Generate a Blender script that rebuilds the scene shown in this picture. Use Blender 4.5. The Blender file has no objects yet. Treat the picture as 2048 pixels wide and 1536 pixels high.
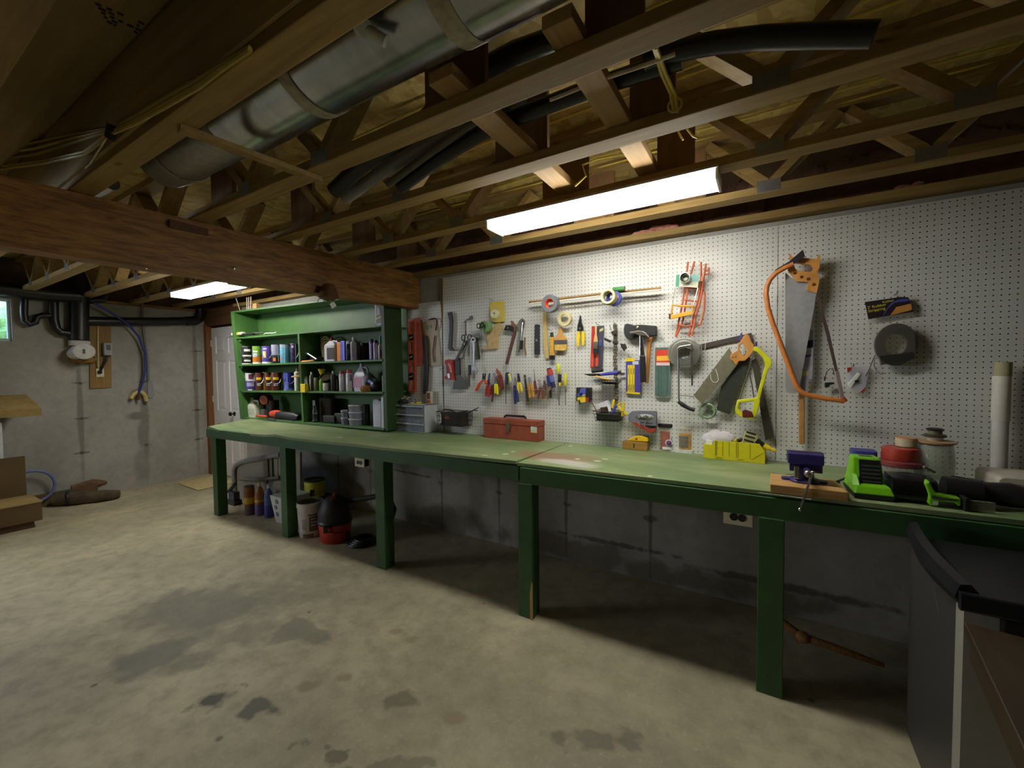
import bpy, math, random
from mathutils import Vector, Matrix, Euler
from mathutils.geometry import tessellate_polygon
random.seed(7)
S = bpy.context.scene
COL = S.collection
PI = math.pi
# ---------------------------------------------------------------- camera
F_PX, YAW, PITCH, ROLL = 838.7, math.radians(-31.15), math.radians(2.08), math.radians(0.58)
CAM = Vector((1.165, -2.805, 1.429))
def _cam_axes():
    cy, sy = math.cos(YAW), math.sin(YAW)
    f0, r0, u0 = Vector((sy, cy, 0)), Vector((cy, -sy, 0)), Vector((0, 0, 1))
    f = f0*math.cos(PITCH) - u0*math.sin(PITCH)
    d = -(f0*math.sin(PITCH) + u0*math.cos(PITCH))
    return r0*math.cos(ROLL) + d*math.sin(ROLL), d*math.cos(ROLL) - r0*math.sin(ROLL), f
RT, DN, FW = _cam_axes()
def at(px, py, X=None, Y=None, Z=None):
    """point of the photograph's sight line on a real plane of the room"""
    d = RT*((px-1024)/F_PX) + DN*((py-768)/F_PX) + FW
    for i, v in enumerate((X, Y, Z)):
        if v is not None:
            return CAM + d*((v-CAM[i])/d[i])
def ats(pts, **k): return [at(x, y, **k) for x, y in pts]
# ---------------------------------------------------------------- materials
def lin(c):
    c = c/255.0
    return c/12.92 if c <= 0.04045 else ((c+0.055)/1.055)**2.4
def rgb(c): return (lin(c[0]), lin(c[1]), lin(c[2]), 1)
class G:
    def __init__(s, name):
        s.m = bpy.data.materials.new(name); s.m.use_nodes = True
        s.t = s.m.node_tree; s.n = s.t.nodes; s.l = s.t.links
        s.b = s.n['Principled BSDF']
    def new(s, t, **k):
        n = s.n.new(t)
        for a, v in k.items(): setattr(n, a, v)
        return n
    def put(s, sock, v):
        if hasattr(v, 'is_output'): s.l.new(v, sock)
        else: sock.default_value = v
    def math(s, op, a, b=0.0, c=None):
        n = s.new('ShaderNodeMath', operation=op)
        s.put(n.inputs[0], a); s.put(n.inputs[1], b)
        if c is not None: s.put(n.inputs[2], c)
        return n.outputs[0]
    def mix(s, f, a, b):
        n = s.new('ShaderNodeMix', data_type='RGBA')
        s.put(n.inputs[0], f); s.put(n.inputs[6], a); s.put(n.inputs[7], b)
        return n.outputs[2]
    def pos(s): return s.new('ShaderNodeNewGeometry').outputs['Position']
    def obj(s): return s.new('ShaderNodeTexCoord').outputs['Object']
    def scale(s, v, sc, rot=(0, 0, 0)):
        n = s.new('ShaderNodeMapping'); s.l.new(v, n.inputs[0])
        n.inputs['Scale'].default_value = sc; n.inputs['Rotation'].default_value = rot
        return n.outputs[0]
    def noise(s, v, sc, det=4, rough=.55, dist=0):
        n = s.new('ShaderNodeTexNoise'); s.l.new(v, n.inputs['Vector'])
        n.inputs['Scale'].default_value = sc; n.inputs['Detail'].default_value = det
        n.inputs['Roughness'].default_value = rough; n.inputs['Distortion'].default_value = dist
        return n.outputs[0]
    def ramp(s, f, a, b):
        n = s.new('ShaderNodeMapRange'); s.put(n.inputs[0], f)
        n.inputs[1].default_value = a; n.inputs[2].default_value = b
        return n.outputs[0]
    def bump(s, h, st=.3, d=.005):
        n = s.new('ShaderNodeBump'); n.inputs['Strength'].default_value = st
        n.inputs['Distance'].default_value = d; s.l.new(h, n.inputs['Height'])
        s.l.new(n.outputs[0], s.b.inputs['Normal'])
    def done(s, col, rough=.6, metal=0.0, spec=None):
        s.put(s.b.inputs['Base Color'], col); s.put(s.b.inputs['Roughness'], rough)
        s.b.inputs['Metallic'].default_value = metal
        if spec is not None: s.b.inputs['Specular IOR Level'].default_value = spec
        return s.m
    def blobs(s, vec, lst, axes=(0, 1), wob=.12, wsc=6):
        """soft-edged stains: list of (u, v, ru, rv, angle, strength)"""
        nz = s.new('ShaderNodeTexNoise'); s.l.new(vec, nz.inputs['Vector'])
        nz.inputs['Scale'].default_value = wsc; nz.inputs['Detail'].default_value = 6
        sp = s.new('ShaderNodeSeparateXYZ'); s.l.new(vec, sp.inputs[0])
        u, v = sp.outputs[axes[0]], sp.outputs[axes[1]]
        w = s.math('MULTIPLY', s.math('SUBTRACT', nz.outputs[0], .5), wob)
        out = None
        for (cu, cv, ru, rv, an, st) in lst:
            ca, sa = math.cos(an), math.sin(an)
            du, dv = s.math('SUBTRACT', u, cu), s.math('SUBTRACT', v, cv)
            a = s.math('ADD', s.math('MULTIPLY', du, ca/ru), s.math('MULTIPLY', dv, sa/ru))
            b = s.math('ADD', s.math('MULTIPLY', du, -sa/rv), s.math('MULTIPLY', dv, ca/rv))
            r = s.math('SQRT', s.math('ADD', s.math('MULTIPLY', a, a), s.math('MULTIPLY', b, b)))
            r = s.math('ADD', r, s.math('MULTIPLY', w, 1.0/max(.02, min(ru, rv))))
            k = s.math('MULTIPLY', s.ramp(r, 1.1, .6), st)
            out = k if out is None else s.math('MAXIMUM', out, k)
        return out
_MC = {}
def mt(c, rough=.55, metal=0.0, var=.12, sc=30, bump=0.0, name='paint', spec=None):
    """plain painted / plastic / metal surface with slight procedural mottling"""
    key = (c, rough, metal, var, sc, bump, spec)
    if key in _MC: return _MC[key]
    g = G(name)
    n = g.noise(g.obj(), sc)
    a = tuple(max(0, x*(1-var)) for x in rgb(c)[:3])+(1,)
    b = tuple(min(1, x*(1+var)) for x in rgb(c)[:3])+(1,)
    if bump: g.bump(n, bump, .002)
    _MC[key] = g.done(g.mix(g.ramp(n, .3, .7), a, b), rough, metal, spec)
    return _MC[key]
def wood(c1, c2, axis='X', sc=9, rough=.7, knots=True):
    key = ('wood', c1, c2, axis, sc, rough)
    if key in _MC: return _MC[key]
    g = G('wood')
    s = {'X': (.06, 1, 1), 'Y': (1, .06, 1), 'Z': (1, 1, .06), 'A': (.35, .35, .35)}[axis]
    v = g.scale(g.pos(), s)
    n = g.noise(v, sc*4, 5, .6, .6)
    big = g.noise(g.pos(), 1.7, 2)
    col = g.mix(g.ramp(n, .3, .72), rgb(c1), rgb(c2))
    col = g.mix(g.math('MULTIPLY', g.ramp(big, .35, .7), .35), col, tuple(x*.55 for x in rgb(c2)[:3])+(1,))
    if knots:
        k = g.new('ShaderNodeTexVoronoi'); g.l.new(g.scale(g.pos(), {'X': (.45, 1, 1), 'Y': (1, .45, 1), 'Z': (1, 1, .45), 'A': (1, 1, 1)}[axis]), k.inputs['Vector'])
        k.inputs['Scale'].default_value = 7
        col = g.mix(g.math('MULTIPLY', g.ramp(k.outputs['Distance'], .12, .05), .55), col, rgb((52, 34, 20)))
    g.bump(n, .15, .002)
    _MC[key] = g.done(col, rough)
    return _MC[key]
def clear(c, a=.35, rough=.15, name='clear_plastic'):
    key = ('clear', c, a, rough)
    if key in _MC: return _MC[key]
    g = G(name)
    n = g.noise(g.obj(), 25)
    g.put(g.b.inputs['Alpha'], g.math('ADD', g.math('MULTIPLY', n, .2), a-.1))
    _MC[key] = g.done(rgb(c), rough)
    return _MC[key]
def emit(c, st, name='lamp_glow'):
    g = G(name)
    n = g.noise(g.obj(), 3)
    g.put(g.b.inputs['Emission Color'], g.mix(n, rgb(c), rgb((255, 255, 255))))
    g.b.inputs['Emission Strength'].default_value = st
    return g.done(rgb((235, 235, 235)), .4)
BLACK = mt((26, 26, 27), .45); BLACKR = mt((30, 30, 30), .75, var=.3); STEEL = mt((150, 150, 150), .35, .9)
CHROME = mt((215, 215, 220), .16, 1.0, .05); DSTEEL = mt((92, 92, 92), .42, .8, .2); IRON = mt((58, 54, 52), .55, .6, .25)
WHITE = mt((222, 222, 218), .5, var=.05); YELLOW = mt((224, 196, 36), .45, var=.07); RED = mt((176, 44, 36), .5)
ORANGE = mt((222, 88, 34), .5); BLUE = mt((50, 62, 150), .45); TANW = wood((206, 168, 108), (176, 132, 76), 'Z', 14, .6, False)
GREYP = mt((128, 128, 128), .55); GREENP = mt((60, 118, 62), .5)
# ---------------------------------------------------------------- meshes
class M:
    def __init__(s): s.v, s.f = [], []
    def add(s, vs, fs):
        o = len(s.v); s.v += [Vector(p) for p in vs]; s.f += [tuple(i+o for i in f) for f in fs]; return s
    def hexa(s, p):   # 8 corners: bottom ring 0-3, top ring 4-7
        return s.add(p, [(3, 2, 1, 0), (4, 5, 6, 7), (0, 1, 5, 4), (1, 2, 6, 5), (2, 3, 7, 6), (3, 0, 4, 7)])
    def box(s, x0, y0, z0, x1, y1, z1):
        return s.hexa([(x0, y0, z0), (x1, y0, z0), (x1, y1, z0), (x0, y1, z0), (x0, y0, z1), (x1, y0, z1), (x1, y1, z1), (x0, y1, z1)])
    def obox(s, c, size, rot=None):
        R = rot if rot is not None else Matrix.Identity(3)
        hx, hy, hz = size[0]/2, size[1]/2, size[2]/2
        P = [Vector(q) for q in ((-hx, -hy, -hz), (hx, -hy, -hz), (hx, hy, -hz), (-hx, hy, -hz), (-hx, -hy, hz), (hx, -hy, hz), (hx, hy, hz), (-hx, hy, hz))]
        return s.hexa([Vector(c)+R@q for q in P])
    def rbox(s, x0, y0, z0, x1, y1, z1, r=.01, n=3, axis='Z'):
        """box with its four edges along axis rounded"""
        lo, hi = (x0, y0, z0), (x1, y1, z1)
        k = 'XYZ'.index(axis); i, j = [(1, 2), (2, 0), (0, 1)][k]
        ring = []
        for (ci, cj, a0) in ((hi[i]-r, hi[j]-r, 0), (lo[i]+r, hi[j]-r, 1), (lo[i]+r, lo[j]+r, 2), (hi[i]-r, lo[j]+r, 3)):
            for q in range(n+1):
                a = (a0+q/n)*PI/2; ring.append((ci+r*math.cos(a), cj+r*math.sin(a)))
        def p(u, v, w):
            o = [0, 0, 0]; o[i], o[j], o[k] = u, v, w; return tuple(o)
        return s.prism([p(u, v, lo[k]) for u, v in ring], p(0, 0, hi[k]-lo[k]))
    def prism(s, poly, ext, holes=()):
        """planar polygon (with optional holes) pulled along the vector ext"""
        ext = Vector(ext); loops = [[Vector(p) for p in poly]]+[[Vector(p) for p in h] for h in holes]
        tris = tessellate_polygon(loops); flat = [p for L in loops for p in L]
        n = len(flat); fs = []
        if len(loops) == 1: fs += [tuple(range(n)), tuple(range(2*n-1, n-1, -1))]
        else:
            for t in tris: fs += [tuple(t), tuple(i+n for i in reversed(t))]
        o = 0
        for L in loops:
            m = len(L)
            for q in range(m):
                a, b = o+q, o+(q+1) % m; fs.append((a, b, b+n, a+n))
            o += m
        return s.add(flat+[p+ext for p in flat], fs)
    def plate(s, px, Y=-.02, t=.01, holes=()):
        return s.prism(ats(px, Y=Y), (0, t, 0), [ats(h, Y=Y) for h in holes])
    def tube(s, pts, r, seg=8, closed=False, flat=1.0, caps=True):
        pts = [Vector(p) for p in pts]; n = len(pts)
        rr = r if isinstance(r, (list, tuple)) else [r]*n
        T = []
        for i in range(n):
            a = pts[(i-1) % n] if (closed or i > 0) else pts[i]
            b = pts[(i+1) % n] if (closed or i < n-1) else pts[i]
            d = (b-a); T.append(d.normalized() if d.length > 1e-9 else Vector((0, 0, 1)))
        up = Vector((0, 1, 0)) if abs(T[0].y) < .9 else Vector((1, 0, 0))
        vs = []; N = None
        for i in range(n):
            N = (up-T[i]*up.dot(T[i])) if N is None else (N-T[i]*N.dot(T[i]))
            if N.length < 1e-6: N = T[i].orthogonal()
            N.normalize(); B = T[i].cross(N)
            for k in range(seg):
                a = 2*PI*k/seg
                vs.append(pts[i]+N*(math.cos(a)*rr[i]*flat)+B*(math.sin(a)*rr[i]))
        fs = []
        for i in range(n if closed else n-1):
            for k in range(seg):
                a, b = i*seg+k, i*seg+(k+1) % seg
                c, d = ((i+1) % n)*seg+(k+1) % seg, ((i+1) % n)*seg+k
                fs.append((a, b, c, d))
        if caps and not closed: fs += [tuple(range(seg))[::-1], tuple((n-1)*seg+k for k in range(seg))]
        return s.add(vs, fs)
    def lathe(s, prof, o=(0, 0, 0), ax=(0, 0, 1), seg=20, closed=False, sx=1.0):
        """profile [(radius, height)] turned about the axis ax through o"""
        o = Vector(o); ax = Vector(ax).normalized()
        u = Vector((1, 0, 0)) if abs(ax.x) < .9 else Vector((0, 1, 0))
        u = (u-ax*u.dot(ax)).normalized(); w = ax.cross(u); n = len(prof); vs = []
        for r, h in prof:
            for k in range(seg):
                a = 2*PI*k/seg; vs.append(o+ax*h+u*(r*math.cos(a)*sx)+w*(r*math.sin(a)))
        fs = []
        for i in range(n if closed else n-1):
            for k in range(seg):
                j = (i+1) % n
                fs.append((i*seg+k, i*seg+(k+1) % seg, j*seg+(k+1) % seg, j*seg+k))
        if not closed:
            fs += [tuple(range(seg))[::-1], tuple((n-1)*seg+k for k in range(seg))]
        return s.add(vs, fs)
    def ring(s, c, R, r, t, ax=(0, 1, 0), seg=24):
        """roll of tape: outer radius R, hole r, width t along ax, centred on c"""
        return s.lathe([(r, -t/2), (R*.98, -t/2), (R, -t/2+t*.06), (R, t/2-t*.06), (R*.98, t/2), (r, t/2)], c, ax, seg, True)
    def torus(s, c, R, r, ax=(0, 1, 0), seg=24, sec=6, a0=0, a1=2*PI):
        ax = Vector(ax).normalized(); u = Vector((1, 0, 0)) if abs(ax.x) < .9 else Vector((0, 0, 1))
        u = (u-ax*u.dot(ax)).normalized(); w = ax.cross(u); full = a1-a0 > 6.28
        P = [Vector(c)+u*R*math.cos(a0+(a1-a0)*k/seg)+w*R*math.sin(a0+(a1-a0)*k/seg) for k in range(seg if full else seg+1)]
        return s.tube(P, r, sec, full)
    def ball(s, c, rx, ry, rz, seg=14, rings=8, noise=0.0, seed=1):
        rd = random.Random(seed); vs = []; fs = []
        c = Vector(c)
        for i in range(rings+1):
            th = PI*i/rings
            for k in range(seg):
                ph = 2*PI*k/seg; q = 1+noise*(rd.random()-.5)*2
                vs.append(c+Vector((rx*math.sin(th)*math.cos(ph), ry*math.sin(th)*math.sin(ph), rz*math.cos(th)))*q)
        for i in range(rings):
            for k in range(seg):
                fs.append((i*seg+k, (i+1)*seg+k, (i+1)*seg+(k+1) % seg, i*seg+(k+1) % seg))
        return s.add(vs, fs)
    def bar(s, a, b, w, t, up=(0, 1, 0)):
        """straight bar from a to b: width w in the plane facing up, thickness t along up"""
        a, b = Vector(a), Vector(b); d = (b-a).normalized(); up = Vector(up)
        n = (up-d*up.dot(d)).normalized(); side = d.cross(n)
        q = [side*(w/2)+n*(t/2), -side*(w/2)+n*(t/2), -side*(w/2)-n*(t/2), side*(w/2)-n*(t/2)]
        return s.hexa([a+x for x in q]+[b+x for x in q])
# ---------------------------------------------------------------- objects
ALL = []
def mesh_obj(name, m, mat, parent=None, smooth=True, bevel=0.0):
    me = bpy.data.meshes.new(name); me.from_pydata([tuple(v) for v in m.v], [], m.f)
    import bmesh
    bm = bmesh.new(); bm.from_mesh(me)
    bmesh.ops.remove_doubles(bm, verts=bm.verts, dist=1e-6)
    bmesh.ops.recalc_face_normals(bm, faces=bm.faces); bm.to_mesh(me); bm.free()
    me.materials.append(mat)
    if smooth:
        me.polygons.foreach_set('use_smooth', [True]*len(me.polygons))
        me.set_sharp_from_angle(angle=math.radians(38))
    o = bpy.data.objects.new(name, me); COL.objects.link(o)
    if parent: o.parent = parent
    if bevel:
        b = o.modifiers.new('edge', 'BEVEL'); b.width = bevel; b.segments = 2; b.limit_method = 'ANGLE'
    return o
class Thing:
    """an Empty at the thing's base that parents its parts"""
    def __init__(s, name, label, cat, group=None):
        s.o = bpy.data.objects.new(name, None); COL.objects.link(s.o); s.o.empty_display_size = .05
        s.o['label'] = label; s.o['category'] = cat
        if group: s.o['group'] = group
        ALL.append(s.o)
    def part(s, name, m, mat, smooth=True, bevel=0.0, parent=None, label=None, kind=None):
        o = mesh_obj(name, m, mat, parent or s.o, smooth, bevel)
        if label: o['label'] = label
        if kind: o['kind'] = kind
        return o
def one(name, label, cat, m, mat, group=None, smooth=True, bevel=0.0, kind=None):
    """a thing that is a single mesh"""
    o = mesh_obj(name, m, mat, None, smooth, bevel)
    o['label'] = label; o['category'] = cat
    if group: o['group'] = group
    if kind: o['kind'] = kind
    ALL.append(o)
    return o
def struct(name, m, mat, parent=None, smooth=False, bevel=0.0, label=None):
    o = mesh_obj(name, m, mat, parent, smooth, bevel)
    if parent is None:
        o['kind'] = 'structure'; o['category'] = name.split('_')[0]
        if label: o['label'] = label
        ALL.append(o)
    return o
def settle():
    """put every origin at its object's base"""
    for o in ALL:
        kids = [c for c in o.children_recursive if c.type == 'MESH']+([o] if o.type == 'MESH' else [])
        P = [v.co for k in kids for v in k.data.vertices]
        lo = Vector([min(p[i] for p in P) for i in range(3)]); hi = Vector([max(p[i] for p in P) for i in range(3)])
        c = Vector(((lo.x+hi.x)/2, (lo.y+hi.y)/2, lo.z))
        for k in kids: k.data.transform(Matrix.Translation(-c))
        o.location = c
def arc(cx, cy, rx, ry, a0=0, a1=360, n=20):
    return [(cx+rx*math.cos(math.radians(a0+(a1-a0)*i/n)), cy+ry*math.sin(math.radians(a0+(a1-a0)*i/n))) for i in range(n if abs(a1-a0) == 360 else n+1)]
# ================================================================ the setting
ZT = 2.283          # underside of the floor trusses
ZC = 2.64           # subfloor
XL, XR, YF = -5.5, 3.3, -6.4
BENCH = .89
def fl(px, py, hw, hh, st, an=None):
    """floor stain: centre and half sizes read in the photograph, laid out on the floor"""
    c = at(px, py, Z=0); du = at(px+hw, py, Z=0)-c; dv = at(px, py+hh, Z=0)-c
    return (c.x, c.y, max(.03, du.length), max(.03, dv.length*.8), math.atan2(du.y, du.x), st)
g = G('floor_concrete')
P = g.pos()
n1, n2, n3 = g.noise(P, 1.1, 5, .6, .4), g.noise(P, 9, 6, .65), g.noise(P, 60, 4)
n0 = g.noise(P, .55, 3, .5, .5)
col = g.mix(g.ramp(n1, .35, .68), rgb((158, 150, 124)), rgb((200, 190, 158)))
col = g.mix(g.math('MULTIPLY', g.ramp(n2, .42, .7), .5), col, rgb((116, 106, 82)))
col = g.mix(g.math('MULTIPLY', g.ramp(n0, .45, .62), .4), col, rgb((124, 116, 94)))
col = g.mix(g.math('MULTIPLY', g.ramp(n3, .56, .75), .2), col, rgb((215, 208, 186)))
st = g.blobs(P, [fl(400, 1215, 150, 60, .62), fl(330, 1315, 75, 45, .7), fl(560, 1190, 120, 40, .45), fl(600, 1268, 70, 26, .6), fl(470, 1275, 90, 40, .5), fl(640, 1150, 90, 25, .35),
                fl(700, 1250, 40, 16, .35)], (0, 1), .5, 5)
col = g.mix(st, col, rgb((104, 104, 92)))
st = g.blobs(P, [fl(430, 1397, 32, 24, 1), fl(525, 1412, 38, 26, .9), fl(690, 1510, 34, 12, .7), fl(640, 1490, 45, 14, .6), fl(800, 1400, 36, 26, .6), fl(1210, 1480, 80, 30, .55), fl(770, 1530, 90, 14, .5)], (0, 1), .24, 9)
col = g.mix(st, col, rgb((78, 76, 62)))
st = g.blobs(P, [fl(908, 1434, 27, 20, .8), fl(615, 1371, 26, 15, .9), fl(692, 1357, 20, 10, .7), fl(820, 1278, 20, 12, .6), fl(790, 1262, 16, 8, .5)], (0, 1), .06, 12)
col = g.mix(st, col, rgb((136, 122, 92)))
v = g.new('ShaderNodeTexVoronoi'); g.l.new(P, v.inputs['Vector']); v.inputs['Scale'].default_value = 3.2
col = g.mix(g.math('MULTIPLY', g.ramp(v.outputs['Distance'], .055, .03), .7), col, rgb((84, 74, 58)))
g.bump(n2, .12, .004)
FLOOR = g.done(col, g.math('ADD', g.math('MULTIPLY', n1, .3), .45))
struct('floor', M().box(XL-.3, YF-.3, -.12, XR+.3, .35, 0), FLOOR)
# ---- poured concrete
def concrete(name, seams, ties, axes, extra=(), dark=()):
    g = G(name); P = g.pos()
    n1, n2, n3 = g.noise(P, 1.6, 5, .6, .3), g.noise(P, 14, 5, .6), g.noise(P, 90, 2)
    col = g.mix(g.ramp(n1, .3, .7), rgb((146, 143, 136)), rgb((176, 173, 166)))
    col = g.mix(g.math('MULTIPLY', g.ramp(n2, .45, .7), .25), col, rgb((120, 116, 106)))
    col = g.mix(g.math('MULTIPLY', g.ramp(n3, .68, .74), .45), col, rgb((84, 82, 78)))
    if seams: col = g.mix(g.blobs(P, seams, axes, .03, 8), col, rgb((92, 88, 78)))
    if ties: col = g.mix(g.blobs(P, ties, axes, .05, 16), col, rgb((66, 62, 54)))
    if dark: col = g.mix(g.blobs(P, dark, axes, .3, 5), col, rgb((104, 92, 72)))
    g.bump(n2, .2, .004)
    return g.done(col, .85)
def lw(px, py): return at(px, py, X=XL)
seams, ties = [], []
for px, y0, y1, w in ((158, 700, 960, .03), (284, 600, 960, .05), (389, 600, 935, .03)):
    a, b = lw(px-4, y0), lw(px+(10 if px < 300 else 9), y1)
    seams.append(((a.y+b.y)/2, (a.z+b.z)/2, w, abs(a.z-b.z)/2*1.05, 0, .55))
    for q in ((766, 837, 906) if px < 200 else (636, 700, 764, 890) if px < 300 else (702, 761, 820, 878)):
        c = lw(px+(q-y0)*.03, q); ties.append((c.y, c.z, .06, .012, 0, .6)); ties.append((c.y, c.z, .02, .02, 0, .8))
for px, py, a, b, s in ((275, 790, .09, .08, .7), (276, 832, .12, .06, .65), (284, 870, .05, .2, .55), (284, 930, .09, .25, .35)):
    c = lw(px, py); seams.append((c.y, c.z, a, b, 0, s))
LWALL = concrete('end_wall_concrete', seams, ties, (1, 2))
seams = []; ties = []
for px in (884, 998, 1132, 1301, 678, 742):
    c = at(px, 1000, Y=.03); seams.append((c.x, .45, .014, .5, 0, .7)); ties.append((c.x, .42, .05, .02, 0, .6))
ties.append((at(830, 1000, Y=.03).x, .46, .3, .012, -.04, .7)); ties.append((at(1230, 1090, Y=.03).x, .2, .4, .02, .0, .7)); ties.append((1.3, .16, .5, .025, 0, .7))
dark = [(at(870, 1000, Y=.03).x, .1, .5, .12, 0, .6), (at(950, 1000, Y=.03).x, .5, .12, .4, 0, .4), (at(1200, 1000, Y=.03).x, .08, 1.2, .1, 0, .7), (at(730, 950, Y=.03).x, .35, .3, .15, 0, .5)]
BWALL = concrete('long_wall_concrete', seams, ties, (0, 2), dark=dark)
WT = 2.245
struct('wall_back', M().box(-4.58, .03, 0, XR+.2, .28, WT), BWALL)
# end wall round the basement window
W0, W1 = -2.62, lw(23, 640).y
WZ0, WZ1 = lw(23, 683).z, lw(20, 598).z
m = M().box(XL-.25, YF, 0, XL, W0, WT).box(XL-.25, W1, 0, XL, .3, WT).box(XL-.25, W0, 0, XL, W1, WZ0).box(XL-.25, W0, WZ1, XL, W1, WT)
struct('wall_left', m, LWALL)
PLAIN = mt((122, 114, 98), .9, 0, .2, 3, .2, 'dim_wall')
struct('wall_front', M().box(XL-.25, YF-.25, 0, XR+.2, YF, ZC), PLAIN)
struct('wall_right', M().box(XR, YF, 0, XR+.2, .03, ZC), PLAIN)
PINE = wood((166, 138, 80), (130, 100, 50), 'X', 8)
PINEY = wood((170, 134, 84), (136, 98, 54), 'Y', 8)
DWOOD = wood((112, 74, 40), (78, 50, 26), 'X', 8)
DWOODZ = wood((150, 100, 52), (112, 72, 36), 'Z', 8)
struct('trim_1', M().box(-4.6, -.06, WT, XR, .09, ZT), PINE)                     # sill plate on the long wall
struct('trim_2', M().box(XL-.2, YF, WT, XL-.02, .1, ZT), PINEY)
RIM = mt((86, 66, 44), .8, var=.3, sc=6, name='rim_board')
struct('trim_3', M().box(XL-.2, .1, ZT, XR, .13, ZC), RIM)
struct('trim_4', M().box(XL-.2, YF, ZT, XL-.1, .1, ZC), RIM)
# ---- subfloor
g = G('osb'); P = g.pos()
v1 = g.new('ShaderNodeTexVoronoi'); g.l.new(g.scale(P, (1, .55, 1), (0, 0, .4)), v1.inputs['Vector']); v1.inputs['Scale'].default_value = 26
v2 = g.new('ShaderNodeTexVoronoi'); g.l.new(g.scale(P, (.5, 1, 1), (0, 0, -.7)), v2.inputs['Vector']); v2.inputs['Scale'].default_value = 30
sp = g.new('ShaderNodeSeparateColor'); g.l.new(v1.outputs['Color'], sp.inputs[0])
s2 = g.new('ShaderNodeSeparateColor'); g.l.new(v2.outputs['Color'], s2.inputs[0])
col = g.mix(sp.outputs[0], rgb((172, 146, 80)), rgb((212, 190, 118)))
col = g.mix(g.math('MULTIPLY', s2.outputs[0], .45), col, rgb((152, 120, 60)))
g.bump(g.noise(P, 40), .2, .002)
OSB = g.done(col, .75)
struct('ceiling', M().box(XL-.3, -2.06, ZC, XR+.2, .3, ZC+.02), OSB)
PLY = wood((176, 152, 98), (146, 120, 72), 'X', 4, .8, False)
cp = struct('ceiling_plywood', M().box(XL-.3, YF-.3, ZC, XR+.2, -2.06, ZC+.02), PLY)
# ---- built-up beam crossing the room and carrying the trusses
g = G('beam_strands'); P = g.pos()
n = g.noise(g.scale(P, (1, .12, 1), (.25, 0, 0)), 44, 6, .65, .8); n2 = g.noise(g.scale(P, (1, .2, 1), (-.3, 0, 0)), 15, 3)
col = g.mix(g.ramp(n, .35, .66), rgb((112, 76, 34)), rgb((178, 128, 64)))
col = g.mix(g.math('MULTIPLY', g.ramp(n2, .5, .7), .5), col, rgb((80, 52, 24)))
g.bump(n, .2, .002)
BEAMM = g.done(col, .55)
def bx(y): return -1.5+.055*y
zb = 1.978
m = M().hexa([(bx(YF)-.13, YF, zb-.0), (bx(YF), YF, zb), (bx(.02), .02, zb), (bx(.02)-.13, .02, zb), (bx(YF)-.13, YF, ZT-.002), (bx(YF), YF, ZT-.002), (bx(.02), .02, ZT-.002), (bx(.02)-.13, .02, ZT-.002)])
beam = struct('beam', m, BEAMM, bevel=.004, label='thick brown strand-lumber beam crossing the room under the trusses')
for px, py in ((470, 536), (503, 515), (300, 535), (310, 505), (340, 514), (578, 527)):
    c = at(px, py, X=bx(-1.2)); c.x = bx(c.y)
    big = px == 470
    mesh_obj('bolt_head', M().lathe([(.012 if big else .004, -.002), (.012 if big else .004, .004), (.006 if big else .002, .008)], c, (1, -.055, 0), 10), CHROME, beam)
c = at(405, 461, X=bx(-1.3)); c.x = bx(c.y)
mesh_obj('patch', M().obox(c+Vector((.001, 0, 0)), (.006, .3, .045), Matrix.Rotation(.055, 3, 'Z')), DWOOD, beam)
# ---- door in the corner
DX0, DX1, DZ = -5.42, -4.62, 2.03
DOORM = mt((226, 226, 230), .45, var=.03)
m = M().box(DX0, .05, .01, DX1, .075, DZ)
def stile(m, x0, z0, x1, z1): m.box(x0, .038, z0, x1, .052, z1)
W = DX1-DX0
for (x0, z0, x1, z1) in ((0, .01, .11, DZ), (W-.11, .01, W, DZ), (W/2-.05, .01, W/2+.05, DZ), ):
    stile(m, DX0+x0, z0, DX0+x1, z1)
for xa, xb in ((.11, W/2-.05), (W/2+.05, W-.11)):
    for z0, z1 in ((.01, .2), (.72, .9), (1.58, 1.68), (DZ-.12, DZ)): stile(m, DX0+xa, z0, DX0+xb, z1)
for x0, x1 in ((.13, W/2-.07), (W/2+.07, W-.13)):
    for z0, z1 in ((.22, .7), (.92, 1.56), (1.7, DZ-.14)):
        m.hexa([(DX0+x0, .051, z0), (DX0+x1, .051, z0), (DX0+x1, .051, z1), (DX0+x0, .051, z1), (DX0+x0+.03, .042, z0+.03), (DX0+x1-.03, .042, z0+.03), (DX0+x1-.03, .042, z1-.03), (DX0+x0+.03, .042, z1-.03)])
door = struct('door_1', m, DOORM, label='white six-panel door beside the end of the green bench')
hp = at(463, 828, Y=.0)
mesh_obj('door_knob', M().lathe([(.03, 0), (.03, .008), (.011, .012), (.011, .035), (.026, .045), (.028, .06), (.018, .07)], (hp.x, .04, hp.z), (0, -1, 0), 14), mt((60, 56, 54), .3, .9), door)
for z in (.25, 1.05, 1.82): mesh_obj('hinge', M().box(DX0-.012, .028, z-.045, DX0+.002, .038, z+.045), mt((206, 204, 196), .4), door)
struct('trim_5', M().box(XL-.0, -.02, 0, DX0-.012, .1, DZ+.05), DWOODZ)
struct('trim_6', M().box(DX1+.012, .02, 0, DX1+.06, .1, DZ+.05), mt((206, 204, 198), .6))
struct('trim_7', M().box(XL, -.01, DZ+.03, -4.58, .1, ZT), DWOOD)
struct('trim_8', M().box(XL, .101, 0, -4.585, .12, ZT), DWOOD)  # added board behind the door, stops sky light leaking over its top
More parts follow.
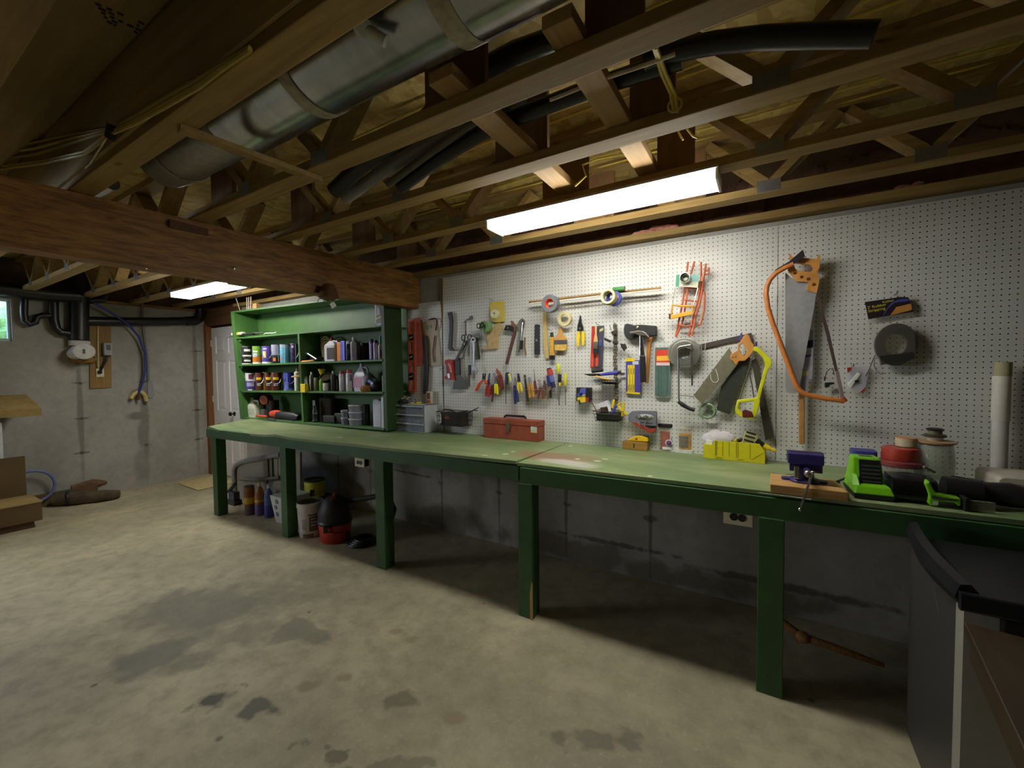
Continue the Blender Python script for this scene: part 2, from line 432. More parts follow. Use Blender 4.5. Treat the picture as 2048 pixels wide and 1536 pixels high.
# ---- basement window in the end wall
fr = mt((188, 200, 198), .4)
w = struct('window_1', M().box(XL-.07, W0, WZ0, XL-.03, W0+.03, WZ1).box(XL-.07, W1-.025, WZ0, XL-.03, W1, WZ1).box(XL-.07, W0+.03, WZ0, XL-.03, W1-.025, WZ0+.03).box(XL-.07, W0+.03, WZ1-.025, XL-.03, W1-.025, WZ1).box(XL-.06, W1-.5, WZ0+.03, XL-.04, W1-.47, WZ1-.025), fr, label='small bright basement window high in the end wall')
g = G('window_glass'); g.put(g.b.inputs['Alpha'], g.math('ADD', g.math('MULTIPLY', g.noise(g.pos(), 3), .05), .07)); GLASS = g.done(rgb((220, 235, 235)), .05)
mesh_obj('pane', M().box(XL-.052, W0+.03, WZ0+.03, XL-.048, W1-.025, WZ1-.025), GLASS, w)
g = G('hedge_leaves'); P = g.pos(); n = g.noise(P, 9, 6, .7)
g.bump(n, 1, .05)
HEDGE = g.done(g.mix(g.ramp(n, .35, .65), rgb((70, 110, 40)), rgb((190, 220, 130))), .8)
m = M()
rd = random.Random(3)
for k in range(26): m.ball((-7.4+rd.random()*.5, -3.9+rd.random()*3.4, 1.45+rd.random()*.75), .35, .35, .3, 10, 6, .12, k)
one('hedge', 'sunlit green hedge outside the small basement window', 'hedge', m, HEDGE, kind='stuff')
struct('ground', M().box(-9.5, -7, 1.3, XL-.25, 1.5, 1.42), mt((150, 160, 110), .9, var=.3, sc=4), label='bright ground outside the basement window')
# ---------------------------------------------------------------- open-web floor trusses
GUS = wood((140, 104, 62), (112, 80, 46), 'Z', 4, .75, False)
PLATE = mt((150, 152, 150), .4, .8, .1)
TY = {'A': -.27, 'B': -.70, 'C': -1.16, 'D': -1.61, 'E': -2.08, 'F': -2.49}
def truss(key, label):
    y1 = TY[key]; y0 = y1-.089; yc = (y0+y1)/2
    t = Thing('floor_truss', label, 'ceiling truss', 'open-web floor trusses overhead')
    X0, X1 = XL-.05, XR-.01
    t.part('bottom_chord', M().box(X0, y0, ZT, X1, y1, ZT+.038), PINE, False, .003)
    t.part('top_chord', M().box(X0, y0, ZC-.04, X1, y1, ZC-.002), PINE, False)
    zl, zh = ZT+.04, ZC-.042
    def web(xa, za, xb, zbb): t.part('web', M().bar((xa, yc, za), (xb, yc, zbb), .038, .088), PINE, False)
    if key in 'EF':      # these two are sheathed on one side
        t.part('sheathing', M().box(X0, y0-.012, ZT+.036, X1, y0-.001, ZC-.04), PLY, False)
        bots = (-4.42, -3.26, -2.1)
    else:
        bots = (-4.99, -4.41, -3.83, -3.25, -2.67, -2.09, -1.02, -.43, 1.17, 1.75, 2.33)
    for b in bots:
        o = 0.015
        web(b-o, zl+.012, b-.29+o, zh-.012); web(b+o, zl+.012, b+.29-o, zh-.012)
        t.part('connector_plate', M().box(b-.05, y0-.0015, ZT+.004, b+.05, y0, ZT+.06), PLATE, False)
    if key not in 'EF':
        for x0, x1 in ((.13, .385), (.725, .885), (-1.42, -1.2)):
            t.part('panel', M().box(x0, yc-.01, zl, x1, yc+.012, zh), GUS, False)
for x0, x1, l in ((.25, .345, 'flat board laid across the trusses over the left end of the lit strip light'), (.648, .735, 'flat board laid across the trusses over the middle of the lit strip light')):
    one('strongback', l, 'board', M().box(x0, -1.78, ZT+.0385, x1, -.2, ZT+.0765), wood((186, 152, 98), (156, 118, 68), 'Y', 8), 'boards laid across the trusses', False, .002)
for k, l in (('A', 'floor truss nearest the pegboard wall, above the insulation'), ('B', 'floor truss that the lit strip light hangs under'),
             ('C', 'third floor truss out from the pegboard wall, just in front of the lit strip light'), ('D', 'floor truss right beside the round metal duct, on its pegboard side'),
             ('E', 'sheathed truss on the near side of the round metal duct, carrying yellow cables'), ('F', 'sheathed truss at the top left corner of the photo')): truss(k, l)
# ---------------------------------------------------------------- strip lights
GLOW = emit((255, 250, 228), 13)
ZL = 2.265
def strip_light(x0, x1, y0, y1, label):
    t = Thing('strip_light', label, 'ceiling light', 'fluorescent strip lights')
    t.part('housing', M().box(x0, y0-.008, ZL-.012, x1, y1+.008, ZL-.001), mt((150, 140, 130), .5), False)
    m = M().prism([(x0+.012, y0, ZL-.012), (x0+.012, y0, ZL-.045), (x0+.012, y0+.01, ZL-.055), (x0+.012, y1-.01, ZL-.055), (x0+.012, y1, ZL-.045), (x0+.012, y1, ZL-.012)], (x1-x0-.024, 0, 0))
    t.part('diffuser', m, GLOW, False)
    for xa in (x0+.15, x1-.16): t.part('hanger', M().box(xa, y0+.06, ZL-.002, xa+.02, y0+.075, ZT-.0005), STEEL, False)
    for xa in (x0, x1-.012):
        t.part('end_cap', M().box(xa, y0-.003, ZL-.058, xa+.012, y1+.003, ZL-.012), mt((230, 226, 216), .4), False, .003)
strip_light(-.175, .99, -.85, -.69, 'long lit strip light over the bench in front of the pegboard')
strip_light(-4.13, -2.95, -.88, -.70, 'lit strip light beyond the brown beam, near the white door')

STAMP = mt((62, 50, 30), .9)
q = M(); rd = random.Random(11)
for r_ in range(5):
    a_, b_ = at(190+r_*6, 6+r_*11-r_*2, Z=ZC), at(372-r_*12, 84+r_*6-r_*2, Z=ZC)
    for k in range(9):
        if rd.random() < .25: continue
        f0, f1 = k/9, k/9+.03+rd.random()*.06
        q.bar(a_+(b_-a_)*f0-Vector((0, 0, .0006)), a_+(b_-a_)*f1-Vector((0, 0, .0006)), .012, .001, (0, 0, 1))
mesh_obj('ink_stamp', q, STAMP, cp, False)
# ================================================================ pegboard and workbench
g = G('pegboard_hardboard'); P = g.pos()
sp = g.new('ShaderNodeSeparateXYZ'); g.l.new(P, sp.inputs[0])
def cell(o, off): return g.math('SUBTRACT', g.math('FRACT', g.math('DIVIDE', g.math('ADD', o, off), .0254)), .5)
u, v = cell(sp.outputs[0], .0127+5.08), cell(sp.outputs[2], .0127+2.54-2.2)
r = g.math('SQRT', g.math('ADD', g.math('MULTIPLY', u, u), g.math('MULTIPLY', v, v)))
hole = g.ramp(r, .15, .1)
n = g.noise(P, 2.5, 4)
base = g.mix(g.ramp(n, .35, .7), rgb((210, 210, 206)), rgb((200, 200, 194)))
base = g.mix(g.blobs(P, [(.17, 1.58, .03, .02, 0, .0)], (0, 2)), base, base)
PEG = g.done(g.mix(hole, base, rgb((70, 67, 62))), .38)
LT = at(845, 606, Y=0).z
pl = at(808, 650, Y=0).x
for x0, x1, z1, l in ((pl, -1.236, LT, 'narrow short white pegboard piece beside the green shelving'), (-1.222, -.0015, 2.2127, 'white pegboard sheet holding the row of pliers'),
                      (.0005, 1.2178, 2.2127, 'white pegboard sheet holding the hatchet and saws'), (1.2205, 2.438, 2.2127, 'white pegboard sheet at the far right holding the large bow saw'), (2.4405, XR-.02, 2.2127, 'white pegboard sheet past the white pipe at the frame edge')):
    one('pegboard', l, 'pegboard', M().box(x0, 0, BENCH-.03, x1, .006, z1), PEG, 'white pegboard sheets', False)
m = M().prism([at(880, 558, Y=-.004), at(885, 557, Y=-.004), at(885.5, 620, Y=-.004), at(884.5, 650, Y=-.004), at(881, 605, Y=-.004)], (0, .03, 0))
one('furring_strip', 'thin dark wedge of wood in the gap at the left pegboard edge', 'wood strip', m, wood((150, 112, 56), (106, 70, 34), 'Z', 12))
# ---- bench
g = G('bench_green_worn'); P = g.pos()
n1, n2 = g.noise(g.scale(P, (.35, 1, 1)), 5, 6, .65, .6), g.noise(P, 2.2, 3)
col = g.mix(g.ramp(n1, .38, .66), rgb((110, 130, 86)), rgb((148, 156, 114)))
col = g.mix(g.math('MULTIPLY', g.ramp(n2, .5, .68), .55), col, rgb((94, 126, 80)))
def bt(px, py, hw, hh, st):
    c = at(px, py, Z=BENCH); du = at(px+hw, py, Z=BENCH)-c; dv = at(px, py+hh, Z=BENCH)-c
    return (c.x, c.y, max(.012, du.length), max(.012, abs(dv.y)), 0, st)
col = g.mix(g.blobs(P, [bt(1100, 912, 90, 9, .8), bt(1060, 914, 50, 6, .6), bt(1160, 916, 60, 8, .5)], (0, 1), .1, 8), col, rgb((142, 104, 84)))
col = g.mix(g.blobs(P, [bt(1130, 924, 62, 6, .65), bt(1160, 930, 45, 6, .6)], (0, 1), .05, 10), col, rgb((196, 188, 186)))
sp_ = [bt(x, y, a, b, .8) for x, y, a, b in ((1026, 904, 4, 1.6), (1141, 892, 4, 1.4), (1011, 909, 7, 2), (488, 860, 8, 1.5), (1155, 918, 6, 1.2), (1195, 922, 9, 1.4), (1210, 918, 8, 1), (970, 912, 9, 1), (1300, 952, 6, 1), (680, 873, 10, 1))]
col = g.mix(g.blobs(P, sp_, (0, 1), .006, 30), col, rgb((214, 216, 190)))
g.bump(n1, .15, .002)
TOPM = g.done(col, .5)
g = G('bench_green'); P = g.pos(); n = g.noise(P, 6, 4)
GREEN = g.done(g.mix(g.ramp(n, .3, .7), rgb((44, 80, 43)), rgb((56, 96, 52))), .5)
b = Thing('workbench', 'long green painted workbench along the pegboard wall', 'workbench')
FRONT = [(416, 852.5), (443, 861.5), (480, 866), (529, 869.7), (550, 868.8), (584.7, 876), (636, 881.5), (722, 889.5), (765, 895), (838, 902), (935, 912.5), (1032, 922)]
F3 = [at(x, y, Z=BENCH) for x, y in FRONT]
yl = lambda x: -.845+(x+3.55)/(3.5)*.10      # straight front line of the left top
vs = []; back = []
for p in F3:
    q = at(*FRONT[F3.index(p)], Y=yl(p.x)); vs.append(q); back.append(None)
# left top: front edge follows the warped plywood, back edge lies at the wall
n = len(vs); m = M()
bl = at(483, 842, Z=BENCH)
bk = [Vector((-4.02+(i/(n-1))*(4.02-.055), .0, BENCH)) for i in range(n)]
rows = [vs, [Vector((vs[i].x+(bk[i].x-vs[i].x)*.5, (vs[i].y+bk[i].y)/2, BENCH+(vs[i].z-BENCH)*.3)) for i in range(n)], bk]
pts = [p for r_ in rows for p in r_]+[p-Vector((0, 0, .019)) for r_ in rows for p in r_]
fs = []; N3 = 3*n
for j in range(2):
    for i in range(n-1):
        a = j*n+i; fs.append((a, a+1, a+n+1, a+n)); fs.append((a+N3, a+n+N3, a+n+1+N3, a+1+N3))
for i in range(n-1):
    fs.append((i, i+N3, i+1+N3, i+1)); k = 2*n+i; fs.append((k, k+1, k+1+N3, k+N3))
for j in range(2):
    fs.append((j*n, j*n+n, j*n+n+N3, j*n+N3)); k = j*n+n-1; fs.append((k, k+N3, k+n+N3, k+n))
m.add(pts, fs)
b.part('top', m, TOPM, label='wavy worn green left half of the bench top')
yr = lambda x: -.742+(x+.05)*.033
xr = 2.75
m = M().hexa([(-.052, yr(-.05), BENCH-.02), (xr, yr(xr), BENCH-.02), (xr, 0, BENCH-.02), (-.052, 0, BENCH-.02), (-.052, yr(-.05), BENCH), (xr, yr(xr), BENCH), (xr, 0, BENCH), (-.052, 0, BENCH)])
b.part('top', m, TOPM, False, .002, label='right half of the bench top, stained near the joint')
def apron(x0, x1, fy, z0, z1):
    return M().hexa([(x0, fy(x0), z0), (x1, fy(x1), z0), (x1, fy(x1)+.036, z0), (x0, fy(x0)+.036, z0), (x0, fy(x0), z1), (x1, fy(x1), z1), (x1, fy(x1)+.036, z1), (x0, fy(x0)+.036, z1)])
b.part('apron', apron(-3.56, -.045, lambda x: yl(x)+.004, .785, .869), GREEN, False, .003)
b.part('apron', apron(-.03, xr, lambda x: yr(x)-.012, .775, .866), GREEN, False, .003)
m = M().bar((-3.52, yl(-3.52)+.04, .83), (-3.98, -.01, .83), .03, .08, (0, 0, 1))
b.part('end_rail', m, GREEN, False)
for px, py, w in ((429.4, 1029, .09), (564, 1072.6, .09), (753.7, 1135, .09), (1037.8, 1231, .09), (1512, 1382, .098)):
    p = at(px, py, Z=0)
    yy = (yl(p.x) if p.x < -.06 else yr(p.x)-.012)+.04
    lg = b.part('leg', M().box(p.x, min(p.y, yy), 0, p.x+w, min(p.y, yy)+.09, .79 if p.x < -.06 else .777), GREEN, False, .004)
    if px == 1037.8:
        b.part('bare_wood_scar', M().prism([(p.x+w-.016, min(p.y, yy)-.0015, .0), (p.x+w+.0015, min(p.y, yy)-.0015, .0), (p.x+w+.0015, min(p.y, yy)-.0015, .2), (p.x+w-.004, min(p.y, yy)-.0015, .225), (p.x+w-.016, min(p.y, yy)-.0015, .15)], (0, .004, 0)), TANW, False, parent=lg)
p = at(429.4, 1029, Z=0); 
b.part('leg', M().box(2.5, -.7, 0, 2.59, -.61, .777), GREEN, False)
# electrical outlets fixed under the front edge
def outlet(px, s, z, X, Y, label):
    t = Thing('outlet', label, 'outlet', 'cream outlets under the bench edge')
    t.part('box', M().box(X+.01, Y+.004, z-.03, X+.115*s-.01, Y+.05, z+.03), IRON, False)
    t.part('cover_plate', M().box(X, Y-.003, z-.036*s, X+.115*s, Y+.004, z+.036*s), mt((214, 206, 176), .4, var=.04), False, .002)
    for q in (.36, .64):
        t.part('socket', M().lathe([(.0165*s, -.004), (.0165*s, .003)], (X+.115*s*q, Y-.0035, z), (0, -1, 0), 14), BLACK)
p = at(710, 914, Y=-.74); q = at(710, 933, Y=-.74); outlet(0, .9, (p.z+q.z)/2, p.x, -.74, 'cream double outlet under the bench near the yellow can')
p = at(1447, 1014, Y=-.70); q = at(1447, 1046, Y=-.70); outlet(0, 1.0, (p.z+q.z)/2, p.x, -.70, 'cream double outlet under the bench, left of the nearest leg')
# ================================================================ things up among the trusses
GALV = G('galvanised'); P = GALV.pos()
n = GALV.noise(GALV.scale(P, (1, .3, .3)), 14, 4); n2 = GALV.noise(P, 3, 2)
GALV = GALV.done(GALV.mix(GALV.ramp(n, .3, .7), rgb((150, 154, 156)), rgb((180, 184, 186))), .24, .92)
TAPE = mt((170, 160, 140), .6, .2, .25, 40)
DY, DZC, DR = -1.885, 2.475, .152
t = Thing('duct', 'round galvanized metal duct running between two trusses', 'duct')
def ring_x(x): return (x, DY, DZC)
def seg_x(x0, x1, r, t_=.002): return M().lathe([(r, 0), (r, x1-x0)], (x0, DY, DZC), (1, 0, 0), 36)
xs = [at(905, 125, Y=DY, Z=None).x if False else .47, -.16, 1.15]
t.part('pipe_section', seg_x(-.70, -.16, DR), GALV)
t.part('pipe_section', seg_x(-.17, .46, DR*.985), GALV)
t.part('pipe_section', seg_x(.45, 2.2, DR), GALV)
for x, w in ((-.17, .05), (.455, .06), (1.3, .06)):
    t.part('tape_band', seg_x(x-w/2, x+w/2, DR+.002), TAPE, label='wrinkled foil tape band')
m = M().lathe([(DR, 0), (DR+.004, .01), (DR+.004, .03), (DR, .035)], (-.72, DY, DZC), (1, 0, 0), 36)
t.part('collar', m, mt((120, 112, 100), .5, .6))
t.part('pipe_section', M().lathe([(.12, 0), (.125, .1), (.128, .62), (.11, .64)], (-1.36, DY, DZC-.015), (1, 0, 0), 32), mt((150, 148, 142), .38, .8, .15), label='darker end section of the duct')
t.part('seam_ring', M().torus((-1.18, DY, DZC-.015), .128, .004, (1, 0, 0), 32, 6), TAPE)
p = at(232, 383, Y=-1.92)
one('metal_pipe', 'short shiny metal pipe end beside the beam, left of the duct', 'pipe', M().tube([(p.x-.35, -1.97, p.z+.02), (p.x+.12, -1.97, p.z)], .035, 16), CHROME)
one('plastic_fitting', 'small white pipe fitting poking out beside the duct', 'pipe fitting', M().tube([at(722, 52, Y=-2.02), at(772, 84, Y=-1.98)], .016, 12).lathe([(.022, -.015), (.022, .015)], at(726, 55, Y=-2.02), (.6, 0, -.5), 12), mt((190, 196, 190), .5))
# loose strip nailed across under the duct
a, c = at(358, 256, Z=ZT-.011), at(640, 360, Z=ZT-.011)
one('wood_strip', 'thin wooden strip nailed across below the metal duct', 'wood strip', M().bar(a, c, .04, .02, (0, 0, 1)), PINE, None, False)
# black and grey pipes lying in the trusses
BP = mt((22, 22, 24), .35, 0, .2); GP = mt((120, 120, 116), .45)
def lying(name, label, px, Y, r, mat, seg=14): return one(name, label, 'pipe', M().tube(ats(px, Y=Y), r, seg), mat, 'pipes lying in the trusses')
def pth(px, Ys):
    return [at(x, y, Y=Y) for (x, y), Y in zip(px, Ys)]
def lying2(name, label, px, Ys, r, mat): return one(name, label, 'pipe', M().tube(pth(px, Ys), r, 14), mat, 'pipes lying in the trusses')
lying('black_pipe', 'thick black pipe, leftmost of those lying above the truss beside the duct', [(668, 382), (722, 330), (830, 262), (925, 160), (1030, 105), (1110, 78)], -1.50, .036, BP)
lying('grey_pipe', 'grey pipe lying just below the leftmost black pipe', [(690, 396), (770, 340), (868, 280), (980, 200), (1100, 132)], -1.40, .03, GP)
lying('grey_pipe', 'slim dull grey pipe between the two black pipes', [(776, 369), (860, 306), (945, 246), (1050, 196)], -1.43, .016, mt((84, 80, 70), .6))
lying('black_pipe', 'long black pipe with an open end beside the bright diagonal webs', [(800, 374), (880, 316), (968, 262), (1080, 216), (1180, 178), (1270, 148), (1365, 118)], -1.38, .03, BP)
lying('black_pipe', 'curved black pipe ending at upper right of the trusses', [(1290, 120), (1340, 104), (1430, 86), (1520, 76), (1640, 71), (1750, 69)], -1.42, .03, BP)
lying('grey_pipe', 'thin grey conduit alongside the long black pipe', [(1100, 200), (1200, 160), (1290, 130), (1350, 108)], -1.5, .006, mt((180, 172, 150), .5))
# yellow cables
CABLE = mt((216, 194, 88), .5, 0, .1)
CABW = mt((206, 196, 160), .5)
k = 0
for Y, z, lab in ((-.36, ZC-.012, 'yellow cable stapled up between the two trusses nearest the wall'), (-.92, ZC-.012, 'yellow cable along the subfloor over the lit strip light'), (-.98, ZC-.012, 'second yellow cable along the subfloor over the lit strip light'),
                  (-1.34, ZC-.02, 'yellow cable along the subfloor beside the black pipes'), (-.48, ZC-.02, 'second yellow cable up between the two trusses nearest the wall')):
    rd = random.Random(k); k += 1
    pts = [(-1.3+i*.3, Y+rd.uniform(-.012, .012), z-rd.random()*.012) for i in range(16)]
    one('cable', lab, 'cable', M().tube(pts, .0055, 6), CABLE, 'yellow cables overhead')
pts = [at(865, 462, Y=-.62), at(930, 450, Y=-.6), at(985, 436, Y=-.6), at(1030, 416, Y=-.6), at(1100, 396, Y=-.65), at(1160, 370, Y=-.66), at(1185, 345, Y=-.66)]
one('cable', 'drooping yellow cable at the left end of the lit strip light', 'cable', M().tube(pts, .0055, 6), CABLE, 'yellow cables overhead')
pts = [at(1150, 372, Y=-.9), at(1172, 352, Y=-.9), at(1165, 330, Y=-.9), at(1195, 318, Y=-.92), at(1250, 308, Y=-.92)]
one('cable', 'yellow cable loop above the middle of the lit strip light', 'cable', M().tube(pts, .005, 6), CABLE, 'yellow cables overhead')
t = Thing('hanging_strap', 'yellow cord hanging down between trusses right of the metal duct', 'cord')
for dx in (-4, 4):
    t.part('cord', M().tube([at(1310+dx*.5, 95, Y=-1.56), at(1328+dx, 150, Y=-1.4), at(1346+dx, 188, Y=-1.28), at(1351+dx, 226, Y=-1.26)], .006, 6), CABLE)
t.part('loop', M().torus(at(1350, 210, Y=-1.27), .022, .004, (0, 1, 0), 16, 6), mt((196, 176, 90), .5))
for a in (((1356, 262), (1362, 274), (1366, 280)), ((1374, 258), (1386, 272), (1396, 276))):
    one('cable', 'short yellow cable tail hanging below the truss over the light' if a[0][0] == 1356 else 'short curved yellow cable tail beside the first tail over the light', 'cable', M().tube([at(x, y, Y=-1.1) for x, y in a], .004, 6), CABLE, 'yellow cables overhead')
# bundle of cables stapled along the sheathed truss
BY = -2.185
t = Thing('cable_bundle', 'bundle of dim yellow cables along the truss at upper left', 'cables')
for i in range(5):
    o = i*5-10
    pts = [at(x, y+o*s, Y=BY-.005*i) for x, y, s in ((500, 98, .3), (450, 130, .5), (400, 165, .9), (330, 205, 1.0), (270, 240, .8), (222, 262, .6))]
    tail = [at(x, y, Y=BY-.005*i) for x, y in (((150, 268+i*8), (70, 285+i*12), (0, 297+i*11)) if i < 3 else ((170, 285+i*6), (90, 310+i*4), (-20, 318+i*6)))]
    t.part('cable', M().tube(pts+tail, .0062, 6), CABLE if i % 2 else mt((168, 146, 62), .5))
t.part('clamp', M().obox(at(222, 264, Y=BY-.02), (.05, .02, .05), Matrix.Rotation(.5, 3, 'Y')), BLACK)
# knock-outs and stamp on the plywood sheathing
one('wire_stub', 'thin pale wire dropping to the beam from the cable bundle', 'wire', M().tube([at(212, 278, Y=BY-.02), at(180, 328, Y=BY), at(140, 366, Y=-2.1)], .003, 6), CABW)
# pink insulation tucked behind the nearest truss
PINKF = mt((178, 118, 104), .95, 0, .25, 20, .8, 'fibreglass')
def fluff(label, px, Y, sc, sd, n=7):
    m = M(); rd = random.Random(sd)
    for i in range(n):
        f = i/(n-1); x = px[0][0]+(px[1][0]-px[0][0])*f; y = px[0][1]+(px[1][1]-px[0][1])*f
        c = at(x, y, Y=Y); m.ball(c+Vector((0, 0, rd.uniform(-.008, .008))), sc*1.5, sc*.9, sc*rd.uniform(.7, 1.1), 12, 7, .16, sd+i)
    one('insulation', label, 'insulation', m, PINKF, 'pink insulation on the wall plate')
fluff('torn pink insulation tuft lying on the wall plate above the pegboard', ((1274, 468), (1345, 454)), .0, .024, 4)
fluff('small pink insulation wisp at the right end of the wall plate', ((1800, 375), (1835, 370)), .02, .014, 9, 4)
for i, (x0, x1) in enumerate(((-1.2, -.35), (-.3, .35), (.55, 1.1), (1.4, 2.2))):
    m = M(); rd = random.Random(i)
    for q in range(10):
        x = x0+(x1-x0)*q/9; m.ball((x, .09, ZT+.12+rd.uniform(-.02, .03)), (x1-x0)/9, .025, .13, 12, 8, .12, q+i*20)
    one('insulation', ['dark pink insulation batt above the left end of the pegboard', 'dark pink insulation batt above the middle tape rolls', 'dark pink insulation batt above the orange rack', 'dark pink insulation batt above the large bow saw'][i], 'insulation', m, mt((104, 76, 62), .95, 0, .3, 16, .8, 'fibreglass_dark'), 'insulation batts behind the rim')
# brown paper bag hanging under the beam with a tag
p = at(655, 575, X=bx(-.75)+.02)
t = Thing('light_socket', 'dark pull-chain light holder with a white tag under the beam', 'light socket')
hb = at(652, 590, X=-1.51)
t.part('base', M().lathe([(.02, -.045), (.07, -.02), (.055, .03), (.035, .07), (.0, .072)], hb+Vector((.03, 0, .0)), (0, 0, 1), 18), mt((96, 62, 32), .6, 0, .3))
t.part('cord', M().tube([at(657, 592, X=-1.46), at(660, 600, X=-1.46), at(664, 606, X=-1.46)], .002, 5), CABW)
t.part('tag', M().obox(at(666, 610, X=-1.46), (.004, .04, .036), Matrix.Rotation(.6, 3, 'X')), WHITE, label='small white tag')
m = M().torus(at(643, 607, X=-1.46), .034, .0022, (1, .2, 0), 22, 5)
t.part('wire_loop', m, mt((60, 80, 60), .5))
# pale strip and blocks on top of the shelving
# ================================================================ green shelving unit and what stands on it
g = G('shelf_green'); P = g.pos(); n = g.noise(P, 5, 4)
SG = g.done(g.mix(g.ramp(n, .3, .7), rgb((58, 98, 46)), rgb((74, 116, 56))), .5)
SY, SD = -.28, .262
s = Thing('shelving_unit', 'green open wooden shelving unit standing on the bench', 'shelves')
def front(px, depth=SD, y=SY): return M().prism(ats(px, Y=y), (0, depth, 0))
s.part('side_panel', front([(461, 623), (467, 622.3), (486.5, 837.8), (480.5, 838.5)]), SG, False)
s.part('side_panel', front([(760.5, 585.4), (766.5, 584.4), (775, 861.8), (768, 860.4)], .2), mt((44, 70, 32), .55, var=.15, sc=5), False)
SH = {1: ((472, 675), (761, 650)), 2: ((475.6, 729), (767, 718.5)), 3: ((478.7, 781), (769, 784)), 4: ((481.5, 835), (771, 857.5))}
s.part('shelf_board', front([(461, 623), (764, 585.5), (764, 589), (461.3, 626)]), SG, False, label='top board')
for k, (a, b_) in SH.items():
    s.part('shelf_board', front([a, b_, (b_[0], b_[1]+3.5), (a[0], a[1]+3.2)]), SG, False)
s.part('divider', front([(595, 666), (598, 665.8), (607.5, 845), (604.3, 845)], SD-.02, SY+.004), SG, False)
bp_ = [at(463, 624, Y=SY), at(768, 587, Y=SY), at(774, 859, Y=SY), at(482, 836, Y=SY)]
s.part('back_panel', M().prism([p+Vector((0, SD, 0)) for p in bp_], (0, .008, 0)), SG, False)
for k in (1, 2, 3):
    for i, (dx) in enumerate((4, -8)):
        a = SH[k][i]
        if i == 0: s.part('cleat', front([(a[0]+5, a[1]+3), (a[0]+9, a[1]+3), (a[0]+9.4, a[1]+8), (a[0]+5.4, a[1]+8)], SD-.02, SY+.015), SG, False)
def shelf(row, px):
    """point on the front top edge of a shelf below/at the photo column px"""
    a, b_ = SH[row]; f = (px-a[0])/(b_[0]-a[0]); return a[1]+(b_[1]-a[1])*f
def zs(row, X):
    a, b_ = SH[row]; A, B = at(*a, Y=SY), at(*b_, Y=SY); return A.z+(B.z-A.z)*(X-A.x)/(B.x-A.x)
def spot(xl, xr, row, dy):
    """centre, radius of an upright round thing seen between columns xl and xr"""
    yc = SY+dy; py = shelf(row, (xl+xr)/2)
    a, b_ = at(xl, py, Y=yc), at(xr, py, Y=yc); c = (a+b_)/2
    v = Vector((c.x-CAM.x, c.y-CAM.y)); ca = abs(v.y)/v.length
    return Vector((c.x, yc, zs(row, c.x)+.0006)), (b_.x-a.x)/2*ca
def hgt(c, yt, px): return at(px, yt, Y=c.y).z-c.z
def facing(c): return math.atan2(CAM.y-c.y, CAM.x-c.x)
def patch(c, r, z0, z1, a, da, n=8, t=.0012):
    """label on the round side of a can: from height z0 to z1, centred on angle a, half width da"""
    m = M(); vs = []; fs = []
    for q, rr in enumerate((r+t, r-.002)):
        for z in (z0, z1):
            for k in range(n+1):
                an = a-da+2*da*k/n; vs.append((c.x+rr*math.cos(an), c.y+rr*math.sin(an), c.z+z))
    N = n+1
    for k in range(n): fs += [(k, k+1, N+k+1, N+k), (2*N+k, 3*N+k, 3*N+k+1, 2*N+k+1), (k, 2*N+k, 2*N+k+1, k+1), (N+k, N+k+1, 3*N+k+1, 3*N+k)]
    fs += [(0, N, 3*N, 2*N), (n, 2*N+n, 3*N+n, N+n)]
    return m.add(vs, fs)
def can(name, label, cat, group, xl, xr, yt, row, dy, body, bands=(), patches=(), lid=(170, 170, 168), bail=None, metal=.0):
    c, r = spot(xl, xr, row, dy); h = hgt(c, yt, (xl+xr)/2)
    t = Thing(name, label, cat, group)
    t.part('body', M().lathe([(r*.97, 0), (r, h*.02), (r, h*.96), (r*.98, h*.98)], c, seg=26), mt(body, .35, metal))
    if lid: t.part('lid', M().lathe([(r*.99, h*.975), (r*.99, h), (r*.86, h), (r*.85, h*.985), (0.001, h*.985)], c, seg=26), mt(lid, .3, .8))
    for z0, z1, col in bands: t.part('label_band', M().lathe([(r*1.008, h*z0), (r*1.008, h*z1)], c, seg=26), mt(col, .35))
    for z0, z1, off, da, col in patches: t.part('label_mark', patch(c, r*1.01, h*z0, h*z1, facing(c)+off, da), mt(col, .4))
    if bail:
        a = facing(c); pts = []
        for q in range(13):
            an = a-PI/2+PI*q/12; dz = math.sin(PI*q/12)
            pts.append((c.x+(r+.006)*math.cos(an), c.y+(r+.006)*math.sin(an), c.z+h*(.86-bail*dz)))
        t.part('bail_handle', M().tube(pts, .0022, 5), STEEL)
    return t
GP1 = 'paint cans on the upper left shelf'; GP2 = 'paint cans on the middle left shelf'
W_ = (226, 226, 220)
can('paint_can', 'black paint can with white lettering bands, first on its shelf', 'paint can', GP1, 483.5, 505.5, 693, 2, .09, (30, 28, 30), [(.0, .06, W_)], [(.72, .84, .1, .6, W_), (.44, .52, 0, .95, W_), (.16, .26, .05, .6, W_)], bail=.55)
can('paint_can', 'green and orange paint can with a white label', 'paint can', GP1, 505.5, 524.5, 692.5, 2, .09, (196, 116, 40), [(.46, 1, (110, 158, 60)), (0, .1, W_)], [(.4, .6, -.5, .5, (200, 206, 220)), (.66, .74, -.4, .5, W_)], lid=None, bail=.42)
can('paint_can', 'violet-blue paint can with a cream square label', 'paint can', GP1, 524.5, 544.5, 692, 2, .09, (90, 74, 158), [(0, .1, W_)], [(.34, .7, -.55, .36, (214, 190, 140)), (.8, .86, -.4, .4, (200, 196, 230))], lid=None, bail=.6)
can('paint_can', 'silver and black paint can with an orange spot', 'paint can', GP1, 543.5, 562, 689.5, 2, .085, (34, 34, 42), [(.44, 1, (150, 150, 172))], [(.12, .3, -.4, .3, (226, 120, 60)), (.1, .95, .5, .06, (210, 214, 230))], bail=.5)
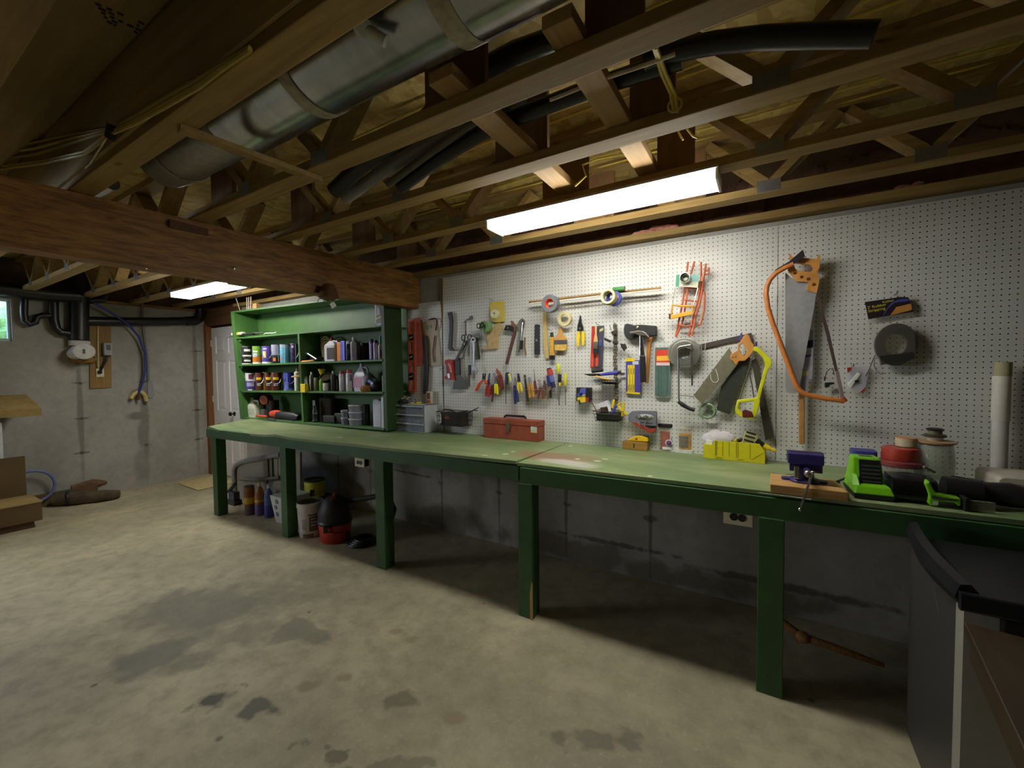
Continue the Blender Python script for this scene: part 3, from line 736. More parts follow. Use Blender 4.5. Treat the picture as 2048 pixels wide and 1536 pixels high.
can('paint_can', 'sky-blue paint can on the upper left shelf', 'paint can', GP1, 560.5, 582, 689, 2, .085, (92, 164, 196), [(.84, .98, (150, 160, 170))], [(.14, .3, -.9, .2, (216, 110, 70)), (.02, .98, -.15, .07, (190, 220, 240))], lid=(120, 120, 120))
can('paint_can', 'dark purple paint can beside the shelf divider', 'paint can', GP1, 581.5, 598, 687.5, 2, .085, (58, 36, 80), [], [(.02, .98, .25, .09, (196, 206, 240)), (.78, .9, -.5, .3, (190, 170, 210))], bail=.62)
can('paint_can', 'white and purple paint can, first on the middle shelf', 'paint can', GP2, 491.5, 513, 745, 3, .09, (84, 66, 140), [(.52, .97, (206, 206, 206))], [(.62, .9, .05, .45, (104, 50, 74)), (.22, .44, -.1, .7, (176, 164, 214)), (0, .05, -.2, .4, W_)], lid=(70, 64, 90), bail=.45)
BR = (92, 40, 30)
for xl, xr, yt, lab in ((511, 527.5, 745.5, 'brown paint can with a yellow oval, nearest the white and purple can'), (529.5, 546, 745, 'brown paint can with a yellow oval, in front of the yellow can'), (543.5, 563, 745, 'brown paint can with a yellow oval and wire handle, nearest the blue can')):
    can('paint_can', lab, 'paint can', GP2, xl, xr, yt, 3, .075 if xl != 529.5 else .09, BR, [], [(.6, .74, -.1, .6, (226, 196, 40)), (.26, .42, -.1, .45, (160, 170, 176)), (.44, .52, -.1, .5, (40, 24, 20))], lid=(140, 120, 116), bail=.5)
for xl, xr, lab in ((525, 545, 'yellow can tucked behind the brown paint cans'), (553, 568, 'yellow can between the brown paint cans and the blue can')):
    can('paint_can', lab, 'paint can', GP2, xl, xr, 744.5, 3, .16, (222, 204, 30), lid=(200, 190, 60))
can('paint_can', 'blue paint can on the middle left shelf', 'paint can', GP2, 567.5, 590, 745, 3, .09, (42, 50, 150), [(.0, .12, (120, 130, 200))], [(.05, .5, -.5, .4, (110, 120, 210)), (.05, .98, -.35, .1, (130, 140, 220))], lid=(60, 66, 140), bail=.5)
# ---- bottles
def bottle(name, label, group, xl, xr, yt, row, dy, col, cap, neck=.8, shoulder=.68, patches=(), capf=.14, clearm=False, cat='bottle', sx=1):
    c, r = spot(xl, xr, row, dy); h = hgt(c, yt, (xl+xr)/2)
    t = Thing(name, label, cat, group)
    nr = r*.36
    t.part('body', M().lathe([(r*.9, 0), (r, h*.03), (r, h*shoulder), (r*.8, h*(shoulder+.07)), (nr, h*neck), (nr, h*(1-capf*.6))], c, seg=20), clear(col, .5) if clearm else mt(col, .4))
    t.part('cap', M().lathe([(nr*1.25, h*(1-capf)), (nr*1.25, h*.98), (nr*.9, h)], c, seg=14), mt(cap, .4))
    for z0, z1, off, da, pc in patches: t.part('label_mark', patch(c, r*1.01, h*z0, h*z1, facing(c)+off, da), mt(pc, .5))
    return t
def jug(name, label, xl, xr, yt, row, dy, col, cap, lab=None, dep=.1, hf=.62, clearm=False):
    """rectangular plastic jug with sloping shoulders, loop handle and screw cap"""
    py = shelf(row, xl); y0 = SY+dy
    a, b_ = at(xl, py, Y=y0), at(xr, py, Y=y0); z = zs(row, a.x)+.0006
    w = (b_.x-a.x)*.86; h = at(xl, yt, Y=y0).z-z
    t = Thing(name, label, 'bottle', 'bottles on the shelves')
    mat = clear(col, .55) if clearm else mt(col, .4)
    x0, x1, y1 = a.x, a.x+w, y0+dep
    m = M().rbox(x0, y0, z, x1, y1, z+h*hf, .02)
    m.hexa([(x0+.004, y0+.004, z+h*hf), (x1-.004, y0+.004, z+h*hf), (x1-.004, y1-.004, z+h*hf), (x0+.004, y1-.004, z+h*hf), (x0+w*.3, y0+dep*.35, z+h*.86), (x0+w*.55, y0+dep*.35, z+h*.86), (x0+w*.55, y1-dep*.35, z+h*.86), (x0+w*.3, y1-dep*.35, z+h*.86)])
    t.part('body', m, mat)
    cx = x0+w*.42
    t.part('cap', M().lathe([(.018, 0), (.018, h*.13), (.012, h*.14)], (cx, y0+dep/2, z+h*.85), seg=14), mt(cap, .4))
    t.part('handle', M().tube([(cx+.02, y0+dep/2, z+h*.84), (x1-.02, y0+dep/2, z+h*.82), (x1-.008, y0+dep/2, z+h*.72), (x1-.012, y0+dep/2, z+h*hf)], .011, 8), mat)
    if lab:
        (f0, f1, g0, g1, lc) = lab
        t.part('label', M().box(x0+w*f0, y0-.0015, z+h*g0, x0+w*f1, y0+.001, z+h*g1), mt(lc, .5), False)
    return t
GB = 'bottles on the shelves'
# upper right shelf
jug('jug', 'translucent grey jug with a red cap and a black label', 647.5, 674, 675, 2, .05, (196, 196, 206), (170, 44, 44), (.3, .92, .08, .56, (40, 30, 28)), .09, .66)
c = at(655, 704, Y=SY+.17)
m = M()
for i, r in enumerate((.135, .122, .108, .094)): m.torus(c+Vector((.02*i, -.01*i, .02-.012*i)), r, .008, (.2, 1, .15), 30, 6)
one('hose_coil', 'coil of beige hose behind the jug with the red cap', 'hose', m, mt((150, 140, 84), .6))
pz = zs(2, at(625, 720, Y=SY+.08).x)
t = Thing('putty_gun', 'green and silver tool leaning beside the shelf divider', 'tool')
t.part('handle', M().tube([at(604, 704, Y=SY+.06), at(618, 709, Y=SY+.06)], .012, 8), mt((40, 110, 96), .4))
t.part('barrel', M().tube([at(617, 708, Y=SY+.06), at(634, 719, Y=SY+.06)], .014, 10), CHROME)
one('paint_roller_tray', 'dark tray edge lying under the green handled tool', 'tray', M().bar(at(606, 713, Y=SY+.12), at(640, 717, Y=SY+.12), .03, .08, (0, 1, 0)), BLACK)
one('wood_handle', 'orange-brown turned wooden handle lying on the upper shelf', 'dowel', M().tube([at(601, 724, Y=SY+.02), at(618, 722.5, Y=SY+.02), at(628, 721, Y=SY+.02)], [.012, .012, .008], 10), mt((196, 124, 52), .5))  # loose wooden handle lying on the shelf
def tin(label, xl, xr, yt, row, dy, col, capc, patches=(), metal=.1):
    c, r = spot(xl, xr, row, dy); h = hgt(c, yt, (xl+xr)/2)
    t = Thing('spray_can', label, 'spray can', 'spray cans on the shelves')
    t.part('body', M().lathe([(r*.96, 0), (r, .006), (r, h*.8), (r*.8, h*.86)], c, seg=20), mt(col, .3, metal))
    t.part('cap', M().lathe([(r*.82, h*.85), (r*.8, h*.98), (r*.6, h)], c, seg=16), mt(capc, .35))
    for z0, z1, off, da, pc in patches: t.part('label_mark', patch(c, r*1.01, h*z0, h*z1, facing(c)+off, da), mt(pc, .4))
    return t
c, r = spot(676.5, 686, 2, .06); h = hgt(c, 685, 681)
t = Thing('tin_box', 'orange rectangular tin standing beside the blue tin', 'tin'); t.part('body', M().box(c.x-.025, c.y-.02, c.z, c.x+.03, c.y+.03, c.z+h), mt((206, 120, 44), .3, .3), False, .003)
c, r = spot(684.5, 694, 2, .055); h = hgt(c, 682.5, 689)
t = Thing('tin_box', 'bright blue rectangular tin on the upper right shelf', 'tin'); t.part('body', M().box(c.x-.03, c.y-.02, c.z, c.x+.03, c.y+.03, c.z+h), mt((72, 80, 190), .3, .3), False, .003)
t.part('label_mark', M().box(c.x+.012, c.y-.0215, c.z+.01, c.x+.02, c.y-.019, c.z+h-.01), mt((200, 206, 240), .4), False)
tin('navy spray can with a white nozzle beside the blue tin', 692, 702.5, 682, 2, .06, (44, 40, 84), (210, 210, 215), [(.3, .6, -.2, .6, (90, 86, 90))])
bottle('spray_bottle', 'grey trigger spray bottle standing on the upper right shelf', GB, 701.5, 714, 674, 2, .06, (160, 156, 160), (180, 180, 178), .82, .72, [(.1, .6, -.2, .5, (150, 136, 150))])
can('metal_can', 'dull dark grey can behind the trigger spray bottle', 'can', 'cans on the upper right shelf', 710, 727, 688, 2, .13, (84, 84, 84), lid=(70, 70, 70))
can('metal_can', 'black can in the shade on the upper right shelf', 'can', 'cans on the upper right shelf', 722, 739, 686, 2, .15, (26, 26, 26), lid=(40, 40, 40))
tin('purple and white spray can with a clear dark cap', 738.5, 749, 678, 2, .06, (120, 96, 170), (60, 56, 70), [(.05, .78, -.4, .25, (214, 214, 236))])
tin('lilac spray can nearest the purple and white spray can', 747, 757, 680, 2, .055, (176, 170, 206), (70, 60, 70), [(.05, .78, .2, .2, (232, 232, 240))])
bottle('glue_bottle', 'white glue bottle with a pointed green nozzle', GB, 756.5, 768, 672, 2, .05, (190, 176, 180), (30, 110, 84), .66, .55, [(.1, .4, .1, .5, (110, 60, 120))], .34)
# middle right shelf
one('caulk_tube', 'white caulk tube standing beside the shelf divider', 'tube', M().lathe([(.024, 0), (.024, .19), (.008, .2), (.006, .23)], spot(588.5, 600, 3, .05)[0], seg=16), WHITE)
t = Thing('utility_light', 'small yellow and wooden tool hung on the divider edge', 'tool')
t.part('body', M().box(*(at(600.5, 768, Y=SY-.02)+Vector((-.004, 0, -.085))), *(at(606, 768, Y=SY-.02)+Vector((.03, .04, .0)))), YELLOW, False, .004)
t.part('handle', M().tube([at(599.5, 729, Y=SY-.012), at(599, 752, Y=SY-.012)], .007, 8), mt((150, 92, 52), .5))
t.part('pin', M().tube([at(584, 753.5, Y=SY-.02), at(600, 752, Y=SY-.02)], .008, 8), TANW)
tin('pale blue spray can at the left of the middle right shelf', 609, 618, 753, 3, .05, (176, 200, 214), (150, 170, 186))
bottle('bottle', 'dark bottle with a white cap beside the pale blue spray can', GB, 619, 629, 744, 3, .06, (70, 66, 70), (206, 206, 196), .86, .74, [(.02, .8, -.7, .2, (206, 200, 200))])
can('metal_can', 'grey-green square can on the middle right shelf', 'can', 'cans on the middle right shelf', 627.5, 640, 755, 3, .09, (120, 130, 100), lid=(90, 96, 80))
bottle('bottle', 'lime green bottle under the yellow funnel', GB, 639, 647, 757, 3, .05, (124, 176, 60), (120, 160, 60), .9, .8)
c = at(643, 744, Y=SY+.07)
one('funnel', 'yellow plastic funnel perched on the lime green bottle', 'funnel', M().lathe([(.008, -.05), (.01, -.03), (.032, .02), (.034, .03), (.03, .03), (.008, -.028)], c, (.1, 0, 1), 18), YELLOW)
can('metal_can', 'white can under the tilted metal lid', 'can', 'cans on the middle right shelf', 646, 661, 766, 3, .06, (196, 190, 196), lid=None)
c = at(652, 754, Y=SY+.05)
one('metal_lid', 'tilted round metal lid lying on the white can', 'dish', M().lathe([(.055, 0), (.058, .012), (.052, .012), (.05, .002), (.001, .002)], c, (.45, -.6, .8), 24), mt((110, 104, 84), .3, .8))  # loose metal lid resting tilted on the can
bottle('bottle', 'slim dark bottle with a pale cap on the middle right shelf', GB, 662, 672, 742, 3, .06, (46, 44, 58), (190, 186, 200), .86, .76)
bottle('bottle', 'olive label dark bottle just behind the slim dark bottle', GB, 670, 679, 752, 3, .1, (60, 58, 46), (40, 40, 40), .9, .82, [(.1, .8, -.3, .4, (130, 134, 100))])
tin('white spray can with a red cap, nearer the slim dark bottle', 678.5, 690.5, 742, 3, .05, (200, 194, 210), (170, 60, 70))
tin('white spray can with a tilted red disc cap, nearer the gallon jug', 692.5, 706.5, 740, 3, .05, (206, 202, 212), (186, 70, 72), [(.5, .8, .4, .3, (110, 96, 150))])
jug('gallon_jug', 'clear gallon jug with a big loop handle and a colourful label', 706.5, 733, 726, 3, .05, (196, 196, 216), (200, 200, 220), (.0, .8, .12, .5, (186, 140, 170)), .1, .55)
m = M().ball(at(731, 778, Y=SY+.025), .055, .04, .035, 16, 9, .1, 5)
one('sponge', 'brown natural sponge lying in front of the gallon jug', 'sponge', m, mt((140, 96, 44), .95, 0, .35, 60, .9))
t = Thing('heat_gun', 'dark blue and black gadget behind the sponge', 'tool')
t.part('body', M().ball(at(752, 772, Y=SY+.08), .06, .05, .05, 14, 9, .05, 2), mt((30, 34, 46), .4))
t.part('nozzle', M().tube([at(738, 762, Y=SY+.06), at(746, 766, Y=SY+.06)], .016, 10), mt((110, 120, 190), .3))
t.part('cord', M().tube([at(733, 742, Y=SY+.16), at(742, 750, Y=SY+.15), at(752, 758, Y=SY+.13), at(758, 768, Y=SY+.1)], .009, 8), BLACK)
one('jar', 'slim beige jar by the end panel of the middle shelf', 'jar', M().lathe([(.016, 0), (.018, .12), (.02, .122), (.02, .14)], spot(766, 771, 3, .03)[0], seg=16), mt((150, 150, 120), .4))
# lower left shelf
jug('jug', 'white plastic jug with a grip handle on the lowest shelf', 487, 513, 795, 4, .06, (216, 216, 196), (200, 200, 190), (.4, .95, .12, .46, (190, 190, 176)), .11, .6)
t = Thing('air_blower', 'orange and black power tool with a round mouth on the lowest shelf', 'power tool')
c = at(527, 800, Y=SY+.06)
t.part('mouth', M().lathe([(.034, -.0), (.052, .0), (.056, .05), (.05, .09), (.02, .1), (.02, .06), (.034, .01)], c, (-.35, 1, .1), 22), mt((150, 70, 38), .45))
t.part('inside', M().lathe([(.036, .004), (.01, .05)], c, (-.35, 1, .1), 18), mt((70, 22, 14), .6))
t.part('body', M().rbox(c.x-.03, SY+.09, zs(4, c.x), c.x+.1, SY+.19, zs(4, c.x)+.2, .03, 3, 'Z'), mt((34, 24, 22), .5))
t.part('tank', M().rbox(c.x-.05, SY+.05, zs(4, c.x)+.02, c.x+.02, SY+.11, zs(4, c.x)+.1, .01, 3, 'Z'), mt((96, 88, 92), .3))
t.part('trigger', M().tube([at(513, 831, Y=SY+.03), at(534, 833, Y=SY+.03)], .012, 8), mt((210, 84, 52), .45))
t = Thing('power_drill', 'orange and black drill lying on the lowest left shelf', 'power tool')
z0 = zs(4, at(560, 835, Y=SY+.06).x)
a, b_ = at(543, 828, Y=SY+.06), at(575, 832, Y=SY+.06); c2 = at(594, 834, Y=SY+.06)
t.part('body', M().tube([(a.x, a.y, z0+.055), (a.x+.08, a.y, z0+.062), (b_.x, a.y, z0+.05)], [.03, .04, .034], 14), mt((206, 74, 50), .45))
t.part('motor', M().tube([(a.x+.14, a.y, z0+.052), (c2.x-.06, a.y+.01, z0+.045), (c2.x, a.y+.02, z0+.035)], [.043, .045, .03], 14), BLACK)
t.part('base_plate', M().box(a.x-.05, a.y-.05, z0, c2.x-.02, a.y+.05, z0+.008), STEEL, False)
t.part('cord', M().tube([at(533, 836, Y=SY+.0), at(539, 841, Y=SY-.01), at(549, 841.5, Y=SY-.012), at(552, 838, Y=SY+.0)], .004, 6), BLACK)
# lower right shelf
t = Thing('work_light', 'black and silver handheld torch standing on the lowest right shelf', 'torch')
c, r = spot(626, 637, 4, .06)
t.part('body', M().lathe([(.03, 0), (.034, .012), (.026, .03), (.03, .06), (.03, .11), (.024, .13), (.024, .17)], c, seg=18), mt((60, 66, 66), .3, .5))
t.part('band', M().lathe([(.031, .085), (.031, .1)], c, seg=18), CHROME)
t.part('card', M().obox(c+Vector((-.02, 0, .19)), (.04, .004, .06)), mt((150, 150, 168), .5), label='pale tag')
one('toolbag', 'dark brown pouch slumped behind the torch', 'pouch', M().rbox(at(636, 800, Y=SY+.12).x, SY+.12, zs(4, -2.6)+.001, at(662, 800, Y=SY+.12).x, SY+.2, zs(4, -2.6)+.24, .03, 3, 'Z'), mt((52, 44, 34), .9, 0, .35, 20, .6))
x0, x1 = at(646, 846, Y=SY+.05).x, at(668, 848, Y=SY+.05).x
one('black_case', 'small black case lying on the lowest right shelf', 'case', M().rbox(x0, SY+.05, zs(4, x0)+.0006, x1, SY+.13, zs(4, x0)+.075, .012, 3, 'X'), BLACKR)
one('charger_block', 'little black charger next to the stacked tubs', 'charger', M().rbox(at(669, 846, Y=SY+.07).x, SY+.07, zs(4, -2.3)+.004, at(682, 848, Y=SY+.07).x, SY+.14, zs(4, -2.3)+.1, .012, 3, 'X'), mt((24, 26, 24), .6))
TUB = clear((168, 168, 186), .55, .2); RIMM = clear((220, 220, 235), .75, .2)
def tubs(xl, xr, yt, n, dy, lab):
    c, r = spot(xl, xr, 4, dy); h = hgt(c, yt, (xl+xr)/2)/n
    for k in range(n):
        t = Thing('plastic_tub', lab[k], 'plastic tub', 'clear lidded tubs stacked on the lowest shelf')
        b = c+Vector((0, 0, k*h+.0004*k))
        t.part('body', M().lathe([(r*.86, 0), (r*.93, h*.82)], b, seg=24), TUB)
        t.part('lid', M().lathe([(r*.97, h*.8), (r, h*.84), (r, h*.97), (r*.8, h)], b, seg=24), RIMM)
tubs(682, 697, 820, 2, .06, ['small clear tub at the bottom of the shorter stack', 'small clear tub on top of the shorter stack'])
tubs(697, 727, 809.5, 3, .07, ['wide clear tub at the bottom of the taller stack', 'wide clear tub in the middle of the taller stack', 'wide clear tub on top of the taller stack'])
can('metal_can', 'black can beside the taller stack of tubs', 'can', 'cans on the lower shelf', 726, 741, 809, 4, .12, (34, 36, 32), lid=(40, 40, 40))
for xl, xr, yt, yb, dy, lab in ((745.5, 763, 798.5, 849.5, .05, 'white translucent slab-shaped bottle on the lowest shelf'), (762, 773, 792.5, 852, .02, 'taller narrow white plastic piece by the end panel')):
    y = SY+dy; a, b_ = at(xl, yb, Y=y), at(xr, yb, Y=y); z = zs(4, (a.x+b_.x)/2)+.001; zt = at(xl, yt, Y=y).z
    t = Thing('plastic_container', lab, 'plastic container', 'white plastic containers on the lowest shelf')
    t.part('body', M().rbox(a.x, y, z, b_.x, y+.05, zt-.012, .012, 3, 'Z'), mt((206, 206, 220), .35))
    t.part('lid', M().rbox(a.x+.004, y+.004, zt-.012, b_.x-.03, y+.046, zt, .01, 3, 'Z'), mt((190, 190, 208), .35))
# top shelf opening
t = Thing('caulking_gun', 'white and yellow caulk tube with grey tip lying at the shelf end', 'caulk tube')
z = at(466, 671, Y=SY+.03)
t.part('tube', M().tube([at(465, 669, Y=SY+.03), at(488, 667, Y=SY+.03)], .02, 14), mt((206, 200, 176), .4))
t.part('band', M().tube([at(471, 668.5, Y=SY+.03), at(480, 667.6, Y=SY+.03)], .0212, 14), YELLOW)
t.part('grip', M().tube([at(485, 669, Y=SY+.01), at(508, 668, Y=SY+.01)], .012, 10), BLACK)
t.part('nozzle', M().tube([at(507, 667, Y=SY+.03), at(527, 665.5, Y=SY+.03)], [.014, .006], 10), STEEL)
one('drawer_pull', 'white plastic pull handle lying on the top shelf', 'handle', M().tube([at(528, 669, Y=SY+.0), at(530.5, 666.5, Y=SY+.0), at(549, 666, Y=SY+.0), at(552, 664, Y=SY+.0)], .005, 8), WHITE)
one('hook_wire', 'thin dark wire hook sticking out at the shelf end', 'hook', M().tube([at(452, 675.5, Y=SY-.03), at(459, 674, Y=SY), at(467, 672, Y=SY+.01)], .004, 6), DSTEEL)
c = at(760, 630, Y=SY+.1); y = SY+.05
a, b_ = at(751, 650, Y=y), at(764.5, 648, Y=y)
t = Thing('product_box', 'upright black and white product box with a yellow stripe on the top shelf', 'box')
z0 = zs(1, a.x)+.0006; zt = at(751, 604, Y=y).z
t.part('body', M().box(a.x, y, z0, b_.x, y+.06, zt), mt((36, 32, 46), .4), False, .002)
t.part('white_edge', M().box(a.x-.001, y-.0015, z0, a.x+.014, y, zt), WHITE, False)
t.part('white_base', M().box(a.x, y-.0015, z0, b_.x, y, z0+.022), mt((180, 190, 220), .4), False)
hh = zt-z0
t.part('stripe', M().prism([(a.x+.015, y-.001, z0+hh*.27), (b_.x, y-.001, z0+hh*.34), (b_.x, y-.001, z0+hh*.42), (a.x+.015, y-.001, z0+hh*.33)], (0, -.001, 0)), YELLOW, False)
t.part('picture_patch', M().prism([(a.x+.02, y-.001, z0+hh*.42), (b_.x-.02, y-.001, z0+hh*.46), (b_.x-.03, y-.001, z0+hh*.7), (a.x+.03, y-.001, z0+hh*.8)], (0, -.001, 0)), mt((150, 140, 180), .4), False)
# on the top board
def on_top(px): return 623-(px-461)*37.5/303
y = SY+.06
p0, p1 = at(505, on_top(505), Y=y), at(513, on_top(513), Y=y)
ztop = lambda X: at(461, 623, Y=SY).z+(at(764, 585.5, Y=SY).z-at(461, 623, Y=SY).z)*(X-at(461, 623, Y=SY).x)/(at(764, 585.5, Y=SY).x-at(461, 623, Y=SY).x)
one('wood_block', 'small pale wood block on top of the shelving', 'wood block', M().box(p0.x, y, ztop(p0.x)+.001, p1.x, y+.05, ztop(p0.x)+.07), TANW, None, False)
for i, (px, lean) in enumerate(((494, 1.5), (497.5, .8), (501.5, -.6))):
    b0 = at(px, on_top(px)-.5, Y=y); b1 = at(px-lean*.4, 595-i*.8, Y=y); b0.z = ztop(b0.x)+.001
    one('paint_stick', ['thin pale stick, first of three upright on the shelving top', 'thin pale stick, middle of three upright on the shelving top', 'thin pale stick next to the wood block on the shelving top'][i], 'stick', M().bar(b0, b1, .012, .006, (0, 1, 0)), mt((214, 196, 170), .7), 'sticks on top of the shelving', False)
one('tilted_stick', 'thin pale stick tilted on the shelving top, apart from the others', 'stick', M().bar(at(480, on_top(480), Y=y), at(472, 596.5, Y=y), .007, .006, (0, 1, 0)), mt((200, 186, 164), .7), None, False)
# ================================================================ tools hung on the pegboard
class H(Thing):
    """thing hanging on the board; outlines are traced on a plane Y metres off the wall"""
    def plate(s, name, px, Y, t, mat, holes=(), bevel=0.0, label=None, parent=None):
        return s.part(name, M().plate(px, Y, t, holes), mat, False, bevel, parent, label)
    def rod(s, name, px, Y, r, mat, seg=8, label=None):
        Ys = Y if isinstance(Y, (list, tuple)) else [Y]*len(px)
        return s.part(name, M().tube([at(x, y, Y=q) for (x, y), q in zip(px, Ys)], r, seg), mat, label=label)
def rollc(px, py, Y): return at(px, py, Y=Y)
def peg(px, py, Y=-.06, label='short metal peg hook'):
    a = at(px, py, Y=0)
    return one('peg_hook', label, 'peg hook', M().tube([a+Vector((0, .004, 0)), a+Vector((0, Y, 0)), a+Vector((0, Y-.004, .012))], .0025, 6), STEEL, 'peg hooks on the pegboard')
# -- left piece of board
t = H('plastic_sheet', 'flat pink-red plastic sheet hanging behind the orange level', 'plastic sheet')
t.plate('sheet', [(806.5, 642), (811, 640.5), (837, 635), (840, 637), (850, 724), (846, 730), (818, 732), (812.5, 731)], -.012, .005, mt((190, 104, 98), .5))
t.plate('dark_edge', [(841, 640), (843.5, 640), (851.5, 722), (848, 729), (847, 728), (848.5, 722)], -.014, .004, mt((130, 74, 40), .5))
t = H('spirit_level', 'long orange spirit level hanging on the left pegboard', 'level')
sl = [[(819.8, y0), (824.4, y0), (824.6, y1), (820.2, y1)] for y0, y1 in ((646, 654), (655, 664.5), (670, 680), (684, 704), (709, 719), (723, 731), (733.5, 742.5), (747.5, 758.5), (761.5, 781))]
t.plate('body', [(815, 644.5), (827, 642), (828.5, 784.5), (817, 785)], -.045, .02, mt((200, 100, 72), .5), sl, .001)
t.plate('flange', [(827, 642), (828.5, 641.8), (829.8, 784), (828.5, 784.5)], -.05, .028, mt((176, 84, 60), .5))
for y0, y1 in ((669, 681), (708, 720), (746, 760)):
    t.plate('vial_holder', [(817.5, y0), (826, y0), (826.3, y1), (817.9, y1)], -.048, .022, mt((30, 34, 60), .3))
    t.rod('vial', [(819.5, (y0+y1)/2+1), (824.5, (y0+y1)/2-1)], -.05, .006, mt((190, 200, 120), .2))
t = H('saw_guard', 'translucent amber plastic sheet with two round holes beside the level', 'plastic sheet')
t.plate('sheet', [(845, 644.5), (858, 639.5), (872.5, 637), (883, 731), (855.5, 733)], -.012, .003, clear((176, 150, 96), .72, .35), [arc(854.8, 654.5, 3.2, 4.2), arc(863, 653, 2.9, 3.2)])
t = H('rubber_strap', 'dark red strap with a hooked top hanging over the amber sheet', 'strap')
t.rod('hook', [(858, 639), (865, 637), (870, 636.5), (873.5, 640), (873.8, 648), (871.5, 661)], -.025, .006, mt((104, 40, 34), .5))
t.rod('strap', [(870, 671), (867.5, 690), (866, 703), (867, 716), (869, 724)], -.022, .005, mt((112, 42, 36), .5))
t = H('saw_sheath', 'long black blade sheath hanging between the level and the amber sheet', 'sheath')
t.plate('sheath', [(846.5, 674), (849, 670.5), (852.5, 673), (855, 684), (856.5, 740), (853.8, 786), (848, 788), (852, 740), (849.5, 700)], -.03, .012, mt((34, 28, 30), .5))
t.plate('blue_side', [(849, 700), (851.5, 740), (847.8, 788), (846, 786), (847.5, 735)], -.028, .008, mt((58, 66, 110), .5))
t = H('pry_bar', 'black flat pry bar hanging near the left pegboard edge', 'pry bar')
t.plate('bar', [(895, 624.5), (897, 628), (899, 624), (902.5, 623.5), (905, 640), (904.5, 660), (902.5, 697), (899, 699), (896, 696), (898.5, 660), (898.3, 641)], -.03, .012, BLACK)
t.plate('claw', [(896, 696), (902.5, 695), (904, 698), (911, 701), (904, 702), (898, 700.5)], -.045, .025, BLACK)
t = H('hex_key', 'chrome T-shaped key with a long shank hanging above the black shears', 'key tool')
t.rod('shank', [(931.5, 643), (931.8, 672)], -.03, .0055, CHROME)
t.rod('cross_bar', [(928, 645), (937, 638)], -.03, .006, CHROME)
t.plate('square_tab', [(938.5, 633), (944.5, 631.5), (944.5, 638), (939, 639)], -.02, .01, DSTEEL)
t = H('shears', 'long black shears with open ring handles', 'shears')
for cx, cy in ((926.5, 675.5), (938.8, 674.5)):
    t.part('ring_handle', M().torus(at(cx, cy, Y=-.045), .022, .004, (.2, 1, 0), 18, 6), BLACK)
t.plate('blade', [(928, 680), (934, 682), (922, 706), (914, 722), (912.5, 714), (920, 700)], -.04, .006, mt((44, 40, 34), .4, .4))
t.plate('blade', [(934, 680), (938, 682), (930, 703), (926, 718), (924.5, 705)], -.034, .006, mt((78, 76, 64), .4, .4))
t.part('pivot', M().lathe([(.006, 0), (.006, .01)], at(930, 688, Y=-.04), (0, -1, 0), 10), STEEL)
t = H('putty_knife', 'wide putty knife with a black handle, its blade hanging down', 'putty knife')
t.plate('handle', [(911, 716), (915, 713), (919, 718), (920, 750), (909.5, 750), (909.5, 720)], -.035, .016, BLACK, bevel=.003)
t.plate('blade', [(910, 750), (920, 750), (929, 760), (936.5, 777), (905, 778)], -.03, .003, mt((78, 80, 72), .45, .5))
t = H('putty_knife', 'narrow putty knife right beside the wide one', 'putty knife')
t.plate('handle', [(936, 730), (940.5, 730), (940.5, 750), (936, 750)], -.035, .014, BLACK, bevel=.002)
t.plate('blade', [(936, 750), (940, 750), (940, 773), (936.5, 773)], -.03, .003, mt((70, 66, 60), .45, .5))
t = H('wrench', 'chrome combination wrench hanging beside the shears', 'wrench')
t.plate('shank', [(944.2, 681), (949.5, 681), (949, 733), (946, 733)], -.055, .008, CHROME, bevel=.001)
t.part('ring_end', M().ring(at(947, 680, Y=-.051), .024, .013, .012), CHROME)
t.plate('open_end', [(945.5, 731), (950, 731), (952.5, 736), (956.5, 740), (953, 747), (950.5, 742), (946.5, 741), (943, 738)], -.055, .011, CHROME, bevel=.001)
t = H('scraper', 'flat grey-green scraper blade behind the chrome wrench', 'scraper')
t.plate('blade', [(945, 676), (950, 674.5), (955, 676), (960.5, 718.5), (951.5, 720), (948, 690)], -.022, .004, mt((80, 82, 66), .5, .3))
one('metal_bar', 'slim grey metal bar hanging between the narrow putty knife and the wrench', 'metal bar', M().plate([(939.5, 678), (943.5, 677), (944, 719), (940.5, 720)], -.028, .006), mt((150, 148, 146), .4, .5), None, False)
t = H('chalk_reel', 'red plastic line reel wound with pink string', 'line reel')
t.plate('frame', [(888.5, 721), (896, 718.5), (905, 720), (904, 727), (906, 742), (907, 755), (908.5, 760), (889, 758), (888, 753.5), (893, 751), (892, 730), (889, 727)], -.045, .028, RED, bevel=.002)
t.rod('string', [(896.5, 728), (900, 733), (902, 745)], -.05, .012, mt((210, 140, 150), .8))
t.plate('clip', [(894, 748), (899, 746), (900, 756), (896, 757)], -.05, .006, STEEL)
t.rod('line_end', [(889, 735), (884, 737), (880, 739)], -.03, .002, BLACK)
t = H('blister_pack', 'yellow blister pack holding a pale roll', 'blister pack')
t.plate('card', [(979, 605), (1007.5, 601.5), (1010, 643), (994, 645), (979.5, 641)], -.015, .003, mt((206, 180, 60), .4))
t.part('roll', M().ring(at(990, 628, Y=-.034), .034, .011, .03), mt((214, 214, 190), .6))
t.plate('bubble', [(980, 612), (1001, 610), (1003, 642), (981, 640)], -.052, .036, clear((230, 220, 150), .18))
t = H('green_tape_roll', 'green roll with a dark hole, behind the small scissors', 'tape roll')
t.part('roll', M().ring(at(972, 654.5, Y=-.06), .046, .021, .055), mt((112, 150, 96), .6))
t = H('scissors', 'small scissors hanging over the green roll', 'scissors')
for cx, cy, r in ((957, 651.5, .02), (964, 649.5, .02)):
    t.part('ring_handle', M().torus(at(cx, cy, Y=-.1), r, .004, (.3, 1, 0), 18, 6), BLACK)
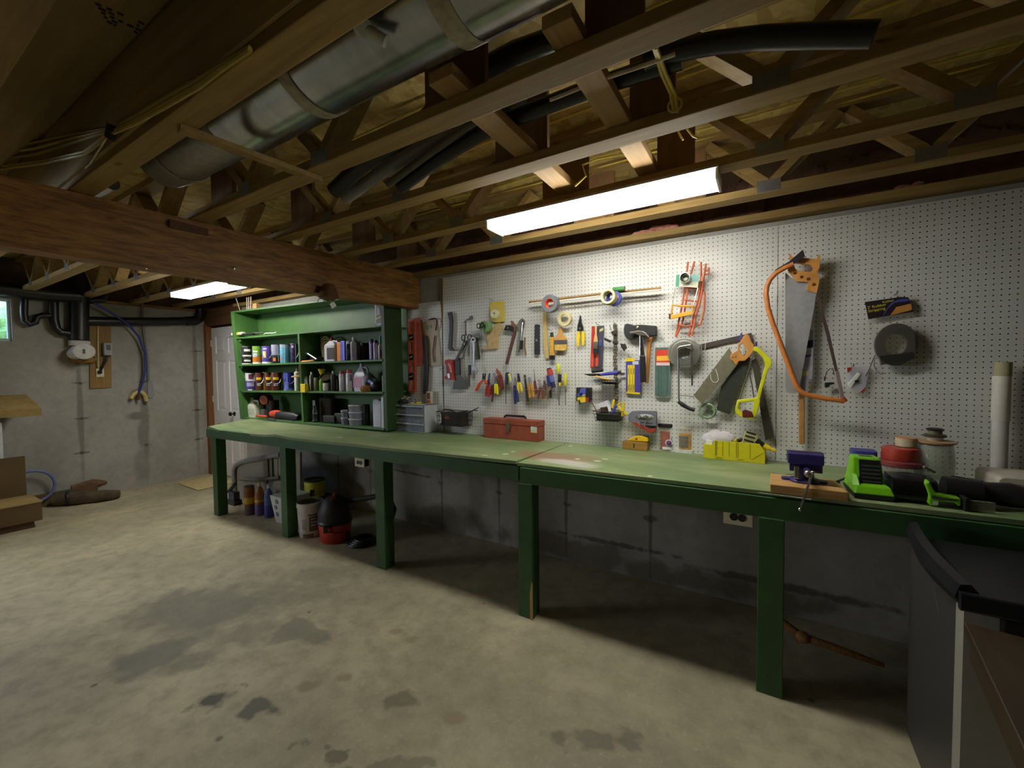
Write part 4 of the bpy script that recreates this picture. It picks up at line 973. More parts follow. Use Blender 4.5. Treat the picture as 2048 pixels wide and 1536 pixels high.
t.plate('blade', [(962, 660), (966, 659), (970, 671), (976.5, 697), (967, 675)], -.098, .004, CHROME)
t.plate('blade', [(964, 659), (967.5, 661), (975, 690), (976.5, 697), (966, 671)], -.094, .004, STEEL)
t = H('paper_packet', 'tan paper packet hanging below the yellow blister pack', 'paper packet')
t.plate('packet', [(971, 670), (982, 660), (990, 648), (999, 645), (1006, 652), (996.5, 672), (994.6, 697.5), (978, 699), (964.5, 700), (975, 684)], -.022, .014, mt((190, 164, 118), .85, var=.2), bevel=.003)
t = H('pipe_wrench', 'pipe wrench with a slanted brown handle', 'wrench')
t.plate('handle', [(1026, 663), (1030, 660), (1032, 664), (1015, 729), (1010, 728)], -.04, .012, mt((92, 56, 50), .5), bevel=.002)
t.plate('jaw', [(1007, 660), (1012, 650), (1024, 652), (1028, 655), (1026, 664), (1018, 661), (1010, 661)], -.045, .02, mt((52, 42, 40), .5, .4), [arc(1014, 655.5, 2.6, 2.4, n=10)], .001)
t.plate('head', [(1021, 642), (1023, 641), (1032, 653), (1029, 663), (1024, 658)], -.044, .018, mt((124, 92, 66), .5, .2), bevel=.001)
t = H('adjustable_wrench', 'grey adjustable wrench with a rounded head', 'wrench')
t.plate('head', [(1034, 652), (1037, 642), (1042, 636.5), (1046, 637), (1049, 642), (1046, 656), (1041, 668), (1037, 663)], -.035, .014, mt((132, 130, 124), .4, .6), bevel=.003)
t.plate('handle', [(1037, 660), (1042, 662), (1039, 690), (1037.5, 705), (1034.5, 704), (1035.5, 680)], -.033, .01, mt((140, 138, 134), .4, .6), bevel=.002)
t = H('screwdriver', 'screwdriver with a black grip hanging by the adjustable wrench', 'screwdriver')
t.rod('shaft', [(1046, 645), (1043.5, 681)], -.045, .005, CHROME); t.rod('grip', [(1043, 681), (1041.5, 699)], -.045, .014, BLACK, 10)
t.rod('ring', [(1044, 643), (1049, 642)], -.045, .006, CHROME)
t = H('key_bundle', 'thin brass-brown strip hanging beside the black-gripped screwdriver', 'strip')
t.plate('strip', [(1048, 674), (1051, 676), (1050, 690), (1053, 710), (1050, 711), (1047, 692)], -.03, .006, mt((134, 108, 66), .5))
t = H('file_sheath', 'black flat pouch hanging left of the wooden stick', 'pouch')
t.plate('sheath', [(1069, 649.5), (1071, 648.5), (1078, 649), (1078.5, 708), (1076.5, 709.5), (1069, 709), (1068.3, 705)], -.03, .016, mt((38, 40, 46), .6), bevel=.003)
t.plate('mark', [(1071, 678), (1075, 678), (1075, 683), (1071, 683)], -.0306, .001, mt((110, 112, 116), .6))
t = H('paint_stick', 'long pale wooden stick hanging under the grey duct tape', 'stick')
t.plate('stick', [(1085.3, 623.5), (1093, 623.5), (1095.5, 690), (1097.8, 716), (1091, 717.5), (1086.5, 690)], -.02, .008, mt((190, 166, 106), .7), bevel=.001)
t = H('paint_brush', 'narrow brush with a yellow wooden handle and black end', 'paint brush')
t.plate('tip', [(1100, 665), (1105.5, 664), (1106.5, 674), (1099.5, 675)], -.04, .014, mt((40, 60, 40), .5), bevel=.003)
t.plate('handle', [(1099.5, 674), (1107, 674), (1107, 704), (1109, 711), (1098.5, 711), (1099.8, 702)], -.042, .014, mt((206, 156, 52), .5), bevel=.003)
t.plate('ferrule', [(1098.8, 710.5), (1108.5, 710.5), (1108, 719.5), (1099, 719)], -.043, .016, BLACK)
t = H('paint_brush', 'wide paint brush hanging bristles down below the beige tape', 'paint brush')
t.plate('handle', [(1117, 655), (1122, 653), (1123.5, 663), (1126, 670), (1132, 675), (1132.5, 681), (1108.5, 682), (1109, 676), (1114.5, 670), (1117, 664)], -.04, .014, mt((196, 144, 70), .55), bevel=.003)
t.plate('ferrule', [(1108.3, 680.5), (1132.5, 679.5), (1132.5, 688), (1108.5, 689)], -.043, .02, STEEL)
t.plate('bristles', [(1108.7, 688.5), (1132.5, 687.5), (1132, 699.5), (1125, 701), (1109, 700.5)], -.041, .016, mt((206, 170, 84), .8, var=.3, sc=90))
one('tape_roll', 'beige masking tape roll hanging above the wide paint brush', 'tape roll', M().ring(at(1129.5, 638, Y=-.055), .051, .033, .025, (0, 1, 0), 30), mt((202, 190, 138), .6), 'tape rolls on the pegboard')
t = H('wire_stripper', 'wire stripper with yellow handles', 'pliers')
t.plate('jaws', [(1159.5, 629.5), (1161.5, 633), (1163, 646), (1166, 654), (1166, 662), (1154, 662), (1155, 650), (1158, 640)], -.035, .01, mt((44, 42, 44), .4, .5), bevel=.001)
t.plate('handle', [(1153.5, 663), (1159, 663), (1159.8, 672), (1157.5, 693), (1154, 693), (1152, 680)], -.04, .016, YELLOW, bevel=.003)
t.plate('handle', [(1163, 663), (1167.5, 662), (1169, 670), (1168, 690), (1164, 692.5), (1162.5, 675)], -.04, .016, YELLOW, bevel=.003)
t.part('pivot', M().lathe([(.007, 0), (.007, .01)], at(1160.5, 657, Y=-.035), (0, -1, 0), 10), STEEL)
# -- rods with tape rolls
t = H('rod_pair', 'pair of long slender rods lying across pegs under the tape rolls', 'rods')
t.rod('rod', [(1058.5, 604), (1120, 597.5), (1200, 588), (1322, 576.5)], -.075, .009, mt((150, 118, 76), .6), label='brown wooden rod')
t.rod('rod', [(1062, 607), (1125, 601), (1215, 590.5), (1323, 579.5)], -.09, .0055, mt((222, 218, 204), .3), label='thin white rod')
t = H('duct_tape', 'grey duct tape roll with an orange core', 'tape roll', 'tape rolls on the pegboard')
t.part('tape', M().ring(at(1101.5, 607.5, Y=-.12), .061, .0355, .052, (0, 1, 0), 32), mt((112, 116, 124), .45))
t.part('core', M().ring(at(1101.5, 607.5, Y=-.12), .0355, .032, .05, (0, 1, 0), 32), ORANGE)
t = H('masking_tape', 'cream tape roll in front of the blue tape', 'tape roll', 'tape rolls on the pegboard')
t.part('tape', M().ring(at(1216.5, 593, Y=-.15), .0485, .036, .03, (0, 1, 0), 32), mt((200, 190, 154), .5))
t.part('core', M().ring(at(1216.5, 593, Y=-.15), .036, .034, .03, (0, 1, 0), 32), mt((214, 210, 190), .6))
one('tape_roll', 'yellowish tape roll sandwiched between the cream and blue tape', 'tape roll', M().ring(at(1220, 596, Y=-.118), .0475, .036, .024, (0, 1, 0), 32), mt((190, 170, 90), .5), 'tape rolls on the pegboard')
one('tape_roll', 'blue tape roll nearest the board at the right end of the rods', 'tape roll', M().ring(at(1228, 597, Y=-.09), .05, .034, .024, (0, 1, 0), 32), mt((64, 72, 168), .5), 'tape rolls on the pegboard')
t = H('green_tube', 'short green tube lying on the rods by the blue tape', 'tube')
t.rod('tube', [(1226, 579), (1248, 577)], -.1, .014, mt((66, 140, 72), .4), 12)
t.rod('end_cap', [(1247.5, 577.2), (1250, 577)], -.1, .0155, mt((90, 120, 70), .4), 12)
# -- middle
t = H('brush_pack', 'red and dark blue carded pack with a wooden brush on its front', 'carded pack')
t.plate('card', [(1183.5, 652.5), (1208, 651), (1205, 733), (1180.5, 736)], -.02, .004, mt((64, 66, 84), .45))
t.plate('red_side', [(1183.5, 652.5), (1191, 652), (1188, 735), (1180.5, 736)], -.022, .003, RED)
t.plate('red_bar', [(1182.5, 707), (1187, 707), (1186.3, 733), (1182, 733.4)], -.024, .003, mt((214, 80, 50), .5))
t.plate('red_bar', [(1191, 707), (1197, 707), (1196, 732), (1191, 732.5)], -.024, .003, mt((214, 80, 50), .5))
t.plate('picture_mark', [(1197, 680), (1203, 679), (1202.5, 692), (1197, 693)], -.0215, .002, mt((74, 84, 150), .5))
t.plate('gold_mark', [(1199, 659), (1207, 655), (1206, 661), (1199, 664)], -.0215, .002, mt((200, 190, 110), .5))
t = H('paint_brush', 'slim brush with a pale wooden handle in front of the red pack', 'paint brush')
t.plate('handle', [(1189.5, 652), (1191.5, 650), (1193.5, 652.5), (1193, 668), (1195, 679), (1195.3, 684), (1186.5, 684), (1188, 676), (1190, 666)], -.05, .01, mt((206, 170, 104), .55), bevel=.002)
t.plate('ferrule', [(1186.3, 683.5), (1195.3, 683.5), (1194.5, 697), (1186.5, 697)], -.052, .014, mt((120, 116, 96), .4, .6))
t.plate('bristles', [(1186.7, 697), (1194.5, 697), (1195, 707), (1187, 709)], -.051, .012, mt((26, 26, 24), .8))
# chain with links
m = []
t = H('hanging_chain', 'dark metal chain hanging down the middle of the pegboard', 'chain')
pts = [(1230, 650), (1231.5, 690), (1229.8, 720), (1231.5, 740), (1232.5, 775), (1233.5, 812)]
def along(f):
    d = [0]
    for i in range(1, len(pts)): d.append(d[-1]+math.hypot(pts[i][0]-pts[i-1][0], pts[i][1]-pts[i-1][1]))
    s_ = f*d[-1]
    for i in range(1, len(pts)):
        if s_ <= d[i]+1e-9:
            q = (s_-d[i-1])/(d[i]-d[i-1]); return (pts[i-1][0]+(pts[i][0]-pts[i-1][0])*q, pts[i-1][1]+(pts[i][1]-pts[i-1][1])*q)
CH = mt((96, 88, 72), .4, .75, .3)
NL = 26
for i in range(NL):
    x, y = along((i+.5)/NL); c = at(x+(1.2 if i % 2 else -1.2), y, Y=-.05)
    q = M()
    for sx in (-1, 1): q.tube([c+Vector((sx*.0065, 0, -.011)), c+Vector((sx*.0065, 0, .011))], .0035, 6)
    q.torus(c+Vector((0, 0, .011)), .0065, .0035, (0, 1, 0) if i % 2 else (0, 1, .3), 10, 6).torus(c+Vector((0, 0, -.011)), .0065, .0035, (0, 1, 0), 10, 6)
    t.part('link', q, CH)
t.plate('top_ring', [(1228, 650), (1234, 649), (1235, 664), (1234, 684), (1230, 684), (1229, 664)], -.042, .008, mt((104, 96, 78), .5, .6))
for px, lab in (([(1221, 664), (1227, 661), (1231, 668), (1226, 672)], 'grey clamp clip on the upper chain'), ([(1208, 675), (1222, 681), (1219, 685.5), (1208, 680)], 'dark clip left of the chain'),
                ([(1225, 682), (1235, 683), (1235, 688), (1225, 687)], 'dark clip across the chain'), ([(1240, 687), (1250, 688), (1253, 696), (1247, 702), (1242, 694)], 'dark clip right of the chain')):
    one('binder_clip', lab, 'clip', M().plate(px, -.07, .02), IRON, 'clips round the chain', False, .002)
one('peg_wire', 'thin wire prong sticking up beside the chain top', 'wire', M().tube([at(1219, 650, Y=-.06), at(1223, 661, Y=-.03)], .002, 6), IRON)
t = H('hatchet', 'hatchet in a black head cover with a wooden handle', 'hatchet')
t.plate('handle', [(1296, 668), (1303, 668), (1304.5, 674), (1301, 690), (1299.5, 720), (1296, 767), (1289.5, 766), (1292.5, 720), (1293.5, 690)], -.04, .02, mt((176, 116, 50), .5), bevel=.004)
t.plate('head_cover', [(1247, 658), (1248.5, 650), (1254, 646.5), (1268, 650), (1282, 649), (1312.5, 651.5), (1312.5, 671.5), (1300, 672), (1280, 672), (1268, 677), (1260, 680.5), (1252, 676), (1247.5, 667)], -.05, .034, mt((34, 34, 36), .5), bevel=.005)
t.part('rivet', M().lathe([(.009, 0), (.008, .004), (.003, .006)], at(1275.5, 655, Y=-.05), (0, -1, 0), 12), mt((170, 160, 110), .3, .8))
t = H('claw_hammer', 'claw hammer with a chrome neck and black grip', 'hammer')
t.plate('head', [(1259, 663.5), (1268, 663), (1275, 661), (1285, 662), (1292, 666), (1299, 674), (1297, 676), (1290, 671), (1285, 671), (1278, 671.5), (1271, 667.5), (1260, 668)], -.09, .026, mt((120, 112, 104), .35, .7), bevel=.003)
t.plate('neck', [(1279, 670), (1285, 669.5), (1289, 711), (1279, 711)], -.085, .014, CHROME, bevel=.003)
t.plate('grip', [(1279, 711), (1289, 711), (1290.5, 730), (1291.5, 764), (1280, 765.5), (1279, 735)], -.09, .024, BLACK, bevel=.005)
t = H('blade_pack', 'yellow and violet pack of blades hung beside the hammer grip', 'blade pack')
t.plate('card', [(1251.5, 721), (1282, 720), (1281.5, 787), (1252, 785)], -.022, .005, mt((74, 66, 150), .45))
t.plate('yellow_top', [(1251, 716), (1269, 715.5), (1269, 722), (1251.5, 723)], -.024, .003, YELLOW)
t.plate('yellow_base', [(1252, 783), (1280, 785), (1279.5, 789), (1253, 786.5)], -.024, .003, YELLOW)
t.plate('white_tag', [(1265, 722), (1277, 722), (1277, 729), (1265, 729)], -.0235, .002, mt((196, 196, 206), .5))
for k in range(3):
    x = 1255.2+k*4.9
    bl = t.plate('blade', [(x, 730), (x+4.2, 730), (x+3.9, 783.5), (x, 783.5)], -.027, .004, YELLOW)
    for y in (737, 769): t.plate('blade_print', [(x+1.4, y), (x+2.6, y), (x+2.6, y+12), (x+1.4, y+12)], -.0276, .001, mt((70, 60, 20), .6), parent=bl)
t = H('cable_tie_pack', 'clear bag of dark green cable ties with a red and yellow label', 'pack')
t.plate('bag', [(1309.5, 683), (1341, 683), (1340.5, 796), (1308.5, 795)], -.03, .003, clear((220, 226, 220), .1))
t.plate('ties', [(1310, 695), (1340.5, 694), (1340, 792), (1327, 795), (1309.5, 792)], -.027, .016, mt((18, 78, 66), .35, var=.25, sc=40), bevel=.003)
for x in (1316, 1321, 1333): t.rod('tie', [(x, 732), (x+1.5, 760), (x-.5, 790)], -.03, .0018, mt((44, 112, 98), .3))
lb = t.plate('label', [(1312, 700.5), (1339.5, 699.5), (1339.5, 731), (1312.5, 731)], -.032, .002, mt((206, 60, 36), .5))
t.plate('label_band', [(1313.5, 712), (1339, 711), (1339, 721), (1313.5, 722)], -.0325, .001, mt((236, 176, 60), .5), parent=lb)
t.plate('label_foot', [(1312.5, 725), (1339.5, 725), (1339.5, 731), (1312.5, 731)], -.0325, .001, mt((214, 190, 190), .5), parent=lb)
t = H('strap_coil', 'wide coil of flat grey strapping hung on the board', 'coil')
for i in range(4): t.part('turn', M().ring(at(1368, 706, Y=-.05), .094-.0145*i, .0798-.0148*i, .02-.001*i, (0, 1, 0), 36), mt((126-i*4, 126-i*4, 118-i*4), .4, .4))
t = H('old_hacksaw', 'grey metal hacksaw frame with a black handle, hanging through the coil', 'hacksaw')
t.rod('frame', [(1381, 690), (1360, 693.5), (1356, 697), (1356.5, 730), (1357.5, 795), (1358.5, 803)], -.085, .0055, mt((136, 134, 128), .35, .8))
t.rod('blade_post', [(1382, 690), (1383.5, 700)], -.085, .005, mt((120, 116, 110), .4, .8))
t.plate('blade', [(1381, 698), (1385.5, 698), (1386, 770), (1382.5, 773)], -.084, .002, mt((74, 66, 60), .5, .5))
t.rod('lower_arm', [(1358, 790), (1375, 790.5), (1388, 793.5)], -.085, .005, mt((130, 126, 118), .4, .8))
t.rod('handle', [(1356.5, 803), (1366, 810), (1378, 817), (1389.5, 820)], -.085, [.01, .014, .011, .013], BLACK, 10)
t = H('framing_square', 'dark steel framing square hung behind the handsaws', 'square')
t.plate('long_leg', [(1399, 689), (1503, 665.5), (1505, 674.5), (1400, 698)], -.015, .003, mt((84, 76, 72), .5, .5))
t.plate('short_leg', [(1495, 667.5), (1503, 665.5), (1509, 692), (1501, 693)], -.0155, .003, mt((84, 76, 72), .5, .5))
t = H('orange_rack', 'orange metal rack frames stacked and hung high on the board', 'rack')
ORR = mt((188, 96, 58), .45)
for px in ([(1376, 524), (1371, 566), (1364, 612), (1351, 674)], [(1389, 523), (1381, 550), (1374, 590), (1366, 640), (1352, 674)], [(1402, 524), (1402, 560), (1396, 600), (1385, 640), (1377, 673)], [(1412, 527), (1407, 560), (1400, 605), (1390, 640), (1384, 672)]):
    t.rod('rail', px, -.05, .0058, ORR)
for px in ([(1369, 600), (1394, 603)], [(1358, 650), (1372, 653), (1386, 650)], [(1372, 575), (1398, 578)], [(1409, 541), (1418, 542), (1418, 548), (1408, 549)]):
    t.rod('rung', px, -.055, .0048, ORR)
for px in ([(1407, 583), (1409, 590), (1408, 620), (1401, 649), (1395, 650)], [(1418, 540), (1417.5, 535)]):
    t.rod('side_loop', px, -.065, .006, ORR)
t.plate('bracket', [(1400, 553), (1407, 552), (1406, 562), (1401, 563)], -.065, .012, ORR)
t = H('hose_clamp_card', 'green and white card with a silver ring on it in front of the orange rack', 'carded pack')
t.plate('card', [(1352.5, 549.5), (1398.5, 548), (1395.5, 575), (1351, 573)], -.08, .003, mt((196, 200, 176), .5))
t.plate('green_end', [(1352.5, 549.5), (1359, 549.3), (1357.5, 573.3), (1351, 573)], -.082, .003, mt((44, 146, 110), .45))
t.plate('teal_end', [(1385, 548.7), (1398.5, 548), (1397, 563), (1384, 563)], -.082, .003, mt((120, 176, 170), .45))
t.part('ring', M().ring(at(1371, 555.5, Y=-.1), .031, .026, .03, (.15, 1, 0), 26), CHROME)
t.part('inner_ring', M().ring(at(1371, 556, Y=-.095), .022, .017, .02, (.1, 1, .1), 22), mt((60, 70, 66), .3, .6))
t = H('mini_hacksaw', 'small yellow-orange coping saw frame hung in front of the orange rack', 'saw')
t.plate('grip', [(1340, 631), (1386, 620), (1384.5, 628.5), (1341, 638.5)], -.09, .014, mt((226, 160, 40), .45), bevel=.002)
t.rod('frame', [(1342, 631), (1345, 610), (1358, 612), (1387, 612.5), (1385, 622)], -.085, .006, mt((226, 160, 40), .45))
t.rod('wire', [(1345, 609), (1350, 575)], -.085, .0016, STEEL); t.rod('wire', [(1387, 611), (1396, 576)], -.085, .0022, CHROME)
t.plate('dark_end', [(1337.5, 628), (1341, 627), (1341, 638), (1338, 638)], -.092, .018, BLACK)
one('thin_wire', 'thin white wire dangling in a loop beside the orange rack', 'wire', M().tube([at(x, y, Y=-.03) for x, y in ((1388, 632), (1398, 645), (1402, 655), (1402, 690), (1404, 706), (1410, 700), (1414, 650), (1408, 630), (1398, 606))], .0016, 5), mt((206, 200, 190), .5))
# -- saws
SAWW = mt((196, 136, 66), .5, var=.2, sc=12)
t = H('handsaw', 'handsaw with a wooden handle hanging tilted over the darker blade', 'handsaw')
t.plate('blade', [(1459, 694.5), (1472, 731), (1404.5, 809), (1387, 791)], -.06, .0025, mt((132, 128, 106), .4, .35))
t.plate('handle', [(1459.5, 717), (1461, 709), (1475, 700.5), (1476, 688), (1480, 684), (1489, 669), (1494, 668), (1498, 671), (1503.5, 684), (1508, 690), (1506, 704), (1497, 715), (1489, 722), (1478, 722), (1472, 731)], -.068, .02, SAWW, [[(1481, 689), (1486, 686), (1492, 696), (1494, 706), (1488, 712), (1482, 706), (1479, 697)]], .003)
for x, y in ((1466, 714), (1471, 713), (1465, 722)): t.part('bolt', M().lathe([(.006, 0), (.004, .003)], at(x, y, Y=-.068), (0, -1, 0), 10), mt((200, 170, 110), .3, .8))
t.rod('wire_loop', [(1421, 748), (1421.5, 757), (1426, 764), (1433, 765), (1437, 760), (1435, 749), (1431, 738)], -.063, .0018, WHITE)
t = H('backsaw', 'darker wide saw blade hanging behind the tilted handsaw', 'saw')
t.plate('blade', [(1476, 727), (1496, 728), (1480, 770), (1459, 829), (1433, 820), (1443, 772)], -.04, .003, mt((70, 74, 66), .45, .5))
t.plate('handle', [(1478, 715), (1494, 706), (1500, 716), (1496, 730), (1476, 730)], -.045, .016, mt((60, 48, 34), .6), bevel=.003)
t = H('long_saw_blade', 'long dark saw blade hanging behind the yellow hacksaw', 'saw blade')
t.plate('blade', [(1503, 722), (1512, 716), (1519, 735), (1530, 790), (1548, 875), (1531, 880), (1517, 800)], -.03, .003, mt((90, 86, 76), .45, .5))
t = H('hacksaw', 'bright yellow hacksaw with a boxy frame', 'hacksaw')
t.plate('frame', [(1506, 695), (1512, 692), (1520, 697), (1543, 719), (1544, 729), (1536, 741), (1526, 774), (1520, 798), (1512, 798), (1518, 775), (1527, 742), (1530, 733), (1527, 718), (1514, 704), (1506, 701)], -.09, .02, mt((206, 206, 40), .4), bevel=.003)
t.plate('handle', [(1470, 818), (1474, 800), (1517, 795), (1520, 799), (1520, 804), (1515, 826), (1508, 838), (1495, 838), (1479, 833), (1471, 827)], -.1, .034, mt((206, 206, 40), .4), [[(1479, 806), (1507, 802.5), (1505, 824), (1500, 829), (1483, 824), (1476, 817)]], .004)
t.plate('grip', [(1484, 822), (1490, 819), (1504, 824), (1508, 835), (1485, 835)], -.104, .03, mt((96, 34, 26), .5), bevel=.004)
t.rod('blade', [(1508, 698), (1498, 738), (1478, 800)], -.085, .003, CHROME)
t.rod('blade', [(1498, 742), (1504, 770), (1508, 797)], -.085, .004, CHROME, label='second silver strut')
t.plate('tip', [(1511, 684), (1515, 683), (1514, 695), (1510, 697)], -.06, .006, mt((50, 50, 110), .5))
one('wire_coil', 'small green wire coil hanging at the end of the tilted handsaw', 'coil', M().torus(at(1414.5, 822, Y=-.03), .044, .006, (.1, 1, 0), 28, 8).torus(at(1414.5, 822, Y=-.042), .042, .005, (.1, 1, 0), 28, 8), mt((130, 156, 116), .35))
one('blue_tab', 'small violet tab poking up behind the tilted saw handle', 'tab', M().plate([(1477, 681), (1481, 667), (1485, 664), (1484, 672), (1480, 682)], -.05, .004), mt((74, 72, 150), .5), None, False)
t = H('handsaw', 'large handsaw with a carved wooden handle hanging point down', 'handsaw')
t.plate('blade', [(1570.5, 545), (1583, 556), (1612, 562), (1632.5, 586), (1629, 610), (1597, 785), (1586, 787), (1573, 785), (1571, 775)], -.075, .0025, mt((176, 176, 178), .32, .4, .1))
t.plate('handle', [(1578.5, 508), (1582, 508), (1584, 513.5), (1600, 515), (1620, 517), (1634, 518), (1636.5, 510), (1640, 509.5), (1641, 521), (1638.5, 536), (1634.5, 546), (1639, 552), (1638.5, 562), (1633.5, 586), (1614, 581.5), (1617, 565), (1611, 563.5), (1594, 563), (1586, 552), (1576, 541), (1576, 532), (1580, 525)], -.088, .026, SAWW, [[(1587, 530), (1590, 525.5), (1600, 526), (1622, 530), (1627, 535), (1622, 543), (1600, 543), (1590, 537)]], .004)
for x, y in ((1590, 546), (1603.5, 554), (1617, 558), (1628, 569)): t.part('bolt', M().lathe([(.009, 0), (.006, .003)], at(x, y, Y=-.088), (0, -1, 0), 12), mt((110, 74, 40), .4, .5))
t = H('bow_saw', 'orange tubular bow saw hanging round the large handsaw', 'bow saw')
BOW = [(1587, 528), (1570, 535.5), (1552, 546), (1540, 559), (1534, 572), (1532, 588), (1536, 616), (1546, 648), (1562, 690), (1580, 738), (1590, 765), (1597, 778), (1606, 786.5), (1620, 791), (1650, 797), (1688, 802)]
t.rod('frame_tube', BOW, -.115, .0125, mt((196, 118, 58), .42), 12)
t.plate('blade', [(1632, 592), (1638, 596), (1659, 665), (1677, 745), (1671, 746), (1652, 668)], -.11, .003, mt((96, 78, 74), .45, .5))
t.plate('blade_cover', [(1670, 742), (1678, 742), (1688, 794), (1681, 797)], -.118, .016, mt((176, 160, 160), .3, .6), bevel=.002)
t.plate('lever', [(1606, 499), (1610, 512), (1604, 518), (1582, 531), (1552, 540), (1552, 547), (1550, 540), (1556, 536), (1578, 523)], -.118, .012, mt((52, 48, 52), .4, .4))
t.rod('end_fitting', [(1683, 796), (1690, 804)], -.115, .015, mt((176, 92, 44), .45), 10)
t = H('long_handled_tool', 'hammer-like tool with a bare wooden handle hanging behind the bow saw', 'tool')
t.plate('handle', [(1597.5, 782), (1609.5, 782), (1610, 886), (1609, 889), (1598.5, 889), (1598, 886)], -.05, .024, mt((172, 124, 66), .6, var=.2, sc=14), bevel=.005)
t.plate('metal_socket', [(1598, 758), (1613, 757), (1611, 783), (1599, 783)], -.055, .026, mt((150, 154, 176), .3, .4), bevel=.003)
t.plate('metal_plate', [(1603, 746), (1613, 688), (1620, 656), (1626, 661), (1627, 690), (1625, 757), (1618, 760), (1602, 757)], -.048, .012, mt((206, 206, 224), .25, .35), bevel=.002)
t.plate('dark_band', [(1611.5, 681), (1626.5, 680), (1626, 695), (1610, 696)], -.05, .014, mt((28, 26, 60), .4))
t.plate('dark_band', [(1606.5, 711), (1622, 709), (1622, 713), (1605.5, 715)], -.05, .014, mt((70, 56, 110), .4))
t.plate('yellow_label', [(1602, 743), (1617, 741), (1617, 751), (1601, 752)], -.05, .012, mt((206, 200, 140), .5))
t = H('wire_clip', 'small black plug with a curled wire hanging right of the bow saw blade', 'plug')
t.rod('wire', [(1650, 757), (1653, 744), (1660, 737), (1667, 740), (1668, 750)], -.03, .0022, mt((70, 40, 44), .5))
t.plate('plug', [(1649.5, 766), (1661, 764.5), (1669, 765), (1668, 768), (1660, 770), (1659, 774), (1650, 775)], -.04, .012, BLACK)
t.plate('clip', [(1648, 753), (1652, 754), (1651, 762), (1648, 761)], -.035, .008, mt((70, 40, 50), .5))
t = H('parts_bag', 'small clear bag with red corners hanging under the big orange saw end', 'bag')
t.plate('bag', [(1695, 736), (1738, 733), (1735, 760), (1729, 783.5), (1712, 787), (1697.5, 778)], -.02, .01, clear((210, 208, 220), .45), bevel=.002)
t.plate('red_corner', [(1694.5, 735), (1704, 734.5), (1703, 740), (1695, 746)], -.022, .004, RED)
t.plate('red_corner', [(1719, 786), (1731, 774), (1729.5, 783)], -.022, .004, RED)
t.plate('white_part', [(1696, 768), (1716, 744), (1722, 748), (1702, 776)], -.026, .008, WHITE, bevel=.002)
t.plate('dark_part', [(1709, 761), (1717, 759), (1718, 764), (1711, 766)], -.027, .006, BLACK)
t = H('stripping_pack', 'hanging pack of black rubber strip coiled in a clear bag with a printed header', 'pack')
hd = t.plate('header', [(1730, 604), (1800, 594), (1817, 594.5), (1827, 623.5), (1737, 638.5)], -.03, .006, mt((40, 30, 36), .4))
t.plate('blue_wedge', [(1766, 633.5), (1776, 617), (1790, 605), (1818, 602), (1816, 597), (1800, 598), (1784, 604), (1770, 622)], -.0315, .002, mt((70, 82, 150), .4), parent=hd)
t.plate('wood_picture', [(1780, 631), (1793, 614), (1822, 607), (1824, 620)], -.0315, .002, mt((186, 130, 64), .5), parent=hd)
t.plate('bag', [(1736, 638), (1827, 623), (1831.5, 715), (1830, 720), (1761, 731.5), (1751, 712), (1747, 690)], -.05, .003, clear((176, 170, 150), .12, .25))
m = M()
t.part('coil', M().lathe([(.054, -.015), (.102, -.015), (.104, -.012), (.104, .012), (.102, .015), (.054, .015)], at(1791, 689, Y=-.034), (0, 1, 0), 36, True, .78), mt((36, 35, 33), .55))
t.plate('bag_fold', [(1759, 712), (1826, 704), (1830, 718), (1762, 730)], -.052, .02, clear((50, 48, 46), .6, .3))
p = at(1788, 589, Y=-.03)
def text3(parent, s, px, Y, size, ang, mat, sx=1.0):
    cu = bpy.data.curves.new('lettering', 'FONT'); cu.body = s; cu.size = size; cu.extrude = .0004
    o = bpy.data.objects.new('tmp', cu); COL.objects.link(o)
    dg = bpy.context.evaluated_depsgraph_get(); me = bpy.data.meshes.new_from_object(o.evaluated_get(dg))
    bpy.data.objects.remove(o)
    c = at(*px, Y=Y)
    me.transform(Matrix.Translation(c) @ Matrix.Rotation(ang, 4, 'Y') @ Matrix.Rotation(PI/2, 4, 'X') @ Matrix.Diagonal((sx, 1, 1, 1)))
    me.materials.clear(); me.materials.append(mat)
    k = bpy.data.objects.new('lettering', me); COL.objects.link(k); k.parent = parent; return k
YL = mt((206, 196, 70), .5)
text3(hd, "2' Rubber", (1735, 618), -.0312, .019, -.16, YL)
text3(hd, 'Stripping', (1736.5, 625), -.0312, .019, -.16, YL)
text3(hd, 'Rubber', (1765, 606.5), -.0312, .015, -.16, YL)
one('wire_tail', 'thin dark wire hanging from the corner of the rubber strip pack', 'wire', M().tube([at(x, y, Y=-.03) for x, y in ((1751, 710), (1745, 722), (1738, 740), (1731, 752))], .002, 6), IRON)
t = H('wire_tie', 'thin silver twist wire below the rubber strip pack', 'wire')
t.rod('wire', [(1750, 716), (1748, 730), (1753, 742), (1762, 748), (1772, 746)], -.02, .002, STEEL)
